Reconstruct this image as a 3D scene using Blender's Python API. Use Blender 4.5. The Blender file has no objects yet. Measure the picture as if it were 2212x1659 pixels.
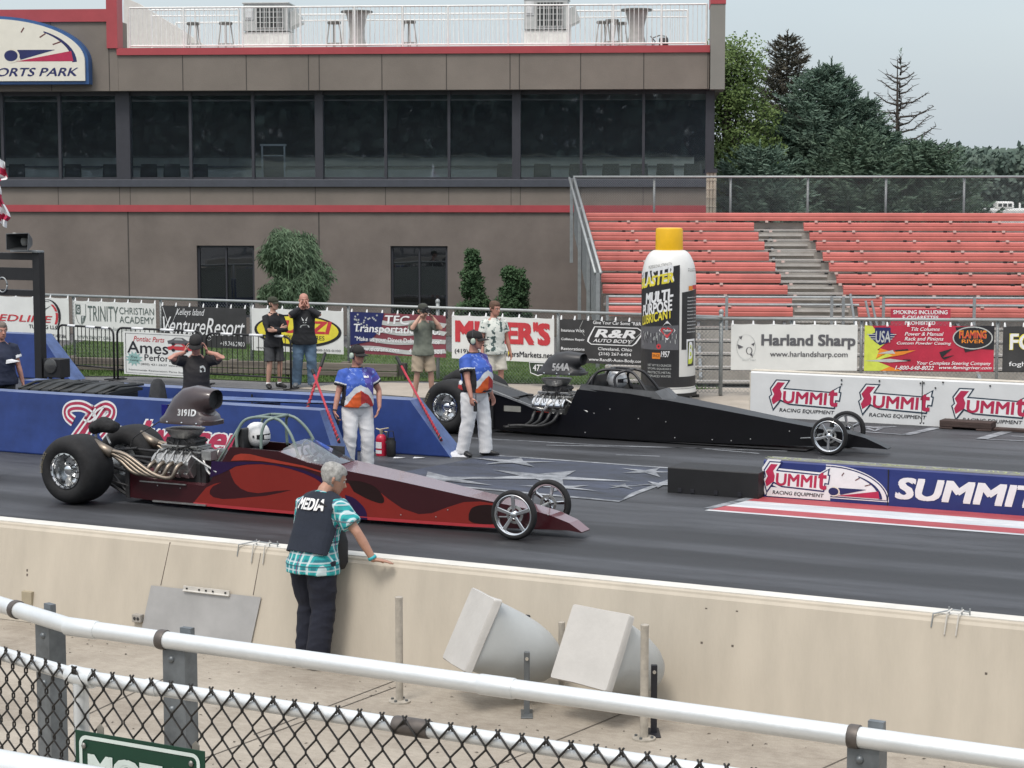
import bpy, bmesh, math, random
from math import sin, cos, pi, radians, sqrt, atan2
from mathutils import Vector, Matrix, noise
from mathutils.geometry import tessellate_polygon
from mathutils.bvhtree import BVHTree

random.seed(7)
scene = bpy.context.scene
COL = scene.collection

# ------------------------------------------------------------------ camera
FPX, CX, CY, HZ, EYE = 4300.0, 1106.0, 829.5, 395.0, 4.0     # picture measured on a 2212 x 1659 grid
PITCH = math.atan((CY - HZ) / FPX)
cam_d = bpy.data.cameras.new('camera')
cam_d.sensor_width = 36.0
cam_d.lens = 36.0 * FPX / 2212.0
cam_d.clip_start = 0.1
cam_d.clip_end = 3000.0
cam = bpy.data.objects.new('camera', cam_d)
COL.objects.link(cam)
cam.location = (0, 0, EYE)
cam.rotation_euler = (pi / 2 - PITCH, 0, 0)
scene.camera = cam

# ------------------------------------------------------------------ sky and sun (bright overcast)
SUN_EL, SUN_AZ = radians(58), radians(205)
w = bpy.data.worlds.new('World')
scene.world = w
w.use_nodes = True
nt = w.node_tree
for n in list(nt.nodes): nt.nodes.remove(n)
N = nt.nodes.new; L = nt.links.new
out = N('ShaderNodeOutputWorld'); addn = N('ShaderNodeAddShader')
sky = N('ShaderNodeTexSky'); sky.sky_type = 'NISHITA'; sky.sun_disc = False
sky.sun_elevation = SUN_EL; sky.sun_rotation = SUN_AZ; sky.dust_density = 4.0; sky.air_density = 1.2
b1 = N('ShaderNodeBackground'); b1.inputs[1].default_value = 0.05
L(sky.outputs[0], b1.inputs[0])
tc = N('ShaderNodeTexCoord'); sp = N('ShaderNodeSeparateXYZ'); L(tc.outputs['Generated'], sp.inputs[0])
rp = N('ShaderNodeValToRGB'); L(sp.outputs[2], rp.inputs[0])
rp.color_ramp.elements[0].position = 0.0; rp.color_ramp.elements[0].color = (0.50, 0.56, 0.60, 1)
rp.color_ramp.elements[1].position = 0.9; rp.color_ramp.elements[1].color = (1.0, 1.0, 1.0, 1)
e = rp.color_ramp.elements.new(0.12); e.color = (0.46, 0.52, 0.57, 1)
cn = N('ShaderNodeTexNoise'); cn.inputs['Scale'].default_value = 2.2; cn.inputs['Detail'].default_value = 4
mp = N('ShaderNodeMapping'); mp.inputs['Scale'].default_value = (1, 1, 3.5)
L(tc.outputs['Generated'], mp.inputs[0]); L(mp.outputs[0], cn.inputs['Vector'])
cr = N('ShaderNodeValToRGB'); L(cn.outputs[0], cr.inputs[0])
cr.color_ramp.elements[0].position = 0.3; cr.color_ramp.elements[0].color = (0.90, 0.92, 0.95, 1)
cr.color_ramp.elements[1].position = 0.7; cr.color_ramp.elements[1].color = (1.06, 1.05, 1.03, 1)
mx = N('ShaderNodeMixRGB'); mx.blend_type = 'MULTIPLY'; mx.inputs[0].default_value = 1.0
L(rp.outputs[0], mx.inputs[1]); L(cr.outputs[0], mx.inputs[2])
b2 = N('ShaderNodeBackground'); b2.inputs[1].default_value = 0.88
L(mx.outputs[0], b2.inputs[0])
L(b1.outputs[0], addn.inputs[0]); L(b2.outputs[0], addn.inputs[1]); L(addn.outputs[0], out.inputs[0])
sd = bpy.data.lights.new('sun', 'SUN'); sd.energy = 1.5; sd.angle = radians(17); sd.color = (1.0, 0.96, 0.9)
so = bpy.data.objects.new('sun', sd); COL.objects.link(so)
so.rotation_euler = (pi / 2 - SUN_EL, 0, pi - SUN_AZ)
scene.view_settings.view_transform = 'Standard'
scene.view_settings.look = 'None'
scene.view_settings.gamma = 1.0
scene.view_settings.exposure = 0.27
scene.cycles.max_bounces = 6
scene.cycles.transparent_max_bounces = 16
scene.cycles.use_denoising = True

# ------------------------------------------------------------------ picture -> place
_R = Vector((1, 0, 0)); _FW = Vector((0, cos(PITCH), -sin(PITCH))); _UP = Vector((0, sin(PITCH), cos(PITCH)))
_C = Vector((0, 0, EYE))
def ray(u, v): return _R * ((u - CX) / FPX) + _UP * ((CY - v) / FPX) + _FW
def G(u, v, z=0.0):
    d = ray(u, v); return _C + d * ((z - EYE) / d.z)
def PY(u, v, Y):
    d = ray(u, v); return _C + d * (Y / d.y)
def crop(x0, y0, s):
    """coordinates read off an enlarged crop -> the 2212 grid"""
    return lambda u, v: ((x0 + u / s) / 1.8228, (y0 + v / s) / 1.8228)

class Frame:
    """a local frame on the ground: x along, y away, z up"""
    def __init__(s, org, deg):
        s.o = Vector(org); s.deg = deg; a = radians(deg)
        s.f = Vector((cos(a), sin(a), 0)); s.l = Vector((-sin(a), cos(a), 0))
    def loc(s, u, v, y=0.0):
        d = ray(u, v); p0 = s.o + s.l * y
        P = _C + d * ((p0 - _C).dot(s.l) / d.dot(s.l)) - s.o
        return Vector((P.dot(s.f), P.dot(s.l), P.z))
    def loc_g(s, P):
        P = Vector(P) - s.o; return Vector((P.dot(s.f), P.dot(s.l), P.z))
    def world(s, x, y, z=0): return s.o + s.f * x + s.l * y + Vector((0, 0, z))

# ------------------------------------------------------------------ materials
_M = {}
def mat(name, col, rough=0.6, metal=0.0, var=0.12, vs=6.0, bump=0.0, bs=60.0, spec=0.5, col2=None, coat=0.0, stretch=None, detail=6):
    if name in _M: return _M[name]
    m = bpy.data.materials.new(name); m.use_nodes = True; _M[name] = m
    nt = m.node_tree; b = nt.nodes['Principled BSDF']; N = nt.nodes.new; L = nt.links.new
    b.inputs['Roughness'].default_value = rough; b.inputs['Metallic'].default_value = metal
    b.inputs['Specular IOR Level'].default_value = spec
    if coat: b.inputs['Coat Weight'].default_value = coat; b.inputs['Coat Roughness'].default_value = 0.06
    tc = N('ShaderNodeTexCoord'); src = tc.outputs['Object']
    if stretch:
        mp = N('ShaderNodeMapping'); mp.inputs['Scale'].default_value = stretch; L(src, mp.inputs[0]); src = mp.outputs[0]
    nz = N('ShaderNodeTexNoise'); nz.inputs['Scale'].default_value = vs; nz.inputs['Detail'].default_value = detail
    nz.inputs['Roughness'].default_value = 0.62
    L(src, nz.inputs['Vector'])
    r = N('ShaderNodeValToRGB'); L(nz.outputs[0], r.inputs[0])
    c2 = col2 or tuple(min(1, c * (1 + var)) for c in col); c1 = col if col2 else tuple(c * (1 - var) for c in col)
    r.color_ramp.elements[0].position = 0.32; r.color_ramp.elements[0].color = (*c1, 1)
    r.color_ramp.elements[1].position = 0.68; r.color_ramp.elements[1].color = (*c2, 1)
    L(r.outputs[0], b.inputs['Base Color'])
    if bump:
        n2 = N('ShaderNodeTexNoise'); n2.inputs['Scale'].default_value = bs; n2.inputs['Detail'].default_value = 4
        L(src, n2.inputs['Vector'])
        bp = N('ShaderNodeBump'); bp.inputs['Strength'].default_value = bump; bp.inputs['Distance'].default_value = 0.02
        L(n2.outputs[0], bp.inputs['Height']); L(bp.outputs[0], b.inputs['Normal'])
    return m

def glass(name, tint, gloss=0.12, rough=0.02, veil=0.016):
    if name in _M: return _M[name]
    m = bpy.data.materials.new(name); m.use_nodes = True; _M[name] = m
    nt = m.node_tree; N = nt.nodes.new; L = nt.links.new
    nt.nodes.remove(nt.nodes['Principled BSDF']); o = nt.nodes['Material Output']
    t = N('ShaderNodeBsdfTransparent'); t.inputs[0].default_value = (*tint, 1)
    g = N('ShaderNodeBsdfGlossy'); g.inputs['Roughness'].default_value = rough; g.inputs[0].default_value = (0.9, 0.95, 1, 1)
    nz = N('ShaderNodeTexNoise'); nz.inputs['Scale'].default_value = 1.5
    bp = N('ShaderNodeBump'); bp.inputs['Strength'].default_value = 0.05; bp.inputs['Distance'].default_value = 0.05
    L(nz.outputs[0], bp.inputs['Height']); L(bp.outputs[0], g.inputs['Normal'])
    f = N('ShaderNodeFresnel'); f.inputs[0].default_value = 1.5
    a = N('ShaderNodeMath'); a.operation = 'ADD'; a.inputs[1].default_value = gloss - 0.04; L(f.outputs[0], a.inputs[0])
    x = N('ShaderNodeMixShader'); L(a.outputs[0], x.inputs[0]); L(t.outputs[0], x.inputs[1]); L(g.outputs[0], x.inputs[2])
    df = N('ShaderNodeBsdfDiffuse'); df.inputs[0].default_value = (0.5, 0.55, 0.62, 1); x2 = N('ShaderNodeMixShader'); x2.inputs[0].default_value = veil  # pale veil mixed in to brighten the panes, in place of light on them
    L(x.outputs[0], x2.inputs[1]); L(df.outputs[0], x2.inputs[2]); L(x2.outputs[0], o.inputs[0])
    return m

# ------------------------------------------------------------------ mesh building
class MB:
    def __init__(s): s.v = []; s.f = []; s.m = []
    def add(s, vs, fs, mi=0):
        o = len(s.v); s.v += [Vector(p) for p in vs]
        for f in fs: s.f.append([i + o for i in f]); s.m.append(mi)
        return s
    def quad(s, a, b, c, d, mi=0): return s.add([a, b, c, d], [(0, 1, 2, 3)], mi)
    def box(s, x0, x1, y0, y1, z0, z1, mi=0, M=None):
        vs = [Vector(p) for p in ((x0,y0,z0),(x1,y0,z0),(x1,y1,z0),(x0,y1,z0),(x0,y0,z1),(x1,y0,z1),(x1,y1,z1),(x0,y1,z1))]
        if M: vs = [M @ p for p in vs]
        return s.add(vs, [(0,3,2,1),(4,5,6,7),(0,1,5,4),(1,2,6,5),(2,3,7,6),(3,0,4,7)], mi)
    def bar(s, a, b, wx, wz, mi=0):
        """rectangular bar from a to b"""
        a = Vector(a); b = Vector(b); t = (b - a).normalized()
        sd = t.cross(Vector((0, 0, 1)))
        if sd.length < 1e-3: sd = Vector((1, 0, 0))
        sd.normalize(); u = sd.cross(t)
        vs = []
        for p in (a, b):
            for i, j in ((-1,-1),(1,-1),(1,1),(-1,1)): vs.append(p + sd * (i * wx / 2) + u * (j * wz / 2))
        return s.add(vs, [(0,3,2,1),(4,5,6,7),(0,1,5,4),(1,2,6,5),(2,3,7,6),(3,0,4,7)], mi)
    def tube(s, pts, r, n=8, mi=0, caps=True, side=None, round_end=False, sq=2.0):
        """tube along pts; r scalar, list of scalars or of (r_side, r_other) pairs"""
        P = [Vector(p) for p in pts]; k = len(P)
        R = r if isinstance(r, (list, tuple)) else [r] * k
        R = [(q, q) if not isinstance(q, (list, tuple)) else q for q in R]
        if round_end:
            t0 = (P[0] - P[1]).normalized(); t1 = (P[-1] - P[-2]).normalized()
            r0 = min(R[0]); r1 = min(R[-1])
            P = [P[0] + t0 * r0 * .95, P[0] + t0 * r0 * .6] + P + [P[-1] + t1 * r1 * .6, P[-1] + t1 * r1 * .95]
            R = [(R[0][0]*.3, R[0][1]*.3), (R[0][0]*.8, R[0][1]*.8)] + list(R) + [(R[-1][0]*.8, R[-1][1]*.8), (R[-1][0]*.3, R[-1][1]*.3)]
            k = len(P)
        vs = []; prev = None
        for i in range(k):
            t = (P[min(i + 1, k - 1)] - P[max(i - 1, 0)])
            t = t.normalized() if t.length > 1e-9 else Vector((0, 0, 1))
            if side is not None:
                a = Vector(side); a = a - t * a.dot(t)
            elif prev is not None:
                a = prev - t * prev.dot(t)
            else:
                a = t.cross(Vector((0, 0, 1)))
                if a.length < 1e-3: a = t.cross(Vector((0, 1, 0)))
            if a.length < 1e-6: a = t.orthogonal()
            a.normalize(); prev = a; b = t.cross(a)
            for j in range(n):
                q = 2 * pi * j / n; c, d = cos(q), sin(q)
                if sq != 2.0:
                    c = math.copysign(abs(c) ** (2 / sq), c); d = math.copysign(abs(d) ** (2 / sq), d)
                vs.append(P[i] + a * (R[i][0] * c) + b * (R[i][1] * d))
        fs = []
        for i in range(k - 1):
            for j in range(n):
                j2 = (j + 1) % n; fs.append((i*n+j, i*n+j2, (i+1)*n+j2, (i+1)*n+j))
        if caps: fs.append(tuple(range(n - 1, -1, -1))); fs.append(tuple((k-1)*n + j for j in range(n)))
        return s.add(vs, fs, mi)
    def lathe(s, prof, n=24, c=(0, 0, 0), axis='z', mi=0, caps=True, arc=None):
        c = Vector(c); vs = []; fs = []; k = len(prof)
        for r, h in prof:
            for j in range(n):
                q = 2 * pi * j / n; a, b = r * cos(q), r * sin(q)
                vs.append(c + (Vector((a, b, h)) if axis == 'z' else Vector((a, h, -b)) if axis == 'y' else Vector((h, a, b))))
        for i in range(k - 1):
            for j in range(n):
                j2 = (j + 1) % n; fs.append((i*n+j, i*n+j2, (i+1)*n+j2, (i+1)*n+j))
        if caps: fs.append(tuple(range(n - 1, -1, -1))); fs.append(tuple((k-1)*n + j for j in range(n)))
        return s.add(vs, fs, mi)
    def ball(s, c, r, n=10, mi=0):
        rx, ry, rz = r if isinstance(r, (list, tuple)) else (r, r, r); c = Vector(c); vs = []; fs = []; k = max(5, n // 2 + 1)
        for i in range(k):
            a = pi * (i + .001) / (k - 1 + .002)
            for j in range(n):
                q = 2 * pi * j / n; vs.append(c + Vector((rx * sin(a) * cos(q), ry * sin(a) * sin(q), -rz * cos(a))))
        for i in range(k - 1):
            for j in range(n):
                j2 = (j + 1) % n; fs.append((i*n+j, i*n+j2, (i+1)*n+j2, (i+1)*n+j))
        fs.append(tuple(range(n - 1, -1, -1))); fs.append(tuple((k-1)*n + j for j in range(n)))
        return s.add(vs, fs, mi)
    def prism(s, poly, fn, d0, d1, mi=0):
        """2-D outline extruded between depths d0, d1: fn(a, b, d) -> point"""
        n = len(poly)
        A = [fn(a, b, d0) for a, b in poly]; B = [fn(a, b, d1) for a, b in poly]
        tri = tessellate_polygon([[Vector((a, b, 0)) for a, b in poly]])
        s.add(A + B, [tuple(t) for t in tri] + [tuple(n + i for i in reversed(t)) for t in tri] + [(i, (i+1) % n, n + (i+1) % n, n + i) for i in range(n)], mi)
        return s
    def poly(s, pts2, fn, mi=0):
        tri = tessellate_polygon([[Vector((a, b, 0)) for a, b in pts2]])
        return s.add([fn(a, b) for a, b in pts2], [tuple(t) for t in tri], mi)
    def stroke(s, pts2, wd, fn, mi=0, closed=False):
        """flat ribbon along a 2-D path"""
        n = len(pts2); Lf = []; Rt = []
        for i in range(n):
            a = pts2[(i-1) % n] if closed else pts2[max(i-1, 0)]; b = pts2[(i+1) % n] if closed else pts2[min(i+1, n-1)]
            dx, dy = b[0]-a[0], b[1]-a[1]; q = sqrt(dx*dx+dy*dy) or 1
            w_ = (wd[i] if isinstance(wd, (list, tuple)) else wd) / 2
            Lf.append((pts2[i][0]-dy/q*w_, pts2[i][1]+dx/q*w_)); Rt.append((pts2[i][0]+dy/q*w_, pts2[i][1]-dx/q*w_))
        vs = [fn(*p) for p in Lf] + [fn(*p) for p in Rt]
        fs = [(i, (i+1) % n, n+(i+1) % n, n+i) for i in range(n if closed else n-1)]
        return s.add(vs, fs, mi)
    def text(s, string, x0, z0, x1, z1, fn, mi=0, bold=0.0, shear=0.0, rot=0.0):
        V, Fc, wd, hg = text_shape(string, shear)
        cx, cz = (x0+x1)/2, (z0+z1)/2; cr_, sr = cos(rot), sin(rot)
        ex, ez = .75*bold*(x1-x0)/wd, .55*bold*(z1-z0)/hg
        sx, sz = (x1-x0)-2*ex, (z1-z0)-2*ez
        e = 1e-3; p0 = fn(cx, cz); nn = (fn(cx+e, cz)-p0).cross(fn(cx, cz+e)-p0); nn = nn.normalized() if nn.length else Vector((0,-1,0))
        sh = [(0, 0)] if bold < .004 else [(-1,-1),(1,-1),(1,1),(-1,1),(0,0)] if bold > .03 else [(-1,-1),(1,1)]
        for k, (ox, oz) in enumerate(sh):
            pts = []
            for a, b in V:
                px, pz = (a-.5)*sx + ox*ex, (b-.5)*sz + oz*ez
                pts.append(fn(cx + px*cr_ - pz*sr, cz + px*sr + pz*cr_) + nn*(.00025*k))
            s.add(pts, Fc, mi)
        return s
    def mesh(s, name):
        me = bpy.data.meshes.new(name)
        me.from_pydata([tuple(p) for p in s.v], [], s.f)
        return me
    def build(s, name, mats, parent=None, smooth=False, bevel=0.0, loc=None, seg=2, fix=True):
        me = s.mesh(name)
        if not isinstance(mats, (list, tuple)): mats = [mats]
        for m in mats: me.materials.append(m)
        if len(mats) > 1: me.polygons.foreach_set('material_index', s.m)
        if fix:
            bm = bmesh.new(); bm.from_mesh(me); bmesh.ops.recalc_face_normals(bm, faces=bm.faces); bm.to_mesh(me); bm.free()
        me.update()
        return link(name, me, parent, smooth, bevel, loc, seg)

def link(name, me, parent=None, smooth=False, bevel=0.0, loc=None, seg=2):
    o = bpy.data.objects.new(name, me); COL.objects.link(o)
    if parent is not None: o.parent = parent
    if loc is not None: o.location = loc
    if smooth is True: me.polygons.foreach_set('use_smooth', [True] * len(me.polygons))
    elif smooth:
        me.polygons.foreach_set('use_smooth', [True] * len(me.polygons)); me.set_sharp_from_angle(angle=radians(smooth))
    if bevel:
        b = o.modifiers.new('bevel', 'BEVEL'); b.width = bevel; b.segments = seg; b.limit_method = 'ANGLE'; b.angle_limit = radians(35)
    return o

_T = {}
def text_shape(string, shear):
    key = (string, shear)
    if key in _T: return _T[key]
    cu = bpy.data.curves.new('t', 'FONT'); cu.body = string; cu.shear = shear; cu.resolution_u = 3
    ob = bpy.data.objects.new('t', cu); me = bpy.data.meshes.new_from_object(ob)
    V = [(p.co.x, p.co.y) for p in me.vertices]; Fc = [tuple(p.vertices) for p in me.polygons]
    bpy.data.objects.remove(ob); bpy.data.curves.remove(cu); bpy.data.meshes.remove(me)
    ax, bx = min(p[0] for p in V), max(p[0] for p in V); ay, by = min(p[1] for p in V), max(p[1] for p in V)
    V = [((x-ax)/(bx-ax), (y-ay)/(by-ay)) for x, y in V]
    _T[key] = (V, Fc, bx-ax, by-ay); return _T[key]

# ------------------------------------------------------------------ things
def tag(o, label=None, cat=None, group=None, kind=None):
    if label: o['label'] = label
    if cat: o['category'] = cat
    if group: o['group'] = group
    if kind: o['kind'] = kind
    return o
def thing(name, label, cat, loc=(0, 0, 0), deg=0.0, group=None):
    o = bpy.data.objects.new(name, None); COL.objects.link(o)
    o.empty_display_size = 0.2; o.location = loc; o.rotation_euler = (0, 0, radians(deg))
    return tag(o, label, cat, group)
def copy_thing(r, loc, deg=None, label=None):
    c = r.copy(); COL.objects.link(c); c.location = loc
    if deg is not None: c.rotation_euler = (0, 0, radians(deg))
    if label: c['label'] = label
    for ch in list(r.children):
        k = ch.copy(); COL.objects.link(k); k.parent = c
        for g in list(ch.children):
            q = g.copy(); COL.objects.link(q); q.parent = k
    return c
def bvh_of(o):
    me = o.data
    return BVHTree.FromPolygons([p.co for p in me.vertices], [tuple(p.vertices) for p in me.polygons])
def wrap(mb, bvh, d, off, start=2.0):
    """lay flat lettering onto a curved surface, along direction d"""
    d = Vector(d).normalized()
    for i, p in enumerate(mb.v):
        h = bvh.ray_cast(p - d * start, d)
        if h[0] is not None: mb.v[i] = h[0] - d * off
    return mb

TRACK = -26.6      # heading of the strip
BLDG = -4.4        # heading of tower and bleachers

# ================================================================== ground, strip, paint
def flat(name, pts, z, m, base=None, deg=0.0, sub=None):
    """a ground sheet through the world points, its own axes turned by deg"""
    base = Vector(base or (0, 0, 0)); fr = Frame((base.x, base.y, 0), deg)
    P = [fr.loc_g((p[0], p[1], 0)) for p in pts]
    mb = MB(); mb.poly([(p.x, p.y) for p in P], lambda a, b: Vector((a, b, 0)))
    o = mb.build(name, m); o.location = (base.x, base.y, z); o.rotation_euler = (0, 0, radians(deg))
    return tag(o, kind='structure')

def asphalt(name, dark, light, stretch, rough=(0.35, 0.6), lanes=()):
    m = bpy.data.materials.new(name); m.use_nodes = True
    nt = m.node_tree; b = nt.nodes['Principled BSDF']; N = nt.nodes.new; L = nt.links.new
    tc = N('ShaderNodeTexCoord')
    def noi(scale, st, det=6, rg=.6):
        mp = N('ShaderNodeMapping'); mp.inputs['Scale'].default_value = st; L(tc.outputs['Object'], mp.inputs[0])
        n = N('ShaderNodeTexNoise'); n.inputs['Scale'].default_value = scale; n.inputs['Detail'].default_value = det; n.inputs['Roughness'].default_value = rg
        L(mp.outputs[0], n.inputs['Vector']); return n.outputs[0]
    a = noi(1.0, stretch); c = noi(1.0, (stretch[0]*5, stretch[1]*3.5, 1), 8, .7); g = noi(90, (1, 1, 1), 3, .7)
    def mth(op, x, y):
        n = N('ShaderNodeMath'); n.operation = op
        for i, q in enumerate((x, y)):
            if isinstance(q, float): n.inputs[i].default_value = q
            else: L(q, n.inputs[i])
        return n.outputs[0]
    h2 = noi(7, (stretch[0]*2.2, stretch[1]*4, 1), 8, .75)
    s = mth('ADD', mth('MULTIPLY', a, 0.36), mth('ADD', mth('MULTIPLY', c, 0.22), mth('ADD', mth('MULTIPLY', h2, .24), mth('MULTIPLY', g, 0.18))))
    r = N('ShaderNodeValToRGB'); L(s, r.inputs[0])
    r.color_ramp.elements[0].position = 0.42; r.color_ramp.elements[0].color = (*dark, 1)
    r.color_ramp.elements[1].position = 0.60; r.color_ramp.elements[1].color = (*light, 1)
    colr = r.outputs[0]
    if lanes:                                           # rubber laid down in the wheel tracks
        sy = N('ShaderNodeSeparateXYZ'); L(tc.outputs['Object'], sy.inputs[0]); tot = None
        wob = mth('MULTIPLY', mth('SUBTRACT', a, .5), .9)
        for c_, hw, am in lanes:
            q = N('ShaderNodeMapRange'); q.interpolation_type = 'SMOOTHSTEP'; q.inputs[1].default_value = hw * .45; q.inputs[2].default_value = hw * 1.4; q.inputs[3].default_value = am; q.inputs[4].default_value = 0.0
            L(mth('ABSOLUTE', mth('ADD', mth('SUBTRACT', sy.outputs[1], float(c_)), wob), 0.0), q.inputs[0]); tot = q.outputs[0] if tot is None else mth('MAXIMUM', tot, q.outputs[0])
        mm = N('ShaderNodeMixRGB'); L(tot, mm.inputs[0]); L(colr, mm.inputs[1]); mm.inputs[2].default_value = (0.010, 0.010, 0.011, 1); colr = mm.outputs[0]
    L(colr, b.inputs['Base Color'])
    rr = N('ShaderNodeMapRange'); rr.inputs[1].default_value = .3; rr.inputs[2].default_value = .7
    rr.inputs[3].default_value = rough[0]; rr.inputs[4].default_value = rough[1]; L(s, rr.inputs[0]); L(rr.outputs[0], b.inputs['Roughness'])
    bp = N('ShaderNodeBump'); bp.inputs['Strength'].default_value = .35; bp.inputs['Distance'].default_value = .01
    L(mth('ADD', g, c), bp.inputs['Height']); L(bp.outputs[0], b.inputs['Normal'])
    return m

TF = Frame((0, 22, 0), TRACK)                       # strip frame: x down the strip, y across it, away from the stand
wall_n = TF.loc_g(G(1100, 1475)).y                  # near edge
m_track = asphalt('rubbered_asphalt', (0.012, 0.012, 0.0135), (0.088, 0.093, 0.105), (0.13, 1.3, 1), (0.46, 0.72), [(TF.loc_g(G(150, 1092)).y + .8 + o, .38, .72) for o in (-.6, .6)] + [(TF.loc_g(G(968, 938)).y + .8 + o, .38, .6) for o in (-.6, .6)] + [(TF.loc_g(G(1108, 1168)).y - 1.4, .25, .45)])
m_lot = asphalt('old_asphalt', (0.10, 0.10, 0.105), (0.17, 0.17, 0.172), (0.5, 0.5, 1), (0.7, 0.9))
m_conc = asphalt('walkway_concrete', (0.235, 0.20, 0.16), (0.43, 0.385, 0.32), (0.6, 0.8, 1), (0.8, 0.95))
m_apron = asphalt('apron_concrete', (0.30, 0.265, 0.22), (0.44, 0.39, 0.33), (0.5, 0.7, 1), (0.8, 0.95))
m_soil = mat('turf_soil', (0.045, 0.075, 0.02), 0.95, var=.3, vs=3, col2=(0.085, 0.125, 0.035))

def T(s, n): return TF.world(s, n)
nW = TF.loc_g(G(900, 1450)).y
flat('ground', [(-300, -60), (400, -60), (400, 900), (-300, 900)], -0.016, m_lot)
flat('walkway', [T(-60, nW - 16), T(60, nW - 16), T(60, nW), T(-60, nW)], 0.0, m_conc, (0, 12), TRACK)
nB = TF.loc_g(G(1992, 919)).y
flat('track', [T(-60, nW + .002), T(90, nW + .002), T(90, nB), T(-60, nB)], 0.0, m_track, (0, 22), TRACK)
# tan concrete round the giant can and behind the starting island
ap = [G(560, 868), G(560, 846), G(660, 842), G(760, 829), G(1010, 834), G(1150, 842), G(1640, 852), G(2400, 852), G(2400, 905), G(1640, 905)]
apn = [TF.loc_g(p) for p in ap]
flat('concrete_apron', [T(-7.5, nB + .004), T(40, nB + .004)] + [G(2400, 838), G(1640, 838), G(1190, 829), G(1010, 828), G(760, 825), G(640, 838)], -0.006, m_apron, (0, 36), TRACK)
FL = Frame((0.766, 38.996, 0), -27.5)               # left run of the fence
FRt = Frame((3.55, 37.40, 0), BLDG)                 # right run
gl = [G(-60, 812), G(300, 812), G(640, 826), G(870, 822), G(1010, 825), G(1190, 829), G(1560, 839)]
grass_far = [FRt.world(0, 1.2), FL.world(-2, 6.5), FL.world(-16, 5.5)]
flat('lawn', gl + grass_far, -0.002, m_soil)

# paint on the strip: starting pad, stars, lane lines, red white and blue wedge
m_pad = asphalt('worn_blue_paint', (0.020, 0.023, 0.030), (0.062, 0.074, 0.115), (0.7, 1.6, 1), (0.5, 0.75))
m_wht = asphalt('worn_white_paint', (0.035, 0.04, 0.05), (0.46, 0.48, 0.51), (1.2, 2.6, 1), (0.5, 0.7))
m_redp = asphalt('worn_red_paint', (0.30, 0.04, 0.045), (0.46, 0.09, 0.11), (0.4, 2.4, 1), (0.5, 0.7))
m_whtc = asphalt('stripe_white_paint', (0.36, 0.40, 0.44), (0.74, 0.74, 0.74), (0.3, 2.4, 1), (0.5, 0.7))
Z1, Z2 = 0.004, 0.008
pad = [(860, 1022), (1058, 984), (1448, 1012), (1500, 1022), (1371, 1067), (1339, 1084), (988, 1052), (850, 1037)]
flat('starting_pad_paint', [G(*p) for p in pad], Z1, m_pad, (0, 22), TRACK)
def strip_line(name, pts, wd, z=Z2, m=m_wht):
    P = [TF.loc_g(G(u, v)) for u, v in pts]; mb = MB()
    mb.stroke([(p.x, p.y) for p in P], wd, lambda a, b: Vector((a, b, 0)))
    o = mb.build(name, m); o.location = (TF.o.x, TF.o.y, z); o.rotation_euler = (0, 0, radians(TRACK))
    return tag(o, kind='structure')
strip_line('pad_outline_marking', [(1058, 984), (1448, 1012)], .09)
strip_line('pad_outline_marking', [(860, 1038), (988, 1052), (1339, 1084), (1371, 1067), (1470, 1030)], .10)
def star(u, v, R, rot, sx=1.0, arms=5, inner=.30):
    c = TF.loc_g(G(u, v)); rr = random.Random(int(u * 7)); pts = []
    for i in range(arms * 2):
        a = rot + pi * i / arms; q = (R if i % 2 == 0 else R * inner) * rr.uniform(.8, 1.15)
        pts.append((c.x + q * cos(a) * sx, c.y + q * sin(a)))
    mb = MB(); mb.poly(pts, lambda a, b: Vector((a, b, 0)))
    o = mb.build('star_marking', m_wht); o.location = (TF.o.x, TF.o.y, Z2 + .004 + .0005 * (u % 7)); o.rotation_euler = (0, 0, radians(TRACK)); tag(o, kind='structure')
for u, v, R, a, sx in ((1112, 999, .52, .5, 1.3), (1176, 1032, .80, .2, 1.5), (955, 1036, .66, .9, 1.5), (1215, 1054, .42, 1.0, 1.4), (1400, 1020, .46, .3, 1.2), (1345, 1052, .26, .6, 1.0), (1425, 1048, .3, 0, 1.0)): star(u, v, R, a, sx)
# wedge beside the centre wall
CWF = Frame(G(1648, 1073), TRACK)
c0 = crop(2500, 1650, 1.4439)
wn = CWF.loc_g(G(*c0(2212, 663))).y                 # outer line, across
tip = CWF.loc_g(G(*c0(410, 515))).x
def wedge(name, f0, f1, m, z):
    y0, y1 = wn * f0, wn * f1
    x0, x1 = tip * f0 , tip * f1
    P = [CWF.world(x0, y0), CWF.world(40, y0), CWF.world(40, y1), CWF.world(x1, y1)]
    flat(name, P, z, m, (0, 22), TRACK)
wedge('red_stripe_marking', .01, .30, m_redp, Z1); wedge('white_stripe_marking', .30, .68, m_whtc, Z1); wedge('red_stripe_marking', .68, .93, m_redp, Z1); wedge('white_line_marking', .93, 1.0, m_whtc, Z1)
strip_line('wedge_outline_marking', [c0(415, 512), c0(715, 437)], .12)
c1 = crop(3300, 1400, 3.0164)
for pts, wd in (([(250, 905), (800, 946)], .07), ([(800, 946), (1165, 862)], .16), ([(300, 845), (430, 858), (690, 850)], .12), ([(330, 862), (440, 900), (500, 866)], .10), ([(2060, 893), (1690, 997)], .18), ([(1690, 997), (2208, 1018), (2600, 1034)], .07), ([(2060, 960), (2208, 968)], .06), ([(2070, 910), (2300, 916)], .07)):
    strip_line('lane_marking', [c1(*p) for p in pts], wd)
# thin bright seams that run down the far lane
for pts in ([(1010, 946), (1300, 962), (1700, 975)], [(1180, 962), (1500, 968), (1640, 980)], [(1330, 983), (1425, 986)]):
    strip_line('seam_marking', pts, .05, Z1, m_wht)
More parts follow.
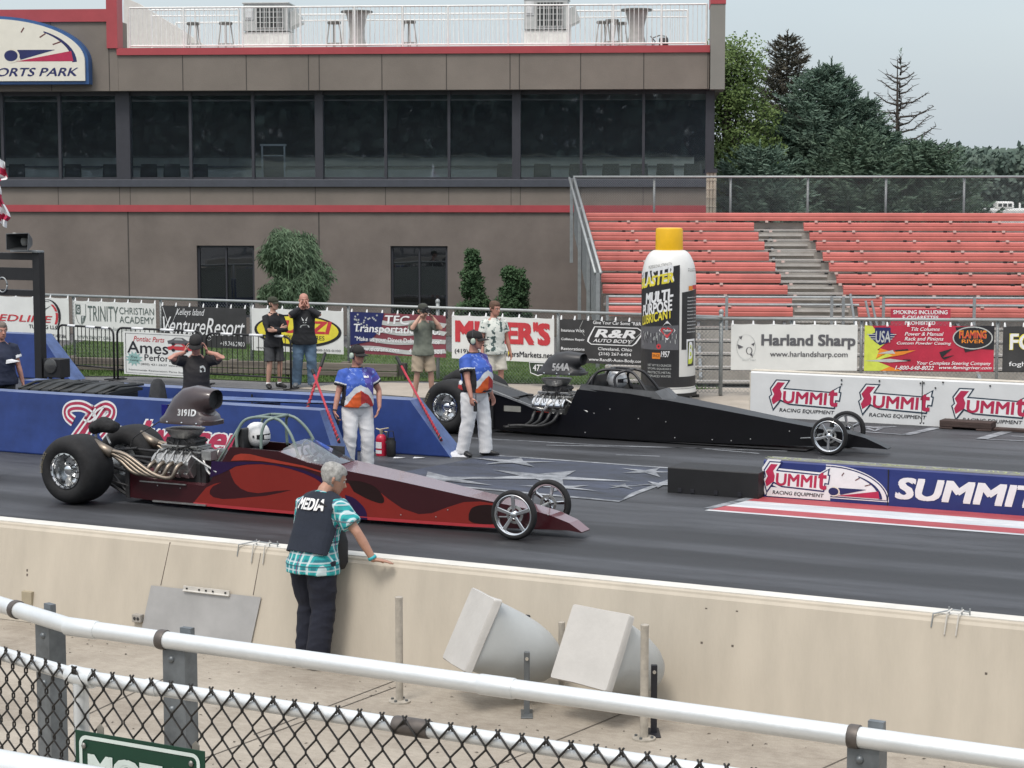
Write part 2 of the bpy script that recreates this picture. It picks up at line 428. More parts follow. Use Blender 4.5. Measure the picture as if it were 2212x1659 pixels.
# expansion joints in the walkway slab
m_joint = mat('joint_dark', (0.10, 0.085, 0.07), .9)
for pts in ([(620, 1560), (830, 1480)], [(240, 1520), (330, 1478)], [(1105, 1640), (1300, 1560)], [(330, 1680), (760, 1520)], [(1780, 1659), (1900, 1605)]):
    P = [G(*p) for p in pts]; d = (P[1] - P[0]).normalized(); mb = MB()
    mb.stroke([(P[0].x - d.x * .4, P[0].y - d.y * .4), (P[1].x + d.x * .6, P[1].y + d.y * .6)], .012, lambda a, b: Vector((a, b, .004)))
    tag(mb.build('slab_joint_marking', m_joint), kind='structure')

# mown grass
gm = mat('grass_blades', (0.075, 0.14, 0.04), .8, var=.3, vs=.8, col2=(0.15, 0.23, 0.075), spec=.2)
mb = MB(); rr = random.Random(3)
polyg = [Vector((p[0], p[1])) for p in gl + grass_far]
def inside(x, y, P):
    c = False; n = len(P)
    for i in range(n):
        a, b = P[i], P[(i + 1) % n]
        if (a.y > y) != (b.y > y) and x < (b.x - a.x) * (y - a.y) / (b.y - a.y) + a.x: c = not c
    return c
k = 0
while k < 30000:
    x, y = rr.uniform(-13, 5), rr.uniform(36.5, 50)
    if rr.random() > (1 if y < 43 else .35) or not inside(x, y, polyg): continue
    h = rr.uniform(.03, .09) * (1.6 if noise.noise(Vector((x * 1.3, y * 1.3, 0))) > .25 else 1); a = rr.uniform(0, 2 * pi); q = .011
    dx, dy = cos(a) * q, sin(a) * q
    mb.add([(x - dx, y - dy, 0), (x + dx, y + dy, 0), (x + rr.uniform(-.03, .03), y + rr.uniform(-.03, .03), h)], [(0, 1, 2)]); k += 1
tag(mb.build('grass', gm, fix=False), 'short green mown grass along the banner fence', 'grass', kind='stuff')

# ================================================================== tower
BF = Frame((0, 52, 0), BLDG)
def bl(u, v, y=0.0):
    p = BF.loc(u, v, y); return p.x, p.z
def bx(u, y=0.0, v=300): return BF.loc(u, v, y).x
def bz(v, y=0.0, u=700): return BF.loc(u, v, y).z
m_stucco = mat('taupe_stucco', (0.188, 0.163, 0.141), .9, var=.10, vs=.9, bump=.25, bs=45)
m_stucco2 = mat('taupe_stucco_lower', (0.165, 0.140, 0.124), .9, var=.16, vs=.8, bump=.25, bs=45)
m_redtrim = mat('red_metal_trim', (0.36, 0.055, 0.065), .5, var=.08, vs=2)
m_seam = mat('panel_seam', (0.065, 0.058, 0.052), .9)
m_frame = mat('bronze_window_frame', (0.035, 0.036, 0.045), .5, var=.1)
m_sill = mat('slate_sill', (0.055, 0.06, 0.075), .5, var=.1)
m_win = glass('tinted_window_glass', (0.86, 0.91, 0.97), .14)
m_win2 = glass('dark_window_glass', (0.16, 0.17, 0.19), .12)
m_rail = mat('white_rail_paint', (0.74, 0.74, 0.72), .5, var=.08)
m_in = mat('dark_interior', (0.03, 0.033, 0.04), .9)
m_incarpet = mat('interior_panels', (0.60, 0.60, 0.50), .9, var=.15, vs=1.5)

tower = thing('control_tower', 'wide taupe two storey control tower with red trim and ribbon windows', 'building', BF.o, BLDG)
XL, XR = bx(-420), bx(1530)
z_deck = bz(108); z_fb = bz(196); z_wt = bz(200); z_sill = bz(391); z_sill2 = bz(404); z_rb0 = bz(458); z_rb1 = bz(443)
xs = bx(266)                                        # where the high left block stops
DP = 9.0
wl = MB()
# lower storey with two window openings
w1 = (bx(421), bx(546)); w2 = (bx(842), bx(966)); wz0, wz1 = .45, bz(531)
xcut = [XL, w1[0], w1[1], w2[0], w2[1], XR]
for i in range(5):
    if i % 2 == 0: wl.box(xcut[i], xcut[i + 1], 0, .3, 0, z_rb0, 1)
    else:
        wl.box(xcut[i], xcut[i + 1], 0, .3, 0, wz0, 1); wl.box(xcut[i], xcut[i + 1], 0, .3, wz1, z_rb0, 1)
wl.box(XL, XR, 0, .3, z_rb1, z_sill2, 0)            # band under the windows
wl.box(XL, XR - .05, -.02, .32, z_rb0, z_rb1, 0)
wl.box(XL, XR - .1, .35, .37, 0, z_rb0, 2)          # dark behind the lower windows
# fascia over the windows, high left block, right pillar
wl.box(xs, bx(1530), -.35, .05, z_fb, bz(119), 0)
wl.box(XL, xs - .004, -.352, .05, z_fb, bz(50, 0, 120), 0)
wl.box(XL, xs - .006, .052, .6, z_fb, bz(48, 0, 120), 0)
wl.box(bx(1532), bx(1563), -.5, 1.2, z_fb - .02, bz(12, 0, 1545), 3)
wl.box(XL, bx(1560), .05, DP, z_fb + .05, z_deck - .05, 0)
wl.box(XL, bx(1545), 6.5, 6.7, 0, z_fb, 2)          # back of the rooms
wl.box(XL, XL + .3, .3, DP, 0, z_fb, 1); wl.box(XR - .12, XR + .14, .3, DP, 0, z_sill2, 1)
for u in (123, 247, 404, 540, 673, 696, 830, 968, 1104, 1124, 1255, 1390, 1527): wl.box(bx(u) - .012, bx(u) + .012, -.354, -.351, z_fb, bz(120) if u > 270 else bz(50, 0, 120), 4)
for u in (277, 689): wl.box(bx(u, 0, 500) - .018, bx(u, 0, 500) + .018, -.004, -.001, 0, z_rb0, 4)
for u in (123, 256, 279, 409, 545, 680, 832, 969, 1104, 1124, 1255, 1390): wl.box(bx(u) - .008, bx(u) + .008, -.004, -.001, z_rb1, z_sill2, 4)
wl.build('wall', [m_stucco, m_stucco2, m_in, mat('grey_green_panel', (0.215, 0.21, 0.19), .8, var=.06, vs=1), m_seam], tower)
rt = MB()
rt.box(xs - .02, bx(1531), -.40, .1, bz(119), z_deck + .05)
rt.box(XL, bx(265), -.41, .12, bz(50, 0, 120), bz(23, 0, 120))
rt.box(bx(244), bx(267), -.415, .12, bz(104), bz(-40))
rt.box(bx(1531), bx(1564), -.52, 1.22, bz(12, 0, 1545), bz(-30))
rt.box(XL, XR, -.06, -.021, z_rb0, z_rb1)
rt.build('red_trim', m_redtrim, tower)
sl = MB(); sl.box(XL, XR + .02, -.10, .3, z_sill2, z_sill + .04); sl.build('sill', m_sill, tower, bevel=.01)
fr = MB()
fr.box(XL, XR, .10, .25, z_wt - .06, z_fb + .05); fr.box(XL, XR, .1, .2, z_sill + .04, z_sill + .10)
thick = ((250, 280), (680, 697), (1106, 1124), (1524, 1543))
for a, b in thick: fr.box(bx(a), bx(b), .02, .3, z_sill + .04, z_fb + .05)
for u in (-280, -140, 3, 127, 410, 545, 832, 969, 1255, 1390): fr.box(bx(u) - .035, bx(u) + .035, .06, .22, z_sill + .04, z_fb + .05)
fr.build('window_frame', m_frame, tower)
edges = [-420, -280, -140, 3, 127, 250, 280, 410, 545, 680, 697, 832, 969, 1106, 1124, 1255, 1390, 1524]
for a, b in zip(edges, edges[1:]):
    if (a, b) in ((250, 280), (680, 697), (1106, 1124)): continue
    g = MB(); g.box(bx(a), bx(b), .13, .14, z_sill + .06, z_wt); g.build('window', m_win, tower)
for a, b in (w1, w2):
    g = MB(); g.box(a, b, .14, .15, wz0, wz1); o = g.build('window', m_win2, tower)
    f = MB()
    for q in ((a, a + .06, wz0, wz1), (b - .06, b, wz0, wz1), (a, b, wz1 - .06, wz1), (a, b, wz0, wz0 + .06), ((a + b) / 2 - .02, (a + b) / 2 + .02, wz0, wz1)): f.box(q[0], q[1], .08, .2, q[2], q[3])
    f.build('frame', m_frame, o)
# roof deck floor, back parapet, sloping stair wall
dk = MB(); dk.box(XL, bx(1530), .1, DP, z_deck - .05, z_deck - .01)
dk.build('roof_deck', mat('deck_membrane', (0.6, 0.6, 0.58), .8), tower)
st = MB(); y0 = 2.0; P = [bl(u, v, y0) for u, v in ((267, -6), (300, 8), (388, 62), (445, 100), (267, 104))]
st.prism(P, lambda a, b, d: Vector((a, d, b)), y0, y0 + .25)
st.build('stair_wall', mat('pale_stair_wall', (0.56, 0.55, 0.52), .8, var=.06), tower)
# white deck railings: the outer one and the shorter ones behind
rl = MB()
def rail_run(mb, u0, u1, y, vt, vb, step, post=None, mid=None, posts=()):
    x0, x1 = bx(u0, y, 60), bx(u1, y, 60); zt, zb = bz(vt, y, 900), bz(vb, y, 900)
    mb.tube([(x0, y, zt), (x1, y, zt)], .026, 6); mb.tube([(x0, y, zb), (x1, y, zb)], .022, 6)
    if mid: mb.tube([(x0, y, bz(mid, y, 900)), (x1, y, bz(mid, y, 900))], .02, 6)
    n = int((x1 - x0) / step)
    for i in range(n + 1): x = x0 + (x1 - x0) * i / n; mb.tube([(x, y, zb), (x, y, zt)], .0085, 4)
    for u in posts: x = bx(u, y, 60); mb.tube([(x, y, z_deck), (x, y, zt)], .028, 6)
rail_run(rl, 280, 1526, -.1, 13, 96, .115, posts=(280, 397, 524, 649, 766, 870, 968, 1098, 1228, 1325, 1429, 1526))
rail_run(rl, 328, 516, 1.2, 18, 98, .13, mid=31, posts=(328, 422, 516))
rail_run(rl, 380, 640, 2.2, 46, 98, .16, posts=(380, 640))
rail_run(rl, 640, 1140, 1.2, 30, 98, .13, mid=43, posts=(740, 858, 1140))
rail_run(rl, 1232, 1485, 1.2, 26, 98, .13, mid=40, posts=(1232, 1485))
rl.build('railing', m_rail, tower)
# inside: tiers of counters behind the ribbon windows
tr = MB(); zf = z_sill - .55
tr.box(XL, XR, .4, 6.5, zf - .1, zf, 0)
for y, vt, vb in ((2.6, 362, 392), (4.4, 340, 361)):
    tr.box(XL + 1, XR - .3, y, y + .6, zf, bz(vt, y) - .0, 0); tr.box(XL + 1, XR - .3, y - .12, y + .72, bz(vt, y), bz(vt, y) + .05, 1)
tr.build('counter', [m_incarpet, mat('counter_top', (0.06, 0.06, 0.06), .5)], tower)

# chairs behind the glass
m_chair = mat('black_chair', (0.012, 0.012, 0.014), .6)
def deck_chair():
    t = thing('office_chair', 'black upholstered chair back seen through the ribbon window', 'chair', (0, 0, 0), BLDG, 'chairs behind the ribbon windows')
    b = MB(); b.tube([(0, 0, .52), (0, .02, .75), (0, .05, 1.0)], [(.23, .04), (.235, .05), (.22, .035)], 12, side=(1, 0, 0), sq=4); b.build('backrest', m_chair, t, True)
    b = MB(); b.tube([(0, 0, .44), (0, .25, .46), (0, .48, .45)], [(.22, .04), (.24, .05), (.22, .04)], 12, side=(1, 0, 0), sq=4); b.build('seat', m_chair, t, True)
    b = MB(); b.tube([(0, .25, .12), (0, .25, .43)], .03)
    for i in range(5): a = 2 * pi * i / 5; b.tube([(0, .25, .12), (.25 * cos(a), .25 + .25 * sin(a), .04)], .02, 6)
    b.build('swivel_base', m_chair, t); return t
ch0 = None
spots = (42, 163, 245, 326, 376, 435, 1094, 1173, 1249, 1320, 1381, 1437, 1496)
near_to = ('behind the far left window pane beside the flag', 'in the second window bay beneath the half dial sign', 'half behind the thick mullion left of centre', 'left one of the pair right of the thick left mullion', 'right one of the close pair left of the pale easel frame', 'third chair right of the thick left mullion', 'partly behind the third thick mullion', 'first chair right of the third thick mullion', 'second chair right of the third thick mullion', 'above the left end of the bleacher fence', 'fourth chair from the right end of the windows', 'third last chair near the right end of the windows', 'last chair at the right end of the windows')
for i, u in enumerate(spots):
    p = BF.loc(u, 370, 1.2); wld = BF.world(p.x, .95, zf)
    lab = 'black upholstered chair ' + near_to[i]
    if ch0 is None: ch0 = deck_chair(); ch0.location = wld; ch0['label'] = lab
    else: copy_thing(ch0, wld, BLDG, lab)
es = thing('display_easel', 'pale metal easel frame standing behind the ribbon window', 'easel', BF.world(bx(594, 1.0), .75, zf), BLDG)
q = MB(); zt = bz(313, .75) - zf
for s in (-1, 1): q.bar((s * .3, 0, 0), (s * .3, 0, zt - .03), .04, .04)
q.bar((-.35, 0, zt), (.35, 0, zt), .06, .05); q.bar((-.28, 0, zt - .28), (.28, 0, zt - .28), .03, .03); q.build('frame', mat('easel_steel', (0.5, 0.5, 0.46), .4), es)
q = MB(); q.box(-.27, .27, .02, .04, zt - .9, zt - .31); q.build('panel', mat('easel_panel', (0.05, 0.04, 0.045), .7), es)

# ------------------------------------------------------------------ logos
def dial(mbs, fn, x0, z0, x1, z1):
    """half dial: cream face, navy rim, needle and red zone (face, navy, red, dark)"""
    cx = x0; W = x1 - x0; H = z1 - z0
    E = lambda r, a: (cx + W * r * cos(a), z0 + H * r * sin(a))
    arc = [radians(90 * i / 18) for i in range(19)]
    P = lambda x, z: (x0 + W * x, z0 + H * z)
    mbs['navy'].stroke([E(.90, a) for a in arc[:12]], [W * (.06 - .004 * i) for i in range(12)], fn(.002))
    mbs['red'].poly([P(.16, .02), P(.86, .27), P(.885, .02)], fn(.003))
    mbs['navy'].poly([P(.18, .30), P(.66, .30), P(.22, .06)], fn(.004))
    mbs['navy'].poly([(x0 + W * .10 + W * .085 * cos(2 * pi * i / 20), z0 + H * .16 + H * .135 * sin(2 * pi * i / 20)) for i in range(20)], fn(.005))
    mbs['cream'].stroke([(x0 + W * .10 + W * .10 * cos(a), z0 + H * .16 + H * .155 * sin(a)) for a in [radians(-100 + 200 * i / 14) for i in range(15)]], W * .02, fn(.006))
    for a, r0, r1 in ((72, .76, .88), (52, .76, .88), (34, .76, .88)):
        mbs['dark'].stroke([E(r0, radians(a)), E(r1, radians(a))], W * .016, fn(.003))
SUM_OUT = [(320,335),(500,335),(435,440),(990,460),(1130,375),(1115,455),(1137,460),(1120,582),(1075,577),(1060,677),(490,652),(385,610),(290,742),(232,560),(262,530),(243,450)]
SUM_IN = [(330,350),(474,350),(410,456),(998,476),(1108,400),(1098,468),(1120,474),(1106,565),(1062,561),(1045,658),(492,635),(378,586),(294,708),(250,562),(279,532),(261,455)]
SUM_S = [(342,370),(436,370),(374,455),(398,515),(388,585),(288,658),(268,592),(302,525),(272,468)]
def summit(mbs, fn, x0, z0, x1, z1, tag_line=True):
    """lightning S word mark (navy outline, white field, red letters), laid out in a box"""
    W = x1 - x0; H = z1 - z0
    q = lambda p: (x0 + W * (p[0] - 232) / 905, z1 - H * (p[1] - 335) / 425)
    mbs['navy'].poly([q(p) for p in SUM_OUT], fn(.002)); mbs['white'].poly([q(p) for p in SUM_IN], fn(.004))
    mbs['red'].poly([q(p) for p in SUM_S], fn(.006))
    a = q((412, 634)); b = q((962, 478)); mbs['red'].text('UMMI', a[0], a[1], b[0], b[1], fn(.006), 0, .035, .06)
    a = q((975, 648)); b = q((1090, 430)); mbs['red'].text('t', a[0], a[1], b[0], b[1], fn(.006), 0, .035, .06)
    if tag_line:
        a = q((370, 752)); b = q((1055, 698)); mbs['black'].text('RACING EQUIPMENT', a[0], a[1], b[0], b[1], fn(.003), 0, .02, .15)
m_navy = mat('navy_print', (0.012, 0.018, 0.10), .5); m_navyg = mat('dark_green_print', (0.015, 0.035, 0.06), .5)
m_redi = mat('red_print', (0.42, 0.02, 0.07), .5); m_whi = mat('white_print', (0.74, 0.75, 0.76), .5, var=.05)
m_blk = mat('black_print', (0.015, 0.015, 0.02), .5); m_cream = mat('cream_print', (0.70, 0.66, 0.56), .5, var=.05); m_dkred = mat('maroon_print', (0.12, 0.03, 0.03), .5)
PR = {'navy': m_navy, 'red': m_redi, 'white': m_whi, 'black': m_blk, 'cream': m_cream, 'dark': m_dkred, 'green': m_navyg}
class Prints(dict):
    def __missing__(s, k): s[k] = MB(); return s[k]
    def build(s, parent, name='lettering'):
        for k, mb in s.items(): mb.build(name, PR[k] if k in PR else _M[k], parent)

# half dial sign on the tower
c2 = crop(0, 0, 1.58)
ys = -.75
sg = thing('wall_sign', 'cream half dial racetrack sign with blue rim on the tower wall', 'sign', BF.o, BLDG)
def sp_(u, v): p = BF.loc(*c2(u, v), ys); return p.x, p.z
ex, ez = sp_(-60, 385); rx = sp_(522, 385)[0] - ex; rz = sp_(0, 122)[1] - ez; zb = sp_(0, 500)[1]
out_ = lambda g: [(ex + (rx + g) * cos(a), ez + (rz + g) * sin(a)) for a in [pi * i / 40 for i in range(41)]]
mk = lambda g: [(ex + rx + g, zb - g)] + out_(g) + [(ex - rx - g, zb - g)]
b_ = MB(); b_.prism(mk(.10), lambda a, b, d: Vector((a, d, b)), ys + .06, -.353); b_.build('cabinet', mat('sign_blue_rim', (0.03, 0.09, 0.24), .4), sg)
b_ = MB(); b_.prism(mk(.02), lambda a, b, d: Vector((a, d, b)), ys, ys + .06); fo = b_.build('face', mat('sign_cream_face', (0.72, 0.69, 0.60), .4, var=.03), sg)
fnb = lambda o: (lambda a, b: Vector((a, ys - o, b)))
pr = Prints(); A = sp_(10, 392); B = sp_(500, 122)
x0, z0 = sp_(20, 388); x1, z1 = sp_(508, 128); dial(pr, fnb, x0, z0, x1, z1)
a = sp_(-470, 478); b = sp_(488, 420); pr['navy'].text('MOTORSPORTS PARK', a[0], a[1], b[0], b[1], fnb(.004), 0, .03, .28)
a = sp_(-500, 300); b = sp_(-10, 180); pr['navy'].text('SUMMIT', a[0], a[1], b[0], b[1], fnb(.004), 0, .04, .2)
pr.build(sg, 'logo')

# ------------------------------------------------------------------ roof terrace furniture
m_ac = mat('ac_casing', (0.42, 0.44, 0.43), .5, var=.1); m_grl = mat('ac_grille', (0.03, 0.035, 0.035), .6)
def ac_unit(u0, u1, lab):
    y = .95; x0, x1 = bx(u0, y, 40), bx(u1, y, 40); z0, z1 = bz(76, y), bz(4 if u0 < 900 else -2, y)
    t = thing('air_conditioner', lab, 'air conditioner', BF.world((x0 + x1) / 2, y + .45, z_deck), BLDG, 'rooftop air conditioners')
    W = (x1 - x0) / 2; h0 = z0 - z_deck; h1 = z1 - z_deck
    b = MB(); b.box(-W, W, -.45, .45, h0 + .12, h1 - .04); b.box(-W - .03, W + .03, -.48, .48, h1 - .04, h1)
    b.prism([(W, h0 + .2), (W + .32, h0 + .35), (W + .18, h0 + .75), (W, h1 - .3)], lambda a, b_, d: Vector((a, d, b_)), -.3, .3); b.build('casing', m_ac, t, bevel=.01)
    g = MB(); g.box(-W * .42, W * .82, -.47, -.452, h0 + .2, h1 - .12); g.build('grille', m_grl, t)
    g = MB()
    for i in range(9): x = -W * .40 + W * 1.2 * i / 8; g.box(x - .008, x + .008, -.485, -.471, h0 + .2, h1 - .12)
    for i in range(5): z = h0 + .2 + (h1 - h0 - .32) * i / 4; g.box(-W * .42, W * .82, -.483, -.4715, z - .008, z + .008)
    g.build('guard_bar', m_ac, t)
    g = MB(); g.box(-W * .92, -W * .55, -.475, -.452, h1 - .45, h1 - .1); g.box(-W * .9, -W * .6, -.50, -.476, h1 - .4, h1 - .22); g.build('control_box', mat('ac_box', (0.55, 0.57, 0.57), .5), t)
    g = MB(); g.box(-W * 1.02, W * 1.02, -.4, .4, 0, h0 + .1); g.build('base', mat('ac_base', (0.66, 0.66, 0.63), .8), t, bevel=.01)
ac_unit(526, 622, 'grey rooftop air conditioner on the left part of the terrace, beside two stools')
ac_unit(1132, 1226, 'grey rooftop air conditioner on the right part of the terrace, cut by the top edge')
m_tbl = mat('pedestal_grey', (0.40, 0.40, 0.38), .6); m_tbt = mat('table_top_dark', (0.12, 0.12, 0.11), .5)
for u, lab in ((771, 'tall hourglass bar table left of centre on the roof terrace'), (1375, 'tall hourglass bar table near the right end of the roof terrace')):
    y = .6; x = bx(u, y, 60); h = bz(24, y) - z_deck
    t = thing('bar_table', lab, 'table', BF.world(x, y, z_deck), BLDG, 'bar tables on the roof terrace')
    b = MB(); b.lathe([(.30, 0), (.27, .1), (.20, .35), (.20, .6), (.27, h - .15), (.30, h - .05)], 20); b.build('pedestal', m_tbl, t, 40)
    b = MB(); b.lathe([(.42, h - .05), (.42, h - .01), (.40, h)], 24); b.build('tabletop', m_tbt, t, 40)
def stool0():
    t = thing('bar_stool', 'x', 'stool', (0, 0, 0), BLDG, 'bar stools on the roof terrace')
    b = MB(); b.lathe([(.17, .70), (.18, .74), (.17, .77)], 16); b.build('seat', m_tbt, t, 40)
    for i in range(4):
        a = pi / 4 + i * pi / 2; b = MB(); b.tube([(.13 * cos(a), .13 * sin(a), .7), (.22 * cos(a), .22 * sin(a), 0)], .02, 6); b.build('leg', m_tbl, t)
    b = MB(); b.tube([(.20 * cos(2 * pi * i / 12), .20 * sin(2 * pi * i / 12), .2) for i in range(13)], .014, 5); b.build('foot_ring', m_tbl, t); return t
s0 = None
for u, y, lab in ((418, .5, 'leftmost bar stool on the roof terrace'), (488, .5, 'bar stool just left of the left air conditioner'), (722, .5, 'bar stool just left of the left bar table'), (884, .4, 'bar stool alone in the middle of the terrace'), (1303, .9, 'bar stool left of the pair by the right bar table'), (1322, .4, 'nearest of the three stools by the right bar table'), (1340, 1.3, 'bar stool closest to the right bar table pedestal')):
    wld = BF.world(bx(u, y, 80), y, z_deck)
    if s0 is None: s0 = stool0(); s0.location = wld; s0['label'] = lab
    else: copy_thing(s0, wld, BLDG + 30 * (u % 3), lab)
y = .5; hr = thing('hose_reel', 'dark coiled hose reel at the right end of the roof terrace', 'hose reel', BF.world(bx(1432, y, 85), y, z_deck), BLDG)
b = MB(); b.lathe([(.10, -.12), (.14, -.1), (.14, .1), (.10, .12)], 16, (0.02, 0, .17), 'x'); b.build('hose_drum', mat('hose_dark', (0.03, 0.03, 0.03), .6), hr, 40)
b = MB(); b.tube([(-.28, 0, 0), (-.26, 0, .3), (-.1, 0, .36), (.08, 0, .34), (.12, 0, .1)], .018, 6); b.tube([(-.28, .1, 0), (-.2, .1, .22), (-.32, 0, .34)], .015, 6); b.build('stand', mat('hose_stand', (0.12, 0.12, 0.12), .5), hr)

# ================================================================== bleachers
RB = Frame((0, 43, 0), BLDG)
ROWV = [672.4, 650, 625, 601, 576, 553.5, 531, 510.5, 489.5, 468.5]
RUN = .76
m_bench = mat('coral_bench', (0.50, 0.135, 0.115), .5, var=.16, vs=1.3, bump=.1, bs=8)
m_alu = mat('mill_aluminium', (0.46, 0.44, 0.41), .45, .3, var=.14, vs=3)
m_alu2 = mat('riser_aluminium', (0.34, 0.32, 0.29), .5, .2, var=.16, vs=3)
m_galv = mat('galvanised_steel', (0.30, 0.32, 0.33), .45, .5, var=.15, vs=8)
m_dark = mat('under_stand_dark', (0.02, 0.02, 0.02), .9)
blea = thing('bleachers', 'aluminium bleachers with long coral red benches and a stepped aisle', 'bleachers', RB.o, BLDG)
def rz_(i):
    if i < 0: return rz_(0) + i * .214
    return RB.loc(1500, ROWV[i], i * RUN).z
LU = [1313, 1309, 1302, 1299, 1296, 1287, 1284, 1275, 1272, 1265]
A0 = [1713, 1711, 1701, 1686, 1674, 1660, 1650, 1637, 1627]
A1 = [1854, 1838, 1821, 1806, 1790, 1776, 1761, 1747, 1734]
xR = RB.loc(2480, 600, 0).x; xL0 = RB.loc(1305, 600, 0).x
pl = MB()
for i in range(-4, 10):
    y = i * RUN; z = rz_(i); xa = RB.loc(LU[max(i, 0)], 600, max(y, 0)).x + .03
    zf = z - .30
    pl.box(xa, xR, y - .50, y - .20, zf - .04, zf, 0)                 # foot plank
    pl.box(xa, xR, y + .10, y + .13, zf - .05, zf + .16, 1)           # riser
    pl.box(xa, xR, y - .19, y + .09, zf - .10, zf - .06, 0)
    if 0 <= i < 9:                                                   # half step in the aisle
        pl.box(RB.loc(A0[i], 600, y).x + .06, RB.loc(A1[i], 600, y).x - .04, y - .02, y + .08, zf + .07, zf + .115, 0)
pl.build('plank', [m_alu, m_alu2], blea)
def bench(x0, x1, i):
    y = i * RUN; z = rz_(i); b = MB()
    prof = [(y - .14, z - .095), (y - .15, z - .02), (y - .135, z + .0), (y - .15, z + .02), (y - .14, z + .085), (y - .12, z + .10), (y + .13, z + .10), (y + .13, z + .06), (y - .10, z - .06), (y - .10, z - .095)]
    b.prism(prof, lambda a, c, d: Vector((d, a, c)), x0, x1)
    return b.build('bench', m_bench, blea, bevel=.008)
for i in range(9):
    y = i * RUN
    bench(RB.loc(LU[i], 600, y).x, RB.loc(A0[i], 600, y).x, i); bench(RB.loc(A1[i], 600, y).x, xR, i)
bench(RB.loc(LU[9], 600, 9 * RUN).x, xR, 9)
# pale brackets and dark clips between the rows, stringers below
bk = MB()
for i in range(9):
    y = i * RUN; z = rz_(i)
    for u in (1393, 1540, 1690, 1796, 1868, 1990, 2085, 2190):
        x = RB.loc(u + (i - 4) * -9, 600, y).x
        bk.box(x - .035, x + .035, y - .17, y - .10, z + .105, z + .15, 0); bk.box(x - .25, x - .17, y - .10, y - .02, z + .102, z + .145, 1)
bk.build('fixing', [mat('pale_bracket', (0.55, 0.42, 0.38), .5), m_dark], blea)
fr = MB()
for x in [xL0 + .2 + 1.83 * k for k in range(6)]:
    fr.bar((x, -3.2, rz_(-4) - .3), (x, 9 * RUN + .1, rz_(9) - .34), .06, .12)
    for y in (-2.6, -.6, 1.4, 3.4, 5.4, 7.0): fr.box(x - .03, x + .03, y - .03, y + .03, 0, rz_(0) - .45 + y / RUN * .214)
fr.box(xL0, xR, 4.2, 4.25, 0, 1.6, 1)  # dark sheet standing in for the shade under the stand
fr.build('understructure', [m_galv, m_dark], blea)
gr = MB(); yg = -.62
for u0, u1 in ((1312, 1856), (1909, 2480)):
    x0, x1 = RB.loc(u0, 640, yg).x, RB.loc(u1, 640, yg).x
    for v in (642, 658): z = RB.loc(1700, v, yg).z; gr.tube([(x0, yg, z), (x1 if v > 650 or u0 > 1900 else x1 + .35, yg, z)], .024, 8)
    for u in ([1312, 1420, 1570, 1797, 1822] if u0 < 1900 else [1909, 2105, 2300]):
        x = RB.loc(u, 640, yg).x; gr.box(x - .03, x + .03, yg - .03, yg + .03, .3, RB.loc(1700, 640, yg).z)
for u in (1880, 1893): 
    p = RB.loc(u, 660, -1.1); gr.tube([(p.x - .1, -1.1, p.z + .1), (p.x + .16, -1.3, .4)], .026, 8)
p = RB.loc(1842, 640, -.9); gr.tube([(p.x - .05, -.9, p.z + .05), (p.x + .12, -1.2, .5)], .026, 8)
gr.build('guard_rail', m_galv, blea)

# ------------------------------------------------------------------ chain link helper
def chain_link(mb, p0, p1, z0, z1, W=.072, H=.072, r=.0026, sides=3, off=None, mi=0, zt=None):
    """woven wires from p0 to p1 (ground points); zt(t) gives a sloping top"""
    p0 = Vector(p0); p1 = Vector(p1); d = p1 - p0; Lh = d.length; d.normalize(); nrm = Vector((-d.y, d.x, 0))
    nc = int(Lh / (W / 2))
    for j in range(nc):
        x = j * W / 2; za = z0(x / Lh) if callable(z0) else z0; zb = z1(x / Lh) if callable(z1) else z1
        nr = int((zb - za) / (H / 2)); pts = []
        for i in range(nr + 1):
            c = j if (i + j) % 2 == 0 else j + 1
            pts.append(p0 + d * (c * W / 2) + Vector((0, 0, zb - i * H / 2)) + nrm * (r * (1 if (i + j) % 2 else -1)))
        if len(pts) > 1: mb.tube(pts, r, sides, mi, caps=False)
m_wire = mat('galvanised_wire', (0.20, 0.22, 0.23), .5, .5, var=.1)
m_wire2 = mat('dark_wire', (0.06, 0.065, 0.07), .5, .3, var=.1)
m_post = mat('fence_post_grey', (0.34, 0.36, 0.36), .5, .4, var=.12, vs=6)

def fence_thing(name, label, fr, runs, posts, z0, z1, y=0.0, rail=.03, W=.075, wire=None, tall=()):
    t = thing(name, label, 'fence', fr.o, fr.deg)
    m = MB(); a, b = runs
    chain_link(m, (a, y, 0), (b, y, 0), z0, z1 - .02, W, W, .003)
    m.build('chain_link', wire or m_wire, t, fix=False)
    m = MB(); m.tube([(a, y, z1), (b, y, z1)], rail, 8); m.build('top_rail', m_post, t, True)
    for x in posts:
        m = MB(); m.tube([(x, y + .05, 0), (x, y + .05, z1 + (.10 if x in tall else 0))], .038 if x in tall else .03, 8)
        if x in tall: m.ball((x, y + .05, z1 + .12), (.05, .05, .06), 10)
        m.build('post', m_post, t, True)
    return t
zF = FL.loc(600, 654, 0).z
FLX = lambda u, v=700: FL.loc(u, v, 0).x
tl = [FLX(943)]
fence_thing('chain_link_fence', 'low grey chain link fence carrying the banners before the tower lawn', FL, (FLX(-140), FLX(1560) if FLX(1560) < 3.6 else 3.2), [FLX(u) for u in (-60, 157, 345, 540, 750, 1203)] + tl, .02, 1.49, tall=tl)
FX2 = lambda u: FRt.loc(u, 700, 0).x
tl = [FX2(1558)]
fence_thing('chain_link_fence', 'grey chain link fence in front of the coral bleachers', FRt, (FX2(1500), FX2(2450)), tl + [FX2(u) for u in (1710, 1862, 2156, 2300)], .02, 1.46, tall=tl)
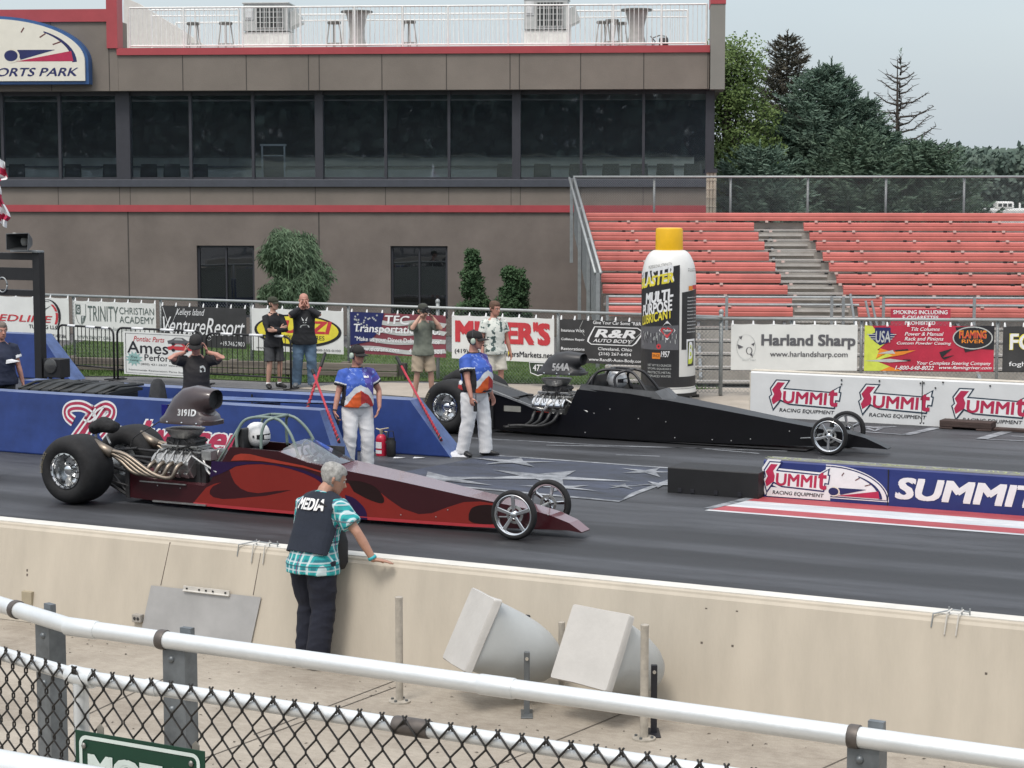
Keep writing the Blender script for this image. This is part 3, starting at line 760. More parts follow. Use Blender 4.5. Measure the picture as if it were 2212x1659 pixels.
# fence along the top of the bleachers and down their left side
yt = 9 * RUN + .5
zt0 = RB.loc(1700, 458, yt).z - .05; zt1 = RB.loc(1700, 382, yt).z
TFN = Frame(RB.world(0, yt), BLDG)
TX = lambda u: TFN.loc(u, 420, 0).x
t = thing('bleacher_fence', 'chain link guard fence across the top of the bleachers', 'fence', TFN.o, BLDG)
m = MB(); chain_link(m, (TX(1238), 0, 0), (TX(2480), 0, 0), zt0 - .25, zt1 - .02, .06, .06, .0034); m.build('chain_link', m_wire, t, fix=False)
m = MB(); m.tube([(TX(1238), 0, zt1), (TX(2480), 0, zt1)], .03, 8); m.build('top_rail', m_post, t, True)
for u in (1243, 1413, 1578, 1745, 1914, 2083, 2252): m = MB(); m.tube([(TX(u), .05, zt0 - .5), (TX(u), .05, zt1)], .03, 8); m.build('post', m_post, t, True)
a_ = RB.loc(1240, 385, yt - .03); b_ = RB.loc(1298, 590, 0)
t = thing('bleacher_fence', 'sloping chain link fence on the open left side of the bleachers', 'fence', RB.o, BLDG)
m = MB(); chain_link(m, (b_.x, 0, 0), (a_.x, yt - .03, 0), lambda q: .2 + q * (rz_(9) - .6), lambda q: b_.z + q * (a_.z - b_.z) - .03, .06, .06, .0034); m.build('chain_link', m_wire, t, fix=False)
m = MB(); m.tube([tuple(b_), tuple(a_)], .034, 8); m.tube([(b_.x - .12, 0, b_.z), (a_.x - .12, yt - .03, a_.z + .01)], .03, 8); m.build('top_rail', m_post, t, True)
for q in (0, .33, .66, 1.0):
    x = b_.x + q * (a_.x - b_.x); yy = q * (yt - .03); m = MB(); m.box(x - .10, x - .02, yy - .05, yy + .05, 0 if q < .9 else 2, b_.z + q * (a_.z - b_.z)); m.build('post', m_galv, t)
# beige post with conduits at the tower corner
pz = TFN.world(TX(1537), .35); up_ = thing('utility_post', 'beige ribbed service post at the right corner of the tower', 'post', pz, BLDG)
zt = TFN.loc(1537, 373, .35).z
m = MB()
for k in range(3): m.tube([((k - 1) * .085, 0, 0), ((k - 1) * .085, 0, zt)], .042, 8)
for k in range(9): m.box(-.13, .13, -.05, -.02, zt - .2 - k * .22, zt - .17 - k * .22)
m.build('conduit', mat('beige_conduit', (0.50, 0.44, 0.35), .6, var=.12), up_, 40)
m = MB(); m.box(-.15, .15, -.08, .08, zt, zt + .1); m.build('cap', m_frame, up_)

# camper roof beyond the bleachers
cp = PY(2180, 452, 62.0); cv = thing('camper', 'white camper roof with air conditioner just over the top bench', 'camper', (cp.x, cp.y, 0), BLDG)
z = cp.z; m = MB(); m.box(-.75, 2.6, -1, 1.2, .5, z + .02); m.build('body', mat('camper_white', (0.62, 0.62, 0.60), .5), cv, bevel=.06)
m = MB(); m.box(-.45, .08, -.4, .3, z + .021, z + .24)
m.build('roof_unit', mat('roof_unit_white', (0.72, 0.72, 0.70), .5), cv, bevel=.05)
m = MB()
for k in range(3): m.box(-.40 + k * .15, -.29 + k * .15, -.415, -.401, z + .08, z + .18)
m.build('vent', m_grl, cv)
m = MB(); m.tube([(.32, 0, z), (.32, 0, z + .2)], .03, 8); m.build('vent_pipe', m_rail, cv)

# ================================================================== banners on the fence
def wave(x, z, s): return .0012 * noise.noise(Vector((x * 1.6 + s, z * 1.8, s * 3.1)))
def banner(label, fr, u0, u1, vt, vb, base, y=-.06, ties=6, uc=None, name='banner', thick=.004):
    uc = uc or (u0 + u1) / 2; vm = (vt + vb) / 2
    x0, x1 = fr.loc(u0, vm, y).x, fr.loc(u1, vm, y).x; z1, z0 = fr.loc(uc, vt, y).z, fr.loc(uc, vb, y).z
    t = thing(name, label, 'banner', fr.world((x0 + x1) / 2, y, z0), fr.deg, 'advertising banners on the fences')
    Wd, Hd = x1 - x0, z1 - z0; s = u0 * .01; m = MB(); nx, nz = 24, 10; V = []; Fc = []
    for i in range(nx + 1):
        for j in range(nz + 1):
            x = -Wd / 2 + Wd * i / nx; zz = Hd * j / nz; sag = -.012 * sin(pi * ((i * ties / nx) % 1)) * (j / nz) ** 3
            V.append((x, wave(x, zz, s), zz + sag))
    for i in range(nx):
        for j in range(nz): a = i * (nz + 1) + j; Fc.append((a, a + nz + 1, a + nz + 2, a + 1))
    n = len(V); V += [(p[0], p[1] + thick, p[2]) for p in V]; Fc += [tuple(n + q for q in reversed(f)) for f in Fc]
    m.add(V, Fc)
    sh = m.build('sheet', base, t, True, fix=False)
    m = MB()
    for k in range(ties + 1):
        x = -Wd / 2 + .03 + (Wd - .06) * k / ties; m.add([(x - .022, -.004, Hd - .02), (x + .022, -.004, Hd - .02), (x + .012, .02, Hd + .06), (x - .012, .02, Hd + .06)], [(0, 1, 2, 3)])
    m.build('tie', m_whi, t)
    def fn(o=.0): return lambda a, b: Vector((-Wd / 2 + a * Wd, wave(-Wd / 2 + a * Wd, b * Hd, s) - .009 - o, b * Hd))
    fn.W = Wd; fn.H = Hd
    return t, fn
m_bwhite = mat('banner_white', (0.68, 0.69, 0.67), .55, var=.06, vs=2, bump=.1, bs=4); m_bblack = mat('banner_charcoal', (0.035, 0.035, 0.036), .55, var=.25, vs=3, bump=.1, bs=4)
PR.update(grey=mat('grey_green_print', (0.10, 0.13, 0.12), .5), yellow=mat('yellow_print', (0.72, 0.62, 0.05), .5), scarlet=mat('scarlet_print', (0.5, 0.04, 0.05), .5), mid=mat('mid_grey_print', (0.10, 0.10, 0.11), .5), teal=mat('teal_print', (0.25, 0.42, 0.40), .5), lime=mat('lime_print', (0.55, 0.62, 0.08), .5), orange=mat('orange_print', (0.68, 0.22, 0.02), .5), pale=mat('pale_print', (0.45, 0.47, 0.46), .5))
ell = lambda cx, cz, rx, rz, n=28, a0=0, a1=2 * pi: [(cx + rx * cos(a0 + (a1 - a0) * i / n), cz + rz * sin(a0 + (a1 - a0) * i / n)) for i in range(n + (0 if abs(a1 - a0 - 2 * pi) < 1e-6 else 1))]

# tuning shop
t, fn = banner('white tuning shop banner with red lettering and rev counter arc', FL, -75, 149, 641, 731, m_bwhite, uc=60)
pr = Prints(); f = fn(); pr['scarlet'].text('REDLINE', .24, .40, .845, .56, f, 0, .02, .2)
pr['black'].text('TUNING LLC', .62, .25, .90, .34, f, 0, .02); pr['black'].text('REDLINETUNING.COM', .28, .05, .68, .12, f, 0, .01); pr['black'].text('440-714-7386', .78, .05, .97, .13, f)
pr['black'].stroke(ell(.80, .55, .115, .40, 24, -.9, 1.9), [.004 + .02 * sin(pi * i / 24) for i in range(25)], f); pr['scarlet'].stroke(ell(.80, .55, .09, .32, 9, -.6, .3), .022, fn(.001)); pr['scarlet'].stroke(ell(.80, .55, .09, .32, 9, .4, 1.1), .022, fn(.001)); pr['black'].stroke(ell(.80, .55, .10, .36, 14, 1.4, 2.7), [.012 - .0008 * i for i in range(15)], f); pr['black'].poly(ell(.73, .62, .010, .03, 12), f); pr['black'].stroke([(.73, .62), (.78, .72), (.83, .80)], [.02, .012, .004], f); pr.build(t)
# school
t, fn = banner('white academy banner with grey green lettering and a quartered shield', FL, 161, 337, 652, 738, m_bwhite)
pr = Prints(); f = fn(); pr['grey'].text('TRINITY', .17, .50, .545, .88, f); pr['grey'].text('CHRISTIAN', .56, .70, .98, .87, f); pr['grey'].text('ACADEMY', .56, .48, .98, .65, f); pr['pale'].text('Where kids long to learn!', .20, .24, .78, .38, f, 0, 0, .35); pr['grey'].text('WWW.TRINITY.ORG', .03, .03, .45, .12, f)
S = [(.02, .92), (.145, .92), (.145, .62), (.12, .46), (.083, .36), (.045, .46), (.02, .62)]; pr['grey'].stroke(S, .006, f, 0, True); pr['grey'].poly([(.022, .66), (.08, .66), (.08, .90), (.022, .90)], f); pr['grey'].poly([(.085, .40), (.118, .48), (.142, .62), (.085, .62)], f); pr['white'].text('G', .035, .70, .068, .86, fn(.002)); pr['white'].text('T', .095, .46, .122, .60, fn(.002)); pr.build(t)
# resort
t, fn = banner('charcoal resort banner with white script lettering', FL, 349, 532, 662, 750, m_bblack)
pr = Prints(); f = fn(); pr['white'].text('VentureResort', .02, .30, .985, .72, f, 0, .008, .35); pr['white'].text('Kelleys Island', .18, .72, .52, .93, f, 0, 0, .4); pr['white'].stroke([(.02, .95), (.10, .40), (.20, .90)], [.006, .014, .006], f); pr['white'].stroke([(.55, .34), (.60, .22), (.56, .16), (.53, .24), (.62, .30)], .006, f); pr['white'].text('419.746.2900', .70, .06, .98, .17, f, 0, .01); pr.build(t)
# tyre dealer
t, fn = banner('white banner with yellow oval and red dealer name behind two men', FL, 544, 742, 668, 761, m_bwhite)
pr = Prints(); pr['black'].poly(ell(.505, .50, .475, .38, 40), fn()); pr['yellow'].poly(ell(.505, .51, .445, .33, 40), fn(.002)); pr['scarlet'].text('BUZZI', .22, .44, .88, .74, fn(.004), 0, .05, .22); pr['black'].text('WHOLESALE TIRES', .26, .30, .80, .40, fn(.004), 0, .015); pr['black'].text('www.buzzi.com', .05, .05, .34, .10, fn()); pr['black'].text('800-555-0100', .70, .05, .97, .10, fn()); pr.build(t)
# transport
t, fn = banner('flag patterned transport banner in maroon, navy and grey stripes', FL, 757, 963, 677, 768, mat('banner_wine', (0.20, 0.045, 0.06), .55, var=.15, vs=2))
pr = Prints(); f = fn()
for k in range(4):
    zc = .12 + .22 * k; pr['pale'].stroke([(.30 + .7 * i / 10 if k > 1 else i / 10, zc + .035 * sin(i * .75 + k)) for i in range(11)], .10, f)
pr['navy'].poly([(0, .55), (.33, .62), (.36, 1), (0, 1)], fn(.002)); pr['navy'].poly([(0, .2), (.2, .3), (.33, .62), (0, .55)], fn(.002))
for q in range(22):
    rr = random.Random(q); cx, cz = rr.uniform(.02, .3), rr.uniform(.5, .96); pr['pale'].poly([(cx + .014 * (1 if i % 2 else .42) * sin(pi * i / 5), cz + .032 * (1 if i % 2 else .42) * cos(pi * i / 5)) for i in range(10)], fn(.004))
pr['white'].text('TFC', .37, .74, .63, .95, fn(.006), 0, .03, .1); pr['white'].text('Transportation Co.', .04, .47, .95, .72, fn(.006), 0, .03, .12); pr['white'].text('"Make us your Direct Delivery Service"', .05, .28, .96, .42, fn(.006), 0, .02); pr['white'].text('www.tfctrans.com', .07, .08, .52, .19, fn(.006), 0, .03); pr['white'].text('419-555-0801', .62, .08, .96, .18, fn(.006), 0, .03); pr.build(t)
# market
t, fn = banner('white market banner with big red block lettering', FL, 976, 1197, 684, 779, m_bwhite)
pr = Prints(); pr['scarlet'].text("MILLER'S", .035, .38, .965, .90, fn(), 0, .07); pr['black'].text('(419) 734-2291', .03, .10, .42, .23, fn(), 0, .02); pr['black'].text('MillersMarkets.net', .49, .10, .985, .23, fn(), 0, .025); pr['yellow'].text('l', .560, .12, .572, .23, fn(.003), 0, .04); pr['yellow'].text('l', .578, .12, .590, .23, fn(.003), 0, .04); pr.build(t)
# body shop
t, fn = banner('black body shop banner with white rounded double R emblem', FL, 1209, 1392, 691, 786, m_bblack)
pr = Prints(); f = fn()
pr['white'].text('Give Your Car Some "R&R"', .40, .90, .98, .98, f, 0, .02)
fr_ = [(.42, .84), (.92, .84), (.97, .78), (.97, .70), (.90, .50), (.86, .44), (.38, .44), (.34, .50), (.35, .58)]; pr['white'].stroke(fr_, .020, f, 0, True); pr['white'].text('R&R', .42, .60, .90, .79, fn(.002), 0, .04, .25); pr['white'].text('AUTO BODY', .40, .49, .86, .57, fn(.002), 0, .03, .25)
for k, s in enumerate(('Insurance Work', 'Collision Repair', 'Restorations')): pr['white'].text(s, .02, .70 - k * .21, .30, .77 - k * .21, f, 0, .02)
pr['white'].text('Cleveland, Ohio', .46, .30, .86, .38, f, 0, .02); pr['white'].text('(216) 267-6454', .47, .18, .85, .27, f, 0, .02); pr['white'].text('www.RandR-Auto-Body.com', .35, .04, .99, .13, f, 0, .02); pr['pale'].stroke([(.30, .62), (.24, .80), (.28, .97)], .005, f); pr['pale'].stroke([(.80, .42), (.90, .62), (.99, .78)], .008, fn(.004)); pr.build(t)
# rocker arms
t, fn = banner('plain white banner with dark grey web address, right of the giant can', FRt, 1579, 1852, 700, 800, m_bwhite)
pr = Prints(); f = fn(); pr['mid'].text('Harland Sharp', .24, .46, .985, .78, f, 0, .045); pr['mid'].text('www.harlandsharp.com', .31, .26, .925, .41, f, 0, .022)
for a in ([(.06, .72), (.09, .74), (.08, .66)], [(.05, .56), (.10, .50), (.06, .46)], [(.16, .56), (.19, .60), (.18, .52)], [(.15, .34), (.17, .36), (.175, .27)]): pr['mid'].poly(a, f)
pr['mid'].stroke(ell(.145, .42, .022, .075), .007, f, 0, True); pr['pale'].stroke(ell(.12, .50, .075, .27), .004, f, 0, True); pr['pale'].text('Since 1967', .09, .20, .20, .235, f); pr.build(t)
# steering parts: two emblems and flame colours
m_fl = mat('banner_crimson', (0.42, 0.02, 0.05), .5, var=.2, vs=1.5)
t, fn = banner('crimson steering parts banner with yellow flames and a black oval emblem', FRt, 1867, 2147, 703, 802, m_fl)
pr = Prints(); f = fn(); pr['lime'].poly([(0, 0), (.12, 0), (.20, .10), (.09, .22), (.22, .34), (.10, .46), (.16, .60), (.06, .98), (0, 1)], f); pr['orange'].poly([(.12, 0), (.30, 0), (.20, .10)], f); pr['orange'].poly([(.09, .25), (.30, .36), (.40, .46), (.22, .42), (.12, .50)], f)
pr['black'].poly([(.78, .42), (.90, .50), (1, .48), (1, 1), (.86, 1), (.70, .96)], f); pr['black'].poly([(.58, .42), (.68, .50), (.60, .30), (.70, .36), (.62, .26)], f)
pr['pale'].poly([(0, .22), (.20, .27), (.34, .22), (.20, .19)], fn(.002)); pr['pale'].poly([(.10, .38), (.22, .46), (.24, .38)], fn(.002)); pr['black'].stroke([(.24, .44), (.34, .47)], .03, fn(.002)); pr['black'].stroke([(.30, .24), (.36, .24)], .03, fn(.002))
pr['navy'].poly([(.03, .78), (.08, .84), (.08, .95), (.20, .95), (.20, .84), (.24, .80), (.18, .62), (.12, .56), (.08, .64)], fn(.003)); pr['pale'].text('USA', .085, .62, .20, .88, fn(.005), 0, .03, .05)
for k in range(3): pr['pale'].stroke([(.02 + .015 * k, .80 - .05 * k), (.085, .80 - .05 * k)], .018, fn(.005)); pr['pale'].stroke([(.20, .80 - .05 * k), (.245 - .015 * k, .80 - .05 * k)], .018, fn(.005))
for k, (s, a, b) in enumerate((('Tilt Columns', .36, .58), ('Power & Manual', .31, .61), ('Rack and Pinions', .31, .61), ('Custom Powder Coating', .25, .67))): pr['white'].text(s, a, .88 - k * .105, b, .96 - k * .105, fn(.004), 0, .02, .25)
pr['pale'].poly(ell(.835, .735, .155, .25, 30), fn(.002)); pr['black'].poly(ell(.835, .735, .145, .225, 30), fn(.004)); pr['orange'].text('FLAMING', .73, .72, .94, .90, fn(.006), 0, .05); pr['scarlet'].text('FLAMING', .735, .725, .935, .86, fn(.007), 0, .02); pr['orange'].text('RIVER', .75, .62, .92, .70, fn(.006), 0, .03)
pr['white'].text('Your Complete Steering Company', .41, .12, .98, .22, fn(.004), 0, .02, .25); pr['white'].text('1-800-648-8022', .24, .03, .54, .12, fn(.004), 0, .025, .3); pr['white'].text('www.flamingriver.com', .58, .03, .985, .12, fn(.004), 0, .025, .3); pr.build(t)
# lamp maker, cut by the frame
t, fn = banner('black banner with white capitals cut by the right edge', FRt, 2166, 2420, 704, 803, m_bblack, uc=2200)
pr = Prints(); pr['yellow'].text('FOGHORN', .055, .47, .93, .84, fn(), 0, .06); pr['white'].text('FOGHORN', .06, .475, .925, .835, fn(.003), 0, .03); pr['white'].text('foghorn.com', .055, .09, .50, .22, fn(), 0, .01); pr.build(t)
# notice board on the bleacher rail
NB = Frame(RB.world(0, -.72), BLDG)
x0, x1 = NB.loc(1924, 690, 0).x, NB.loc(2053, 690, 0).x; z1, z0 = NB.loc(1990, 667, 0).z, NB.loc(1990, 704, 0).z
t = thing('notice_board', 'red no smoking notice board hung on the bleacher rail', 'sign', NB.world((x0 + x1) / 2, 0, z0), BLDG)
m = MB(); m.box((x0 - x1) / 2, (x1 - x0) / 2, 0, .02, 0, z1 - z0); m.build('panel', mat('notice_red', (0.40, 0.03, 0.06), .5), t)
H = z1 - z0; W2 = (x1 - x0) / 2; fq = lambda a, b: Vector((a, -.004, b)); m = MB()
m.text('SMOKING INCLUDING', -W2 * .92, H * .68, W2 * .9, H * .92, fq, 0, .03); m.text('E-CIGARETTES', -W2 * .6, H * .38, W2 * .6, H * .60, fq, 0, .03); m.text('PROHIBITED', -W2 * .52, H * .06, W2 * .5, H * .28, fq, 0, .03); m.build('lettering', m_whi, t)

# ================================================================== trees
def leafmat(name, a, b, var=2.0):
    m = mat(name, a, .7, vs=var, col2=b, spec=.25); return m
m_bark = mat('bark_grey_brown', (0.06, 0.05, 0.042), .95, var=.3, vs=12)
def spruce(label, base, h, wdt, seed, leaf, group=None, z_crown=.4, dens=1.0, tops=(), bare=None, ex=.85, name='spruce_tree', cat='tree'):
    rr = random.Random(seed); t = thing(name, label, cat, base, 0, group)
    tk = MB(); lean = rr.uniform(-.02, .02)
    tk.tube([(0, 0, 0), (lean * h * .3, 0, h * .5), (lean * h, 0, h)], [h * .022, h * .013, .008], 8)
    cr = MB(); bb = MB()
    def spray(p, d, ln, n):
        """a shoot: pairs of needle clumps along d"""
        d = d.normalized(); s = d.cross(Vector((0, 0, 1))); s = s.normalized() if s.length > .01 else Vector((1, 0, 0)); u = s.cross(d)
        for k in range(n):
            q = p + d * (ln * k / max(1, n - 1)); a = rr.uniform(0, 2 * pi); o = s * cos(a) + u * sin(a)
            tip = q + d * rr.uniform(.08, .16) + o * rr.uniform(.03, .085); wv = d.cross(o) * rr.uniform(.014, .028)
            cr.add([q - wv, q + wv, tip + wv * .5, tip - wv * .5], [(0, 1, 2, 3)])
    axes = [(Vector((0, 0, 0)), h, wdt, 1.0)] + [(Vector((dx, dy, 0)), hh, ww, .8) for dx, dy, hh, ww in tops]
    for off, H_, W_, dn in axes:
        nb = int(95 * dens * dn)
        for i in range(nb):
            f = (i + rr.random()) / nb; f = f ** .9
            zz = z_crown + (H_ - z_crown) * f; Lb = W_ * (1 - f) ** ex * rr.uniform(.72, 1.12) + .12
            a = i * 2.4 + rr.uniform(-.4, .4); up = .05 + .55 * f + rr.uniform(-.15, .12)
            d = Vector((cos(a), sin(a), up)); p0 = off + Vector((0, 0, zz)); droop = -.16 * Lb
            ns = max(4, int(Lb / .09)); pts = []
            for k in range(ns + 1):
                q = k / ns; pts.append(p0 + d * (Lb * q) + Vector((0, 0, droop * sin(q * pi * .8))))
            bq = 1.7 if bare else 1.0; bb.tube([pts[0], pts[ns // 2], pts[-1]], [.022 * bq, .014 * bq, .006 * bq], 4, caps=False)
            if bare and bare(f, a, rr):
                for k in list(range(2, ns + 1)) * 2:
                    q = pts[k]; o = Vector((rr.uniform(-1, 1), rr.uniform(-1, 1), rr.uniform(-.3, .6))); bb.tube([q, q + o * rr.uniform(.10, .34)], [.012, .006], 3, caps=False)
                continue
            for k in range(1, ns + 1):
                q = pts[k]; sl = .34 * (1 - .55 * k / ns) * (.5 + .5 * min(1, Lb)) + .10
                for sgn in (-1, 1):
                    o = Vector((-sin(a) * sgn, cos(a) * sgn, 0)) * .9 + d * .55 + Vector((0, 0, rr.uniform(-.15, .35)))
                    spray(q, o, sl, 5)
                spray(q, d + Vector((0, 0, .35)), .16, 4)
        spray(off + Vector((0, 0, H_ - .2)), Vector((0, 0, 1)), .5, 14)
    tk.v += []; o1 = len(tk.v); tk.add(bb.v, bb.f)
    tk.build('trunk', m_bark, t, fix=False); cr.build('crown', leaf, t, fix=False)
    return t
def broadleaf(label, base, h, rx, rz, zc, seed, leaf, name='broadleaf_tree', group=None, n=9000, ls=.10, cat='tree', lumps=26, droop=0.0, cone=0.0):
    rr = random.Random(seed); t = thing(name, label, cat, base, 0, group)
    tk = MB(); tk.tube([(0, 0, 0), (.05, 0, zc * .6), (0, .05, zc)], [h * .028, h * .02, h * .014], 8)
    C_ = []
    for i in range(lumps):
        a = rr.uniform(0, 2 * pi); q = rr.random() ** .5; zq = rr.uniform(-1, 1); s = sqrt(max(0, 1 - zq * zq * .8))
        kz = 1 - cone * (zq + 1) / 2; s = s if not cone else 1.0; c = Vector((rx * .78 * q * s * cos(a) * kz, rx * .78 * q * s * sin(a) * kz, zc + rz * .84 * zq)); C_.append((c, rr.uniform(.24, .40) * min(rx, rz) * (.4 + .6 * kz)))
        if rr.random() < .6: tk.tube([(0, 0, zc * rr.uniform(.6, .95)), tuple(c * .5 + Vector((0, 0, zc * .5))), tuple(c)], [.05, .03, .008], 5, caps=False)
    tk.build('trunk', m_bark, t, fix=False)
    cr = MB()
    for k in range(n):
        c, r = C_[rr.randrange(lumps)]
        v = Vector((rr.gauss(0, 1), rr.gauss(0, 1), rr.gauss(0, 1))).normalized() * r * rr.uniform(.55, 1.08); p = c + v
        a = Vector((rr.uniform(-1, 1), rr.uniform(-1, 1), rr.uniform(-.6, .6) - droop)).normalized(); b = a.orthogonal().normalized(); b = (b + a.cross(b) * rr.uniform(-1, 1)).normalized()
        L_ = ls * rr.uniform(.6, 1.3) * (1 + droop * 1.5); w_ = ls * rr.uniform(.25, .45) / (1 + droop * 1.2)
        cr.add([p, p + a * L_ * .5 + b * w_, p + a * L_, p + a * L_ * .5 - b * w_], [(0, 1, 2, 3)])
    cr.build('crown', leaf, t, fix=False); return t
lf_blue = leafmat('blue_spruce_needles', (0.062, 0.110, 0.083), (0.155, 0.22, 0.165)); lf_dk = leafmat('dark_spruce_needles', (0.053, 0.095, 0.066), (0.13, 0.185, 0.125))
lf_brown = leafmat('bronzed_spruce_needles', (0.035, 0.042, 0.032), (0.10, 0.085, 0.06)); lf_lt = leafmat('locust_leaves', (0.05, 0.095, 0.022), (0.16, 0.22, 0.075)); lf_far = leafmat('hazed_far_leaves', (0.065, 0.10, 0.08), (0.12, 0.16, 0.13), .4)  # far leaf colours lightened, with haze painted into them
def at_ground(u, Y): p = PY(u, 420, Y); return (p.x, p.y, 0)
def zat(v, Y): return PY(1700, v, Y).z
spruce('tallest bronze tipped spruce with a thin spire, behind the blue one', at_ground(1697, 70), zat(86, 70), 3.1, 11, lf_brown, 'spruces behind the bleachers', dens=1.5, ex=.72)
spruce('broad dense blue spruce with several leaders above the bleachers', at_ground(1765, 63), zat(158, 63), 3.9, 5, lf_blue, 'spruces behind the bleachers', dens=2.0, ex=.74, tops=((.80, .1, zat(176, 63), 1.9), (.35, -.2, zat(150, 63), 1.2), (-1.1, .2, zat(255, 63), 2.6), (1.55, 0, zat(225, 63), 2.0), (2.2, 0, zat(292, 63), 2.0)))
spruce('low spreading spruce between the blue spruce and the dead one', at_ground(1850, 60), zat(290, 60), 3.2, 15, lf_dk, 'spruces behind the bleachers', dens=1.5, ex=.66)
spruce('half dead spruce with a bare twiggy top and green low branches', at_ground(1940, 66), zat(128, 66), 3.4, 21, lf_dk, 'spruces behind the bleachers', dens=.8, bare=lambda f, a, r: f > .40 or (f > .25 and r.random() < .5 and cos(a) < .2))
spruce('short dark spruce at the foot of the half dead spruce', at_ground(1990, 61), zat(318, 61), 3.4, 25, lf_dk, 'spruces behind the bleachers', dens=1.5, ex=.6)
spruce('low bushy spruce right behind the fence posts at the left', at_ground(1640, 58), zat(330, 58), 2.8, 27, lf_blue, 'spruces behind the bleachers', dens=1.3, ex=.6)
broadleaf('light green feathery tree at the right edge of the tower', at_ground(1570, 62), 7.6, 1.9, 2.7, zat(280, 62), 31, lf_lt, n=26000, ls=.10, lumps=44)
mb = MB(); rr = random.Random(77)
for k in range(60000):
    u = rr.uniform(2050, 2420) if k < 26000 else rr.choice((rr.uniform(2400, 4300), rr.uniform(1200, 2060), rr.uniform(-2500, -200))); Y = rr.uniform(135, 175); top = zat(330 + 16 * noise.noise(Vector((u * .022, 0, 3))) + 8 * noise.noise(Vector((u * .07, 1, 3))), 150)
    p = PY(u, 400, Y); z = top * (rr.random() ** .6); s = rr.uniform(.25, .6); a = Vector((rr.gauss(0, 1), rr.gauss(0, 1), rr.gauss(0, 1))).normalized(); b = a.orthogonal().normalized()
    q = Vector((p.x, p.y, z)); mb.add([q, q + (a + b) * s * .5, q + a * s, q + (a - b) * s * .5], [(0, 1, 2, 3)])
tag(mb.build('treeline', lf_far, fix=False), 'far dark green line of woodland at the right edge', 'woodland', kind='stuff')
# planting before the tower
pW = PY(632, 640, 49.5)
broadleaf('rounded weeping tree with drooping foliage before the tower wall', (pW.x, pW.y, 0), 2.9, 1.02, 1.28, 1.60, 48, leafmat('weeping_leaves', (0.055, 0.10, 0.055), (0.14, 0.20, 0.12)), 'weeping_tree', n=30000, ls=.085, lumps=46, droop=.9)
lf_j = leafmat('juniper_leaves', (0.028, 0.065, 0.03), (0.075, 0.13, 0.06))
pJ = PY(1020, 640, 49.8); broadleaf('taller narrow juniper shrub beside the right tower window', (pJ.x, pJ.y, 0), 2.4, .56, 1.12, 1.35, 43, lf_j, 'juniper_shrub', 'juniper shrubs by the tower', 14000, .07, 'shrub', 80, cone=.8)
pJ = PY(1112, 640, 49.6); broadleaf('shorter rounder juniper shrub left of the bleachers', (pJ.x, pJ.y, 0), 2.0, .66, .92, 1.05, 44, lf_j, 'juniper_shrub', 'juniper shrubs by the tower', 14000, .07, 'shrub', 80, cone=.55)

# woodland behind the spectators, mirrored in the ribbon windows
mb = MB(); rr = random.Random(78)
for k in range(52000):
    x = rr.uniform(-70, 55); y = -rr.uniform(48, 62); top = 15 + 3.5 * noise.noise(Vector((x * .06, 0, 9))) + 1.5 * noise.noise(Vector((x * .3, 0, 2)))
    z = top * rr.random() ** .8; s = rr.uniform(.5, 1.15); a = Vector((rr.gauss(0, 1), rr.gauss(0, 1), rr.gauss(0, 1))).normalized(); b = a.orthogonal().normalized(); q = Vector((x, y, z))
    mb.add([q, q + (a + b) * s * .5, q + a * s, q + (a - b) * s * .5], [(0, 1, 2, 3)])
tag(mb.build('treeline', lf_far, fix=False), 'woodland behind the stand, seen only mirrored in the tower windows', 'woodland', kind='stuff')

# the stand the picture was taken from, behind the camera (mirrored in the windows)
gs = thing('grandstand', 'spectator stand behind the viewpoint, seen only mirrored in the tower windows', 'grandstand', (0, -3, 0), 0)
m = MB()
for i in range(13):
    y = -i * .8; z = 2.0 + i * .26
    m.box(-26, 24, y - .8, y - .45, z - .04, z); m.box(-26, 24, y - .3, y, z + .38, z + .43); m.box(-26, 24, y - .84, y - .81, z - .04, z + .21)
m.build('plank', mat('stand_olive_grey', (0.34, 0.35, 0.27), .6, var=.2, vs=2), gs)
m = MB()
for x in range(-24, 25, 4):
    for y in (-2, -6, -10): m.box(x - .05, x + .05, y - .05, y + .05, 0, 1.9 + -y / .8 * .26)
m.build('leg', m_galv, gs)

# ================================================================== strip walls and starting island
m_bluew = mat('blue_wall_paint', (0.019, 0.044, 0.18), .42, var=.22, vs=2.2, bump=.12, bs=5)
m_bluel = mat('lighter_blue_paint', (0.075, 0.12, 0.27), .5, var=.3, vs=4, bump=.15, bs=8)
m_whitew = mat('white_wall_paint', (0.64, 0.65, 0.65), .5, var=.07, vs=1.2, bump=.1, bs=5)
m_whitet = mat('weathered_wall_top', (0.55, 0.50, 0.42), .8, var=.2, vs=5)

# white barrier with the word marks
WB = Frame(G(1620, 899), TRACK)
ht = WB.loc(1992, 818, 0).z
t = thing('barrier_wall', 'white concrete track wall with three red word marks', 'barrier', WB.o, TRACK)
m = MB(); prof = [(.0, 0), (.02, ht - .03), (.05, ht), (.30, ht), (.33, ht - .03), (.35, 0)]
m.prism(prof, lambda a, b, d: Vector((d, a, b)), 0, 22); m.build('wall', m_whitew, t)
m = MB(); m.box(-.015, 22, .045, .305, ht + .001, ht + .012); m.box(-.02, -.003, .02, .33, 0, ht - .02); m.build('cap', m_whitet, t)
m = MB(); c1 = crop(3300, 1400, 3.0164)
for u in (998,): x = WB.loc(*c1(u, 500), 0).x; m.box(x - .006, x + .006, -.003, .0, .05, ht - .04)
for u, v in ((40, 290), (40, 340), (490, 300), (978, 328), (1018, 325), (1245, 318), (1155, 385), (1805, 360), (978, 803), (1015, 803)):
    p = WB.loc(*c1(u, v), 0); m.box(p.x - .012, p.x + .012, -.002, .012, p.z - .012, p.z + .012)
m.build('fixing', m_dark, t)
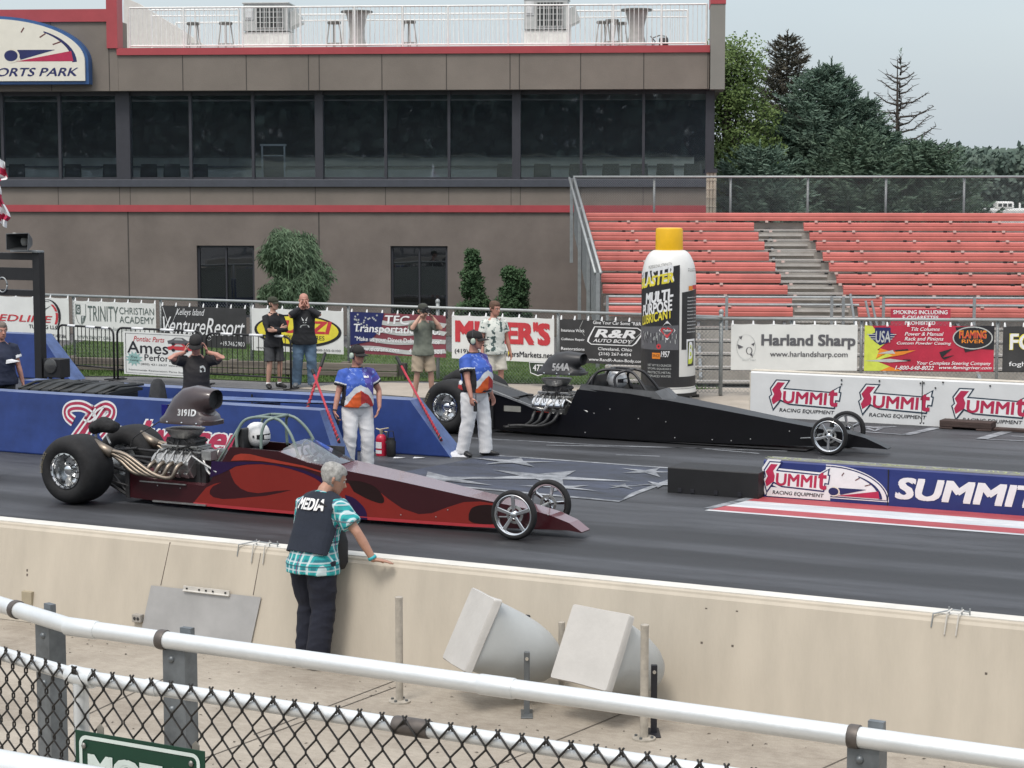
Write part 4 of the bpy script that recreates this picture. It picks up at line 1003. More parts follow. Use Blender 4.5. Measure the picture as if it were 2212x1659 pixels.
pr = Prints(); c5 = crop(2900, 800, 1.8436)
base = WB.loc(*c1(232, 700), 0).x; wl_ = WB.loc(*c1(1137, 520), 0).x - base
step = WB.loc(*c1(1340, 620), 0).x - base
z1 = WB.loc(*c1(400, 336), 0).z; z0 = WB.loc(*c1(640, 752), 0).z
fnw = lambda o: (lambda a, b: Vector((a, .022 * b / ht - .004 - o, b)))
for k in range(-1, 3): summit(pr, fnw, base + k * step, z0, base + k * step + wl_, z1)
for k, mb_ in pr.items(): mb_.build('logo', m_navyg if k == 'navy' else PR[k], t)

# brown timber block before the white barrier
p0 = G(*c1(1200, 868)); p1 = G(*c1(1815, 905)); BBF = Frame(p0, math.degrees(atan2(p1.y - p0.y, p1.x - p0.x)))
t = thing('timber_block', 'dark brown timber block lying before the white track wall', 'timber block', p0, BBF.deg)
Lb = (p1 - p0).length; hb = BBF.loc(*c1(1195, 765), 0).z
m = MB(); m.box(0, Lb, 0, .34, hb * .25, hb); m.box(0, .22, .0, .34, 0, hb * .249); m.box(Lb - .25, Lb, 0, .34, 0, hb * .249); m.box(Lb + .01, Lb + .55, .1, .3, 0, .05)
m.build('block', mat('brown_timber', (0.055, 0.035, 0.03), .85, var=.35, vs=6, stretch=(.4, 3, 3), bump=.3, bs=20), t, bevel=.012)

# blue centre wall with word mark and half dial
hc = CWF.loc(1660, 994, 0).z
t = thing('barrier_wall', 'low navy blue centre wall with white capitals and a half dial', 'barrier', CWF.o, TRACK)
m_nw = mat('navy_wall_paint', (0.016, 0.03, 0.15), .42, var=.15, vs=2); m = MB()
m.prism([(0, 0), (.012, hc - .02), (.03, hc), (.32, hc), (.34, hc - .02), (.35, 0)], lambda a, b, d: Vector((d, a, b)), 0, 30); m.build('wall', m_nw, t)
m = MB(); m.box(.02, 30, .035, .315, hc + .001, hc + .01); m.build('cap', mat('wall_top_grey', (0.19, 0.19, 0.19), .8, var=.25, vs=4), t)
m = MB(); rr = random.Random(5)
for u in (1720, 1850, 1975, 2110):
    x0 = CWF.loc(u, 995, .15).x
    for k in range(13):
        x = x0 - .4 + k * .075; m.stroke([(x, .07 + rr.uniform(0, .05)), (x + rr.uniform(.0, .12), .16), (x + rr.uniform(-.1, .1), .27 - rr.uniform(0, .06))], .016, lambda a, b: Vector((a, b, hc + .0125)))
m.build('top_lettering', mat('lime_stencil', (0.42, 0.46, 0.22), .7), t)
c0 = crop(2500, 1650, 1.4439); pr = Prints()
fnc = lambda o: (lambda a, b: Vector((a, .012 * b / hc - .003 - o, b)))
cq = lambda u, v: (CWF.loc(*c0(u, v), 0).x, CWF.loc(*c0(u, v), 0).z)
x0, z1 = cq(728, 236); x1, _ = cq(1112, 300); _, z0 = cq(760, 430)
m_ = MB(); 
# cream half dial with white edge
dx0, _ = cq(1105, 420); dx1, _ = cq(1444, 460); dz0 = cq(1300, 463)[1]; dz1 = cq(1130, 262)[1]
q = lambda g, w_: [(dx0 - .05, dz0 - g), (dx1 + g, dz0 - g)] + [(dx0 + (dx1 - dx0 + g) * cos(a), dz0 + .02 + (dz1 - dz0 - .02 + g) * sin(a)) for a in [radians(90 * i / 16) for i in range(17)]] + [(dx0 - .05, dz1 + g)]
pr['white'].poly(q(0, 0), fnc(.001)); pr['navy'].poly(q(-.012, 0), fnc(.002)); pr['white'].poly(q(-.028, 0), fnc(.003))
dial(pr, lambda o: fnc(.004 + o), dx0 - .02, dz0 + .03, dx1 - .03, dz1 - .03)
m_out = [(p[0] + (12 if p[0] > 600 else -22), p[1] + (-22 if p[1] < 500 else 22)) for p in SUM_OUT]
W = x1 - x0; H = z1 - z0; qq = lambda p: (x0 + W * (p[0] - 232) / 905, z1 - H * (p[1] - 335) / 425)
pr['white'].poly([qq(p) for p in m_out], fnc(.005)); pr['white'].poly([qq((300, 660)), qq((1140, 660)), qq((1140, 775)), qq((290, 775))], fnc(.0045))
summit(pr, lambda o: fnc(.0062 + o), x0, z0, x1, z1)
a = cq(1478, 440); b = cq(2212 + 70, 420)
zb_, zt_ = cq(1500, 455)[1], cq(1530, 332)[1]
pr['white'].text('SUMMIT', a[0], zb_, cq(2330, 400)[0], zt_, fnc(.003), 0, .05, .18)
for k, mb_ in pr.items(): mb_.build('logo', PR[k], t)
m = MB(); x = cq(1440, 350)[0]; m.box(x - .006, x + .006, -.003, .01, 0, hc - .02); m.build('joint', m_dark, t)

# black covered box at the head of the centre wall
p0 = G(1442, 1064); KF = Frame(p0, TRACK); Lk = KF.loc_g(G(1643, 1078)).x - .02; hk = KF.loc(1470, 1011, 0).z
t = thing('covered_box', 'low black padded box at the head of the navy centre wall', 'box', p0, TRACK)
m = MB(); nx = 24; ring = [(0, 0), (.0, hk * .97), (.012, hk), (.30, hk * 1.0), (.568, hk), (.58, hk * .97), (.58, 0)]
V = []; Fc = []
for i in range(nx + 1):
    for j, (a, b) in enumerate(ring):
        x = Lk * i / nx; d = .003 * noise.noise(Vector((x * 3, a * 3, b * 3))); V.append((x, a + d, max(0, b + d * .7)))
k = len(ring)
for i in range(nx):
    for j in range(k - 1): Fc.append((i * k + j, (i + 1) * k + j, (i + 1) * k + j + 1, i * k + j + 1))
Fc += [tuple(range(k)), tuple(nx * k + j for j in reversed(range(k)))]
m.add(V, Fc); m.build('cover', mat('black_rubber_cover', (0.008, 0.008, 0.009), .55, var=.2, vs=4, bump=.06, bs=14), t, 30)
m = MB()
for f in (.12, .26, .52, .78): m.box(Lk * f, Lk * f + .05, -.012, .012, .02, .07)
m.build('strap', m_blk, t)

# front blue wall with the script lettering
m_edge = mat('blue_wall_edge', (0.13, 0.17, 0.30), .5, var=.2, vs=3)
def blue_wall(label, fr, x0, x1, h, depth, slope, name='barrier_wall', left=0.0):
    t = thing(name, label, 'barrier', fr.o, fr.deg)
    m = MB(); A = [(x0, -.04, 0), (x1 + slope, -.04, 0), (x1 + slope, depth + .04, 0), (x0, depth + .04, 0), (x0 + left, .03, h), (x1, .03, h), (x1, depth - .03, h), (x0 + left, depth - .03, h)]
    m.add(A, [(0, 1, 5, 4), (2, 3, 7, 6), (3, 0, 4, 7), (0, 3, 2, 1)], 0); m.add([A[1], A[2], A[6], A[5]], [(0, 1, 2, 3)], 1); m.add([A[4], A[5], A[6], A[7]], [(0, 1, 2, 3)], 2)  # sloping end and top coloured lighter than the sides
    m.build('wall', [m_bluew, m_bluel, m_edge], t, bevel=.025, fix=True)
    return t
UF = Frame(G(0, 975), -27)
hu = UF.loc(300, 863, .03).z
ux1 = UF.loc(690, 886, .03).x; uxs = UF.loc(738, 1012, -.04).x - ux1
t = blue_wall('long blue island wall with faded red script lettering', UF, -6, ux1, hu, .34, max(.25, uxs))
c8 = crop(0, 1450, 1.58); P8 = lambda u, v: (lambda p: (p.x, p.z))(UF.loc(*c8(u, v), -.01))
fu = lambda o: (lambda a, b: Vector((a, -.04 + .07 * b / hu - .004 - o, b)))
mr = MB(); mw = MB()
Bp = [[(455, 330), (420, 300), (412, 262), (440, 238), (500, 236), (550, 258), (590, 295), (560, 330), (520, 322)], [(590, 250), (545, 320), (465, 440)], [(640, 240), (590, 320), (520, 440)], [(575, 300), (600, 262), (650, 238), (690, 258), (685, 300), (640, 340), (600, 352), (650, 362), (668, 400), (640, 440)]]
def smooth_path(P, n=5):
    if len(P) < 3: return P
    o = []
    for i in range(len(P) - 1):
        p0, p1, p2, p3 = P[max(i-1, 0)], P[i], P[i+1], P[min(i+2, len(P)-1)]
        for k in range(n):
            s = k / n; o.append(tuple(.5 * ((2*p1[j]) + (-p0[j]+p2[j])*s + (2*p0[j]-5*p1[j]+4*p2[j]-p3[j])*s*s + (-p0[j]+3*p1[j]-3*p2[j]+p3[j])*s**3) for j in (0, 1)))
    return o + [P[-1]]
for S in Bp:
    S = [P8(*p) for p in smooth_path(S)]; mw.stroke(S, .17, fu(0)); mr.stroke(S, .115, fu(.003))
    mw.stroke(S, .03, fu(.006))
a = P8(690, 500); b = P8(1520, 345)
for mb_, o, bd, e in ((mw, 0, .09, .02), (mr, .003, .045, 0)): mb_.text('udweiser', a[0] - e, P8(1000, 500)[1] - e, b[0] + e, P8(1000, 330)[1] + e, fu(o), 0, bd, .45)
mw.build('lettering', m_whi, t); mr.build('lettering', mat('faded_script_red', (0.40, 0.03, 0.08), .55, var=.2), t)
# rear blue wall
VF = Frame(G(930, 985), -25.0)
hv = VF.loc(760, 858, .03).z; vx1 = VF.loc(885, 863, .03).x; vxl = VF.loc(50, 823, .03).x
t2 = blue_wall('rear blue island wall with a sloping lighter end', VF, vxl, vx1, hv, .40, max(.3, .35 - vx1))
m = MB()
for x in (vxl + 2.2, vxl + 4.4): m.box(x - .006, x + .006, -.03, .0, .03, hv - .03)
m.build('joint', m_dark, t2)
# third blue wall, far left
p = G(120, 820); WF2 = Frame(p, TRACK); h3 = WF2.loc(60, 722, 0).z
blue_wall('short blue wall end with a long slope, behind the man at the left edge', WF2, -6, WF2.loc(86, 722, 0).x, h3, .4, WF2.loc(155, 815, 0).x - WF2.loc(86, 722, 0).x)
# sheet metal ramp lying between the island walls
pm = UF.world(UF.loc(560, 875, .6).x, .75); t = thing('flat_panel', 'flat pale blue panel lying between the two blue island walls', 'panel', pm, -27)
m = MB(); m.add([(-1.6, -.1, hu - .04), (1.5, .05, hu + .02), (1.5, .25, hu + .02), (-1.6, .3, hu - .02)], [(0, 1, 2, 3)]); m.add([(-1.6, -.1, hu - .06), (1.5, .05, hu - .0), (1.5, .25, hu - .0), (-1.6, .3, hu - .04)], [(3, 2, 1, 0)]); m.build('panel', m_bluel, t)
m = MB(); m.box(-1.5, -1.2, 0, .25, 0, hu - .07); m.box(1.1, 1.4, .05, .22, 0, hu - .01); m.box(-.2, .1, .02, .24, 0, hu - .05); m.build('block', m_bluew, t)

# black lidded bins between the walls
m_bin = mat('black_bin_plastic', (0.016, 0.018, 0.018), .5, var=.2, bump=.15, bs=12)
c9 = crop(0, 1100, 3.3183)
def bin_(u0, u1, lab, k):
    y = 1.05; x0, x1 = UF.loc(*c9(u0, 1440), y).x, UF.loc(*c9(u1, 1440), y).x; zt = UF.loc(*c9(1200, 1330), y + .35).z
    t = thing('wheeled_bin', lab, 'bin', UF.world((x0 + x1) / 2, y), -27, 'black bins between the island walls')
    W = (x1 - x0) / 2; zl = zt - .10
    m = MB(); m.prism([(-W * .8, .1), (W * .8, .1), (W * .94, zl), (-W * .94, zl)], lambda a, b, d: Vector((a, d, b)), -.34, .36); m.build('body', m_bin, t, bevel=.03)
    m = MB(); V = []; n = 14
    for i in range(n + 1):
        x = -W + 2 * W * i / n; q = sin(pi * i / n) ** .5
        for yy, zz in ((-.42, zl - .02), (-.40, zl + .03), (-.1, zl + .05 + .05 * q), (.25, zl + .06 + .06 * q), (.42, zl + .04), (.42, zl)): V.append((x, yy, zz))
    F_ = [(i * 6 + j, (i + 1) * 6 + j, (i + 1) * 6 + j + 1, i * 6 + j + 1) for i in range(n) for j in range(5)] + [tuple(range(6)), tuple(n * 6 + j for j in reversed(range(6)))]
    m.add(V, F_); lid = m.build('lid', m_bin, t, 50)
    m = MB()
    for f in (-.92, -.45, .1, .62, .92): m.tube([(W * f - .05, -.43, zl + .02), (W * f, -.1, zl + .10), (W * f + .06, .40, zl + .09)], .022, 6)
    m.build('rib', m_bin, lid, True)
    m = MB(); m.tube([(-W * .7, .38, .1), (W * .7, .38, .1)], .02, 6)
    for s in (-1, 1): m.lathe([(.10, -.03), (.10, .03)], 14, (W * .72 * s, .36, .10), 'x')
    m.build('wheel', m_blk, t)
bin_(505, 1010, 'left black ribbed bin lid between the blue walls', 0); bin_(1000, 1640, 'right black ribbed bin lid between the blue walls', 1)
# draped post
pc = UF.world(UF.loc(341, 850, .8).x, .8); zt = UF.loc(340, 818, .8).z
t = thing('draped_post', 'dark grey cloth draped over a post between the blue walls', 'draped post', pc)
m = MB(); m.lathe([(.03, 0), (.03, zt - .03)], 8); m.build('post', m_galv, t)
m = MB(); V = []; n = 26
for i, (r, z) in enumerate(((.02, zt), (.06, zt - .01), (.10, zt - .08), (.135, zt - .28), (.16, zt - .55), (.17, zt - .75))):
    for j in range(n): a = 2 * pi * j / n; q = 1 + .16 * sin(a * 6 + i) * (i / 5); V.append((r * q * cos(a), r * q * sin(a) * .8, z))
m.add(V, [(i * n + j, i * n + (j + 1) % n, (i + 1) * n + (j + 1) % n, (i + 1) * n + j) for i in range(5) for j in range(n)]); m.build('cloth', mat('charcoal_cloth', (0.035, 0.037, 0.04), .9, var=.3, bump=.2), t, True)

# red and black handled sticks leaning on the walls
m_stick = mat('red_stick_paint', (0.42, 0.03, 0.05), .5, var=.15, vs=20); m_grip = mat('black_rubber_grip', (0.012, 0.012, 0.012), .6)
def stick(lab, top, bot, grip=.22, twist=True):
    a, b = Vector(top), Vector(bot); t = thing('handled_stick', lab, 'stick', b, 0, 'red sticks leaning on the island walls'); d = a - b; Lh = d.length; d.normalize(); s = d.orthogonal().normalized(); u = d.cross(s)
    m = MB(); m.tube([d * 0.0, d * (Lh - grip)], .017, 8)
    n = int(Lh / .02)
    if twist: m.tube([d * (Lh * .45 * i / n) + (s * cos(i * .9) + u * sin(i * .9)) * .014 for i in range(n + 1)], .012, 5)
    m.build('shaft', m_stick, t, True)
    m = MB(); m.tube([d * (Lh - grip), d * Lh], .024, 8, round_end=True); m.build('grip', m_grip, t, True)
    m = MB(); m.tube([Vector((0, 0, 0)), d * .12], .02, 8); m.build('tip', m_grip, t, True)
stick('dark gripped red stick crossing behind the other, leaning left', UF.world(*UF.loc(702, 764, 1.1)), UF.world(*UF.loc(663, 884, .5)))
stick('red stick leaning on the end of the front blue wall, in front of the crossing', UF.world(*UF.loc(675, 800, .3)), UF.world(*UF.loc(733, 956, -.10)), .06)
stick('red chain wound stick leaning on the sloping end of the rear blue wall', VF.world(*VF.loc(857, 772, .55)), VF.world(*VF.loc(954, 952, -.02)), .16)

# extinguisher, canister, rag
p = G(824, 984); t = thing('fire_extinguisher', 'red fire extinguisher with white label standing by the blue wall', 'fire extinguisher', p, -30)
hx = PY(824, 938, p.y).z; rx_ = .083
m = MB(); m.lathe([(rx_ * .95, 0), (rx_, .02), (rx_, hx - .08), (rx_ * .9, hx - .04), (rx_ * .6, hx - .01), (.03, hx)], 24); m.build('cylinder', mat('extinguisher_red', (0.50, 0.02, 0.05), .3), t, 50)
m = MB()
for z0, z1 in ((hx * .36, hx * .66), (hx * .12, hx * .28)):
    V = [(1.012 * rx_ * cos(a), 1.012 * rx_ * sin(a), z) for z in (z0, z1) for a in [radians(-165 + 110 * i / 12) for i in range(13)]]; m.add(V, [(i, i + 1, i + 14, i + 13) for i in range(12)])
m.build('label', m_whi, t)
m = MB(); m.tube([(0, 0, hx), (0, 0, hx + .06)], .025, 8); m.tube([(-.02, 0, hx + .07), (.13, 0, hx + .10)], .012, 6); m.tube([(-.03, 0, hx + .05), (.11, 0, hx + .04)], .01, 6); m.tube([(-.09, 0, hx + .08), (0, 0, hx + .06)], .012, 6); m.build('valve_handle', mat('brass_dull', (0.45, 0.40, 0.30), .4, .6), t)
m = MB(); m.tube([(.03, 0, hx + .05), (.10, -.02, hx + .02), (.125, -.03, hx - .15), (.11, -.05, .22)], .012, 8); m.build('hose', m_grip, t, True)
p2 = G(845, 986); t = thing('canister', 'small black canister with a loop handle beside the red extinguisher', 'canister', p2)
hh = PY(845, 946, p2.y).z; m = MB(); m.lathe([(.055, 0), (.068, .02), (.072, hh * .8), (.05, hh * .92), (.055, hh)], 18); m.build('body', m_grip, t, 50)
m = MB(); m.tube([(.05, 0, hh * .9), (.03, 0, hh + .1), (-.03, 0, hh + .1), (-.05, 0, hh * .9)], .008, 6); m.build('handle', m_grip, t)
p = G(987, 985); t = thing('rag', 'crumpled white rag on the asphalt at the end of the blue wall', 'rag', p, -10)
m = MB(); n = 30; V = []; rr = random.Random(4)
for i in range(n + 1):
    for j in range(n + 1):
        x = -.19 + .38 * i / n; y = -.14 + .28 * j / n; e = max(abs(x) / .19, abs(y) / .14); h = .07 * (1 - e ** 2) + .035 * abs(noise.noise(Vector((x * 14, y * 14, 3)))) * (1 - e ** 4) + .004
        V.append((x + .05 * noise.noise(Vector((x * 6, y * 6, 9))), y + .05 * noise.noise(Vector((x * 6, y * 6, 5))), h))
m.add(V, [(i * (n + 1) + j, (i + 1) * (n + 1) + j, (i + 1) * (n + 1) + j + 1, i * (n + 1) + j + 1) for i in range(n) for j in range(n)]); m.build('cloth', mat('white_cotton', (0.60, 0.61, 0.64), .9), t, True)
for u, v in ((905, 990), (862, 990)):
    p = G(u, v); t = thing('litter_scrap', 'small pale scrap on the asphalt, ' + ('farther from the extinguisher' if u > 890 else 'right beside the extinguisher canister'), 'scrap', p)
    m = MB(); m.add([(-.09, -.02, .004), (.08, -.03, .012), (.09, .03, .006), (-.07, .04, .015)], [(0, 1, 2, 3)]); m.build('paper', m_whi, t)

# ------------------------------------------------------------------ giant can
Yc = 36.75; pc = PY(1443, 850, Yc); hcz = lambda v: PY(1443, v, Yc - .3).z
t = thing('giant_spray_can', 'giant black and white spray can with yellow cap on a wheeled base', 'promotional can', (pc.x, pc.y, 0), 0)
R = 58.5 / 117 * 1.0; zb, zs = hcz(838), hcz(606); zc0, zc1 = hcz(541), hcz(494)
m_canw = mat('can_white', (0.70, 0.70, 0.68), .4, var=.03); m_cank = mat('can_black', (0.022, 0.022, 0.024), .4, var=.1); m_cany = mat('cap_yellow', (0.78, 0.44, 0.005), .45, var=.05)
m = MB(); pf = [(R * .98, zb), (R, zb + .03), (R, zs)] + [(R * (.50 + .50 * cos(a)), zs + (zc0 - zs) * sin(a)) for a in [radians(90 * i / 10) for i in range(1, 11)]]
m.lathe(pf, 64); m.build('can_body', m_canw, t, 50)
m = MB(); m.lathe([(R * .50, zc0), (R * .505, zc0 + .02), (R * .50, zc1 - .03), (R * .48, zc1), (R * .40, zc1 + .01)], 40); m.build('cap', m_cany, t, 40)
m = MB(); m.lathe([(R * 1.03, zb - .085), (R * 1.03, zb - .01)], 64); m.build('base_ring', m_canw, t, 40)
m = MB(); m.lathe([(R * 1.06, zb - .15), (R * 1.06, zb - .09)], 48); m.box(-R * 1.15, R * 1.15, -.06, .06, zb - .20, zb - .152); m.box(-.06, .06, -R * 1.15, R * 1.15, zb - .20, zb - .152); m.build('dolly', m_grip, t)
for a in (30, 150, 210, 330, 285):
    x, y = R * .92 * cos(radians(a)), R * .92 * sin(radians(a)); m = MB(); m.lathe([(.06, -.02), (.06, .02)], 14, (x, y, .06), 'x'); m.box(x - .03, x + .03, y - .03, y + .03, .06, zb - .2); m.build('caster', mat('caster_grey', (0.25, 0.25, 0.25), .5), t)
# printed label: wrapped at angles measured from the camera side, a in metres round the can
c6 = crop(2200, 800, 1.8436)
def ca(u): return math.asin(max(-.999, min(.999, (u - 1443.5) / 58.5)))
def CU(u, v):                                     # crop coordinates -> (angle, height)
    a, b = c6(u, v); return ca(a), hcz(b)
def cyl(o): return lambda a, z: Vector(((R + .004 + o) * sin(a), -(R + .004 + o) * cos(a), z))
def patch(mb, a0, a1, z0, z1, o, n=None):
    n = n or max(2, int(abs(a1 - a0) / .1)); f = cyl(o)
    for i in range(n):
        p, q = a0 + (a1 - a0) * i / n, a0 + (a1 - a0) * (i + 1) / n; g = (lambda z, a: z(a) if callable(z) else z)
        mb.add([f(p, g(z0, p)), f(q, g(z0, q)), f(q, g(z1, q)), f(p, g(z1, p))], [(0, 1, 2, 3)])
A_ = lambda u: CU(u, 800)[0]; Z_ = lambda v: CU(700, v)[1]
pr = Prints(); pr['canblack'] = MB()
aR = A_(858); sl_ = lambda zl: (lambda a: zl - .10 * (aR - a))
patch(pr['canblack'], -2.2, aR, zb + .03, sl_(Z_(445)), 0)
patch(pr['canblack'], A_(875), 1.9, Z_(1060), lambda a: Z_(645) + .06 * (a - A_(875)), 0)
patch(pr['canblack'], aR, 1.9, zb + .03, Z_(1255), 0)
patch(pr['white'], A_(912), A_(975), Z_(1180), Z_(985), .002)
LT = lambda k, s, u0, v0, u1, v1, o=.003, b=.0, sh=.0, rot=0: pr[k].text(s, A_(u0), Z_(v1), A_(u1), Z_(v0), cyl(o), 0, b, sh, rot)
aL = lambda a: a
def wide(k, s, a0, a1, v0, v1, o, b, sh, rot): pr[k].text(s, a0, Z_(v1), a1, Z_(v0), cyl(o), 0, b, sh, rot)
a8 = A_(812)
wide('white', 'BLASTER', a8 - 1.55, a8 + .02, 470, 595, .003, .05, .2, .10); wide('yellow', 'BLASTER', a8 - 1.53, a8, 525, 600, .0045, .05, .2, .10)
wide('white', 'MULTI-', a8 - 1.15, a8, 635, 715, .003, .06, .15, .10); wide('white', 'PURPOSE', a8 - 1.35, a8 - .03, 718, 800, .003, .04, .1, .10); wide('yellow', 'LUBRICANT', a8 - 1.4, a8 - .03, 790, 860, .003, .03, .1, .12)
wide('pale', 'DRY FILM', a8 - 1.0, a8 - .5, 650, 668, .003, 0, 0, .1)
patch(pr['mid'], -1.6, aR - .03, Z_(1060), lambda a: Z_(880) - .03 * (aR - a), .002)
rr = random.Random(8)
for k in range(46): a = rr.uniform(-1.3, aR - .08); z = Z_(rr.uniform(930, 1000)); pr['pale' if k % 2 else 'canblack'].stroke([(a, z), (a, z - rr.uniform(.03, .11))], .02, cyl(.004))
cx_, cz_ = A_(770), Z_(918); pr['white'].poly([(cx_ - .30, cz_), (cx_, cz_ + .18), (cx_ + .30, cz_), (cx_, cz_ - .18)], cyl(.006)); pr['scarlet'].poly([(cx_ - .25, cz_ + .0), (cx_ - .17, cz_ + .055), (cx_ - .02, cz_ + .03), (cx_ + .02, cz_ + .06), (cx_ + .22, cz_ + .01), (cx_, cz_ - .145)], cyl(.008)); pr['white'].text('Teflon', cx_ - .14, cz_ - .02, cx_ + .14, cz_ + .02, cyl(.010), 0, .02)
pr['scarlet'].poly([(A_(712) + .09 * cos(a), Z_(1035) + .05 * sin(a)) for a in [2 * pi * i / 14 for i in range(14)]], cyl(.005)); pr['canblack'].poly([(A_(712) + .03 * cos(a), Z_(1035) + .018 * sin(a)) for a in [2 * pi * i / 10 for i in range(10)]], cyl(.007))
patch(pr['orange'], A_(668), A_(722), Z_(1125), Z_(1082), .003); pr['white'].text('1957', A_(726), Z_(1112), A_(790), Z_(1068), cyl(.003), 0, .03, .2); pr['black'].text('SINCE', A_(672), Z_(1112), A_(718), Z_(1092), cyl(.005))
for k in range(4): pr['pale'].text(('NET WT 9.3 OUNCES', 'STOPS SQUEAKS', 'PROTECTS METAL', 'DISPLACES WATER')[k], A_(640), Z_(1180 + 26 * k), A_(800), Z_(1164 + 26 * k), cyl(.003))
for k in range(11): pr['white'].text('directions for use apply', A_(916), Z_(690 + k * 25), A_(983), Z_(678 + k * 25), cyl(.003), 0, .02)
patch(pr['canblack'], A_(920), A_(968), Z_(1180), Z_(1000), .004); pr['lime'].text('B', A_(924), Z_(1165), A_(958), Z_(1010), cyl(.007), 0, .06, .1); pr['white'].text('B', A_(926), Z_(1130), A_(956), Z_(1005), cyl(.009), 0, .03, .1)
for k in range(2): pr['black'].text('Penetrant', A_(920), Z_(495 - 14 * k), A_(980), Z_(485 - 14 * k), cyl(.002))
patch(pr['orange'], A_(925), A_(955), Z_(632), Z_(600), .004); patch(pr['scarlet'], A_(955), A_(985), Z_(625), Z_(595), .004)
pr['black'].text('PROFESSIONAL STRENGTH', A_(640), Z_(462), A_(800), Z_(440), cyl(.002), 0, 0, 0, .08)
PR['canblack'] = m_cank
pr.build(t, 'label_print')

# ------------------------------------------------------------------ crowd barriers, timber rail, steel stand
m_bs = mat('black_steel', (0.018, 0.018, 0.02), .5, .2)
def crowd_barrier(lab, u0, v0, u1, v1, vtop, group='black crowd barriers'):
    p0 = G(u0, v0); p1 = G(u1, v1); dg = math.degrees(atan2(p1.y - p0.y, p1.x - p0.x)); fr = Frame(p0, dg); Lh = (p1 - p0).length; h = fr.loc(u0 + 6, vtop, 0).z
    t = thing('crowd_barrier', lab, 'crowd barrier', p0, dg, group); r = .14
    m = MB(); arc = lambda cx, s: [(cx + s * r * cos(a), 0, h - r + r * sin(a)) for a in [radians(90 * i / 6) for i in range(7)]]
    m.tube([(0, 0, 0)] + [(p[0], 0, p[2]) for p in arc(r, -1)] + [(p[0], 0, p[2]) for p in reversed(arc(Lh - r, 1))] + [(Lh, 0, 0)], .022, 8); m.build('frame', m_bs, t, True)
    m = MB(); m.tube([(0, 0, .22), (Lh, 0, .22)], .018, 8); m.build('bottom_rail', m_bs, t, True)
    n = int(Lh / .12); m = MB()
    for i in range(1, n): x = Lh * i / n; m.tube([(x, 0, .22), (x, 0, h - .01)], .009, 6)
    m.build('upright', m_bs, t)
    for x in (.0, Lh):
        m = MB(); m.box(x - .025, x + .025, -.25, .25, 0, .02); m.build('foot', m_bs, t)
    m = MB()
    for f0, f1 in ((.18, .32), (.52, .68), (.80, .92)): m.tube([(Lh * f0, 0, h), (Lh * f1, 0, h)], .026, 8)
    m.build('white_tape', m_whi, t, True); return t, fr, h, Lh
crowd_barrier('left black crowd barrier behind the steel stand', 128, 808, 247, 819, 702)
t, fr, h, Lh = crowd_barrier('middle black crowd barrier carrying the car parts banner', 255, 821, 438, 833, 708)
c4 = crop(0, 800, 1.58)
x0, x1 = fr.loc(268, 760, -.03).x, fr.loc(425, 760, -.03).x; z1, z0 = fr.loc(345, 719, -.03).z, fr.loc(345, 812, -.03).z
crowd_barrier('right black crowd barrier with white tape, before the man in shorts', 447, 831, 629, 841, 720)
t = thing('banner', 'white bordered car parts banner tied to the middle crowd barrier', 'banner', fr.world((x0 + x1) / 2, -.04, z0), fr.deg, 'advertising banners on the fences')
W, H = x1 - x0, z1 - z0; m = MB(); m.box(-W / 2, W / 2, 0, .004, 0, H); m.build('sheet', m_bwhite, t)
fn = lambda o=0: (lambda a, b: Vector((-W / 2 + a * W, -.004 - o, b * H))); f = fn(); pr = Prints()
pr['black'].stroke([(.03, .04), (.97, .04), (.97, .96), (.03, .96)], .010, f, 0, True); pr['scarlet'].text('Pontiac Parts', .14, .78, .57, .90, f, 0, .01, .3); pr['black'].text('Ames', .05, .50, .62, .78, f, 0, .015); pr['black'].text('Performance', .29, .34, .97, .49, f, 0, .01); pr['black'].text('(800) 421-2637', .24, .22, .60, .28, f); pr['black'].text('www.amesperf.com', .62, .22, .95, .28, f); pr['black'].text('Nationwide Restoration Parts Supplier', .07, .08, .93, .13, f)
pr['teal'].poly([(.145 + (.125 if i % 2 else .075) * cos(2 * pi * i / 24), .37 + (.18 if i % 2 else .11) * sin(2 * pi * i / 24)) for i in range(24)], f); pr['black'].text('Free', .10, .38, .19, .44, fn(.002), 0, 0, .3); pr['black'].text('Catalog', .09, .30, .21, .36, fn(.002), 0, 0, .3)
for zc, k in ((.70, 'scarlet'), (.84, 'mid')):
    pr[k].poly([(.62, zc - .08), (.94, zc - .08), (.96, zc - .01), (.88, zc + .01), (.82, zc + .07), (.72, zc + .07), (.66, zc + .01), (.61, zc - .01)], fn(.001)); pr['pale'].poly([(.70, zc + .01), (.83, zc + .01), (.80, zc + .055), (.73, zc + .055)], fn(.003)); pr['black'].poly(ell(.69, zc - .08, .025, .035, 12), fn(.004)); pr['black'].poly(ell(.87, zc - .08, .025, .035, 12), fn(.004))
pr.build(t)
# timber rail along the lawn
p0 = G(150, 788 + 16); p1 = G(866, 821); fr = Frame(p0, math.degrees(atan2(p1.y - p0.y, p1.x - p0.x))); Lh = (p1 - p0).length; h = fr.loc(850, 785, 0).z
m_tim = mat('weathered_timber', (0.16, 0.14, 0.12), .9, var=.3, vs=3, stretch=(.3, 4, 6), bump=.3, bs=14)
t = thing('timber_rail', 'low weathered timber rail along the front of the lawn', 'guard rail', p0, fr.deg)
for z0, z1 in ((.06, h * .47), (h * .52, h * .95)):
    m = MB(); m.box(0, Lh - .08, -.03, .06, z0, z1); m.build('plank', m_tim, t, bevel=.01)
n = 6
for i in range(n + 1): x = Lh * i / n; m = MB(); m.box(x - .08, x + .08, .061, .22, 0, h); m.build('post', mat('dark_timber_post', (0.05, 0.045, 0.04), .9, var=.3) if i == n else m_tim, t, bevel=.01)
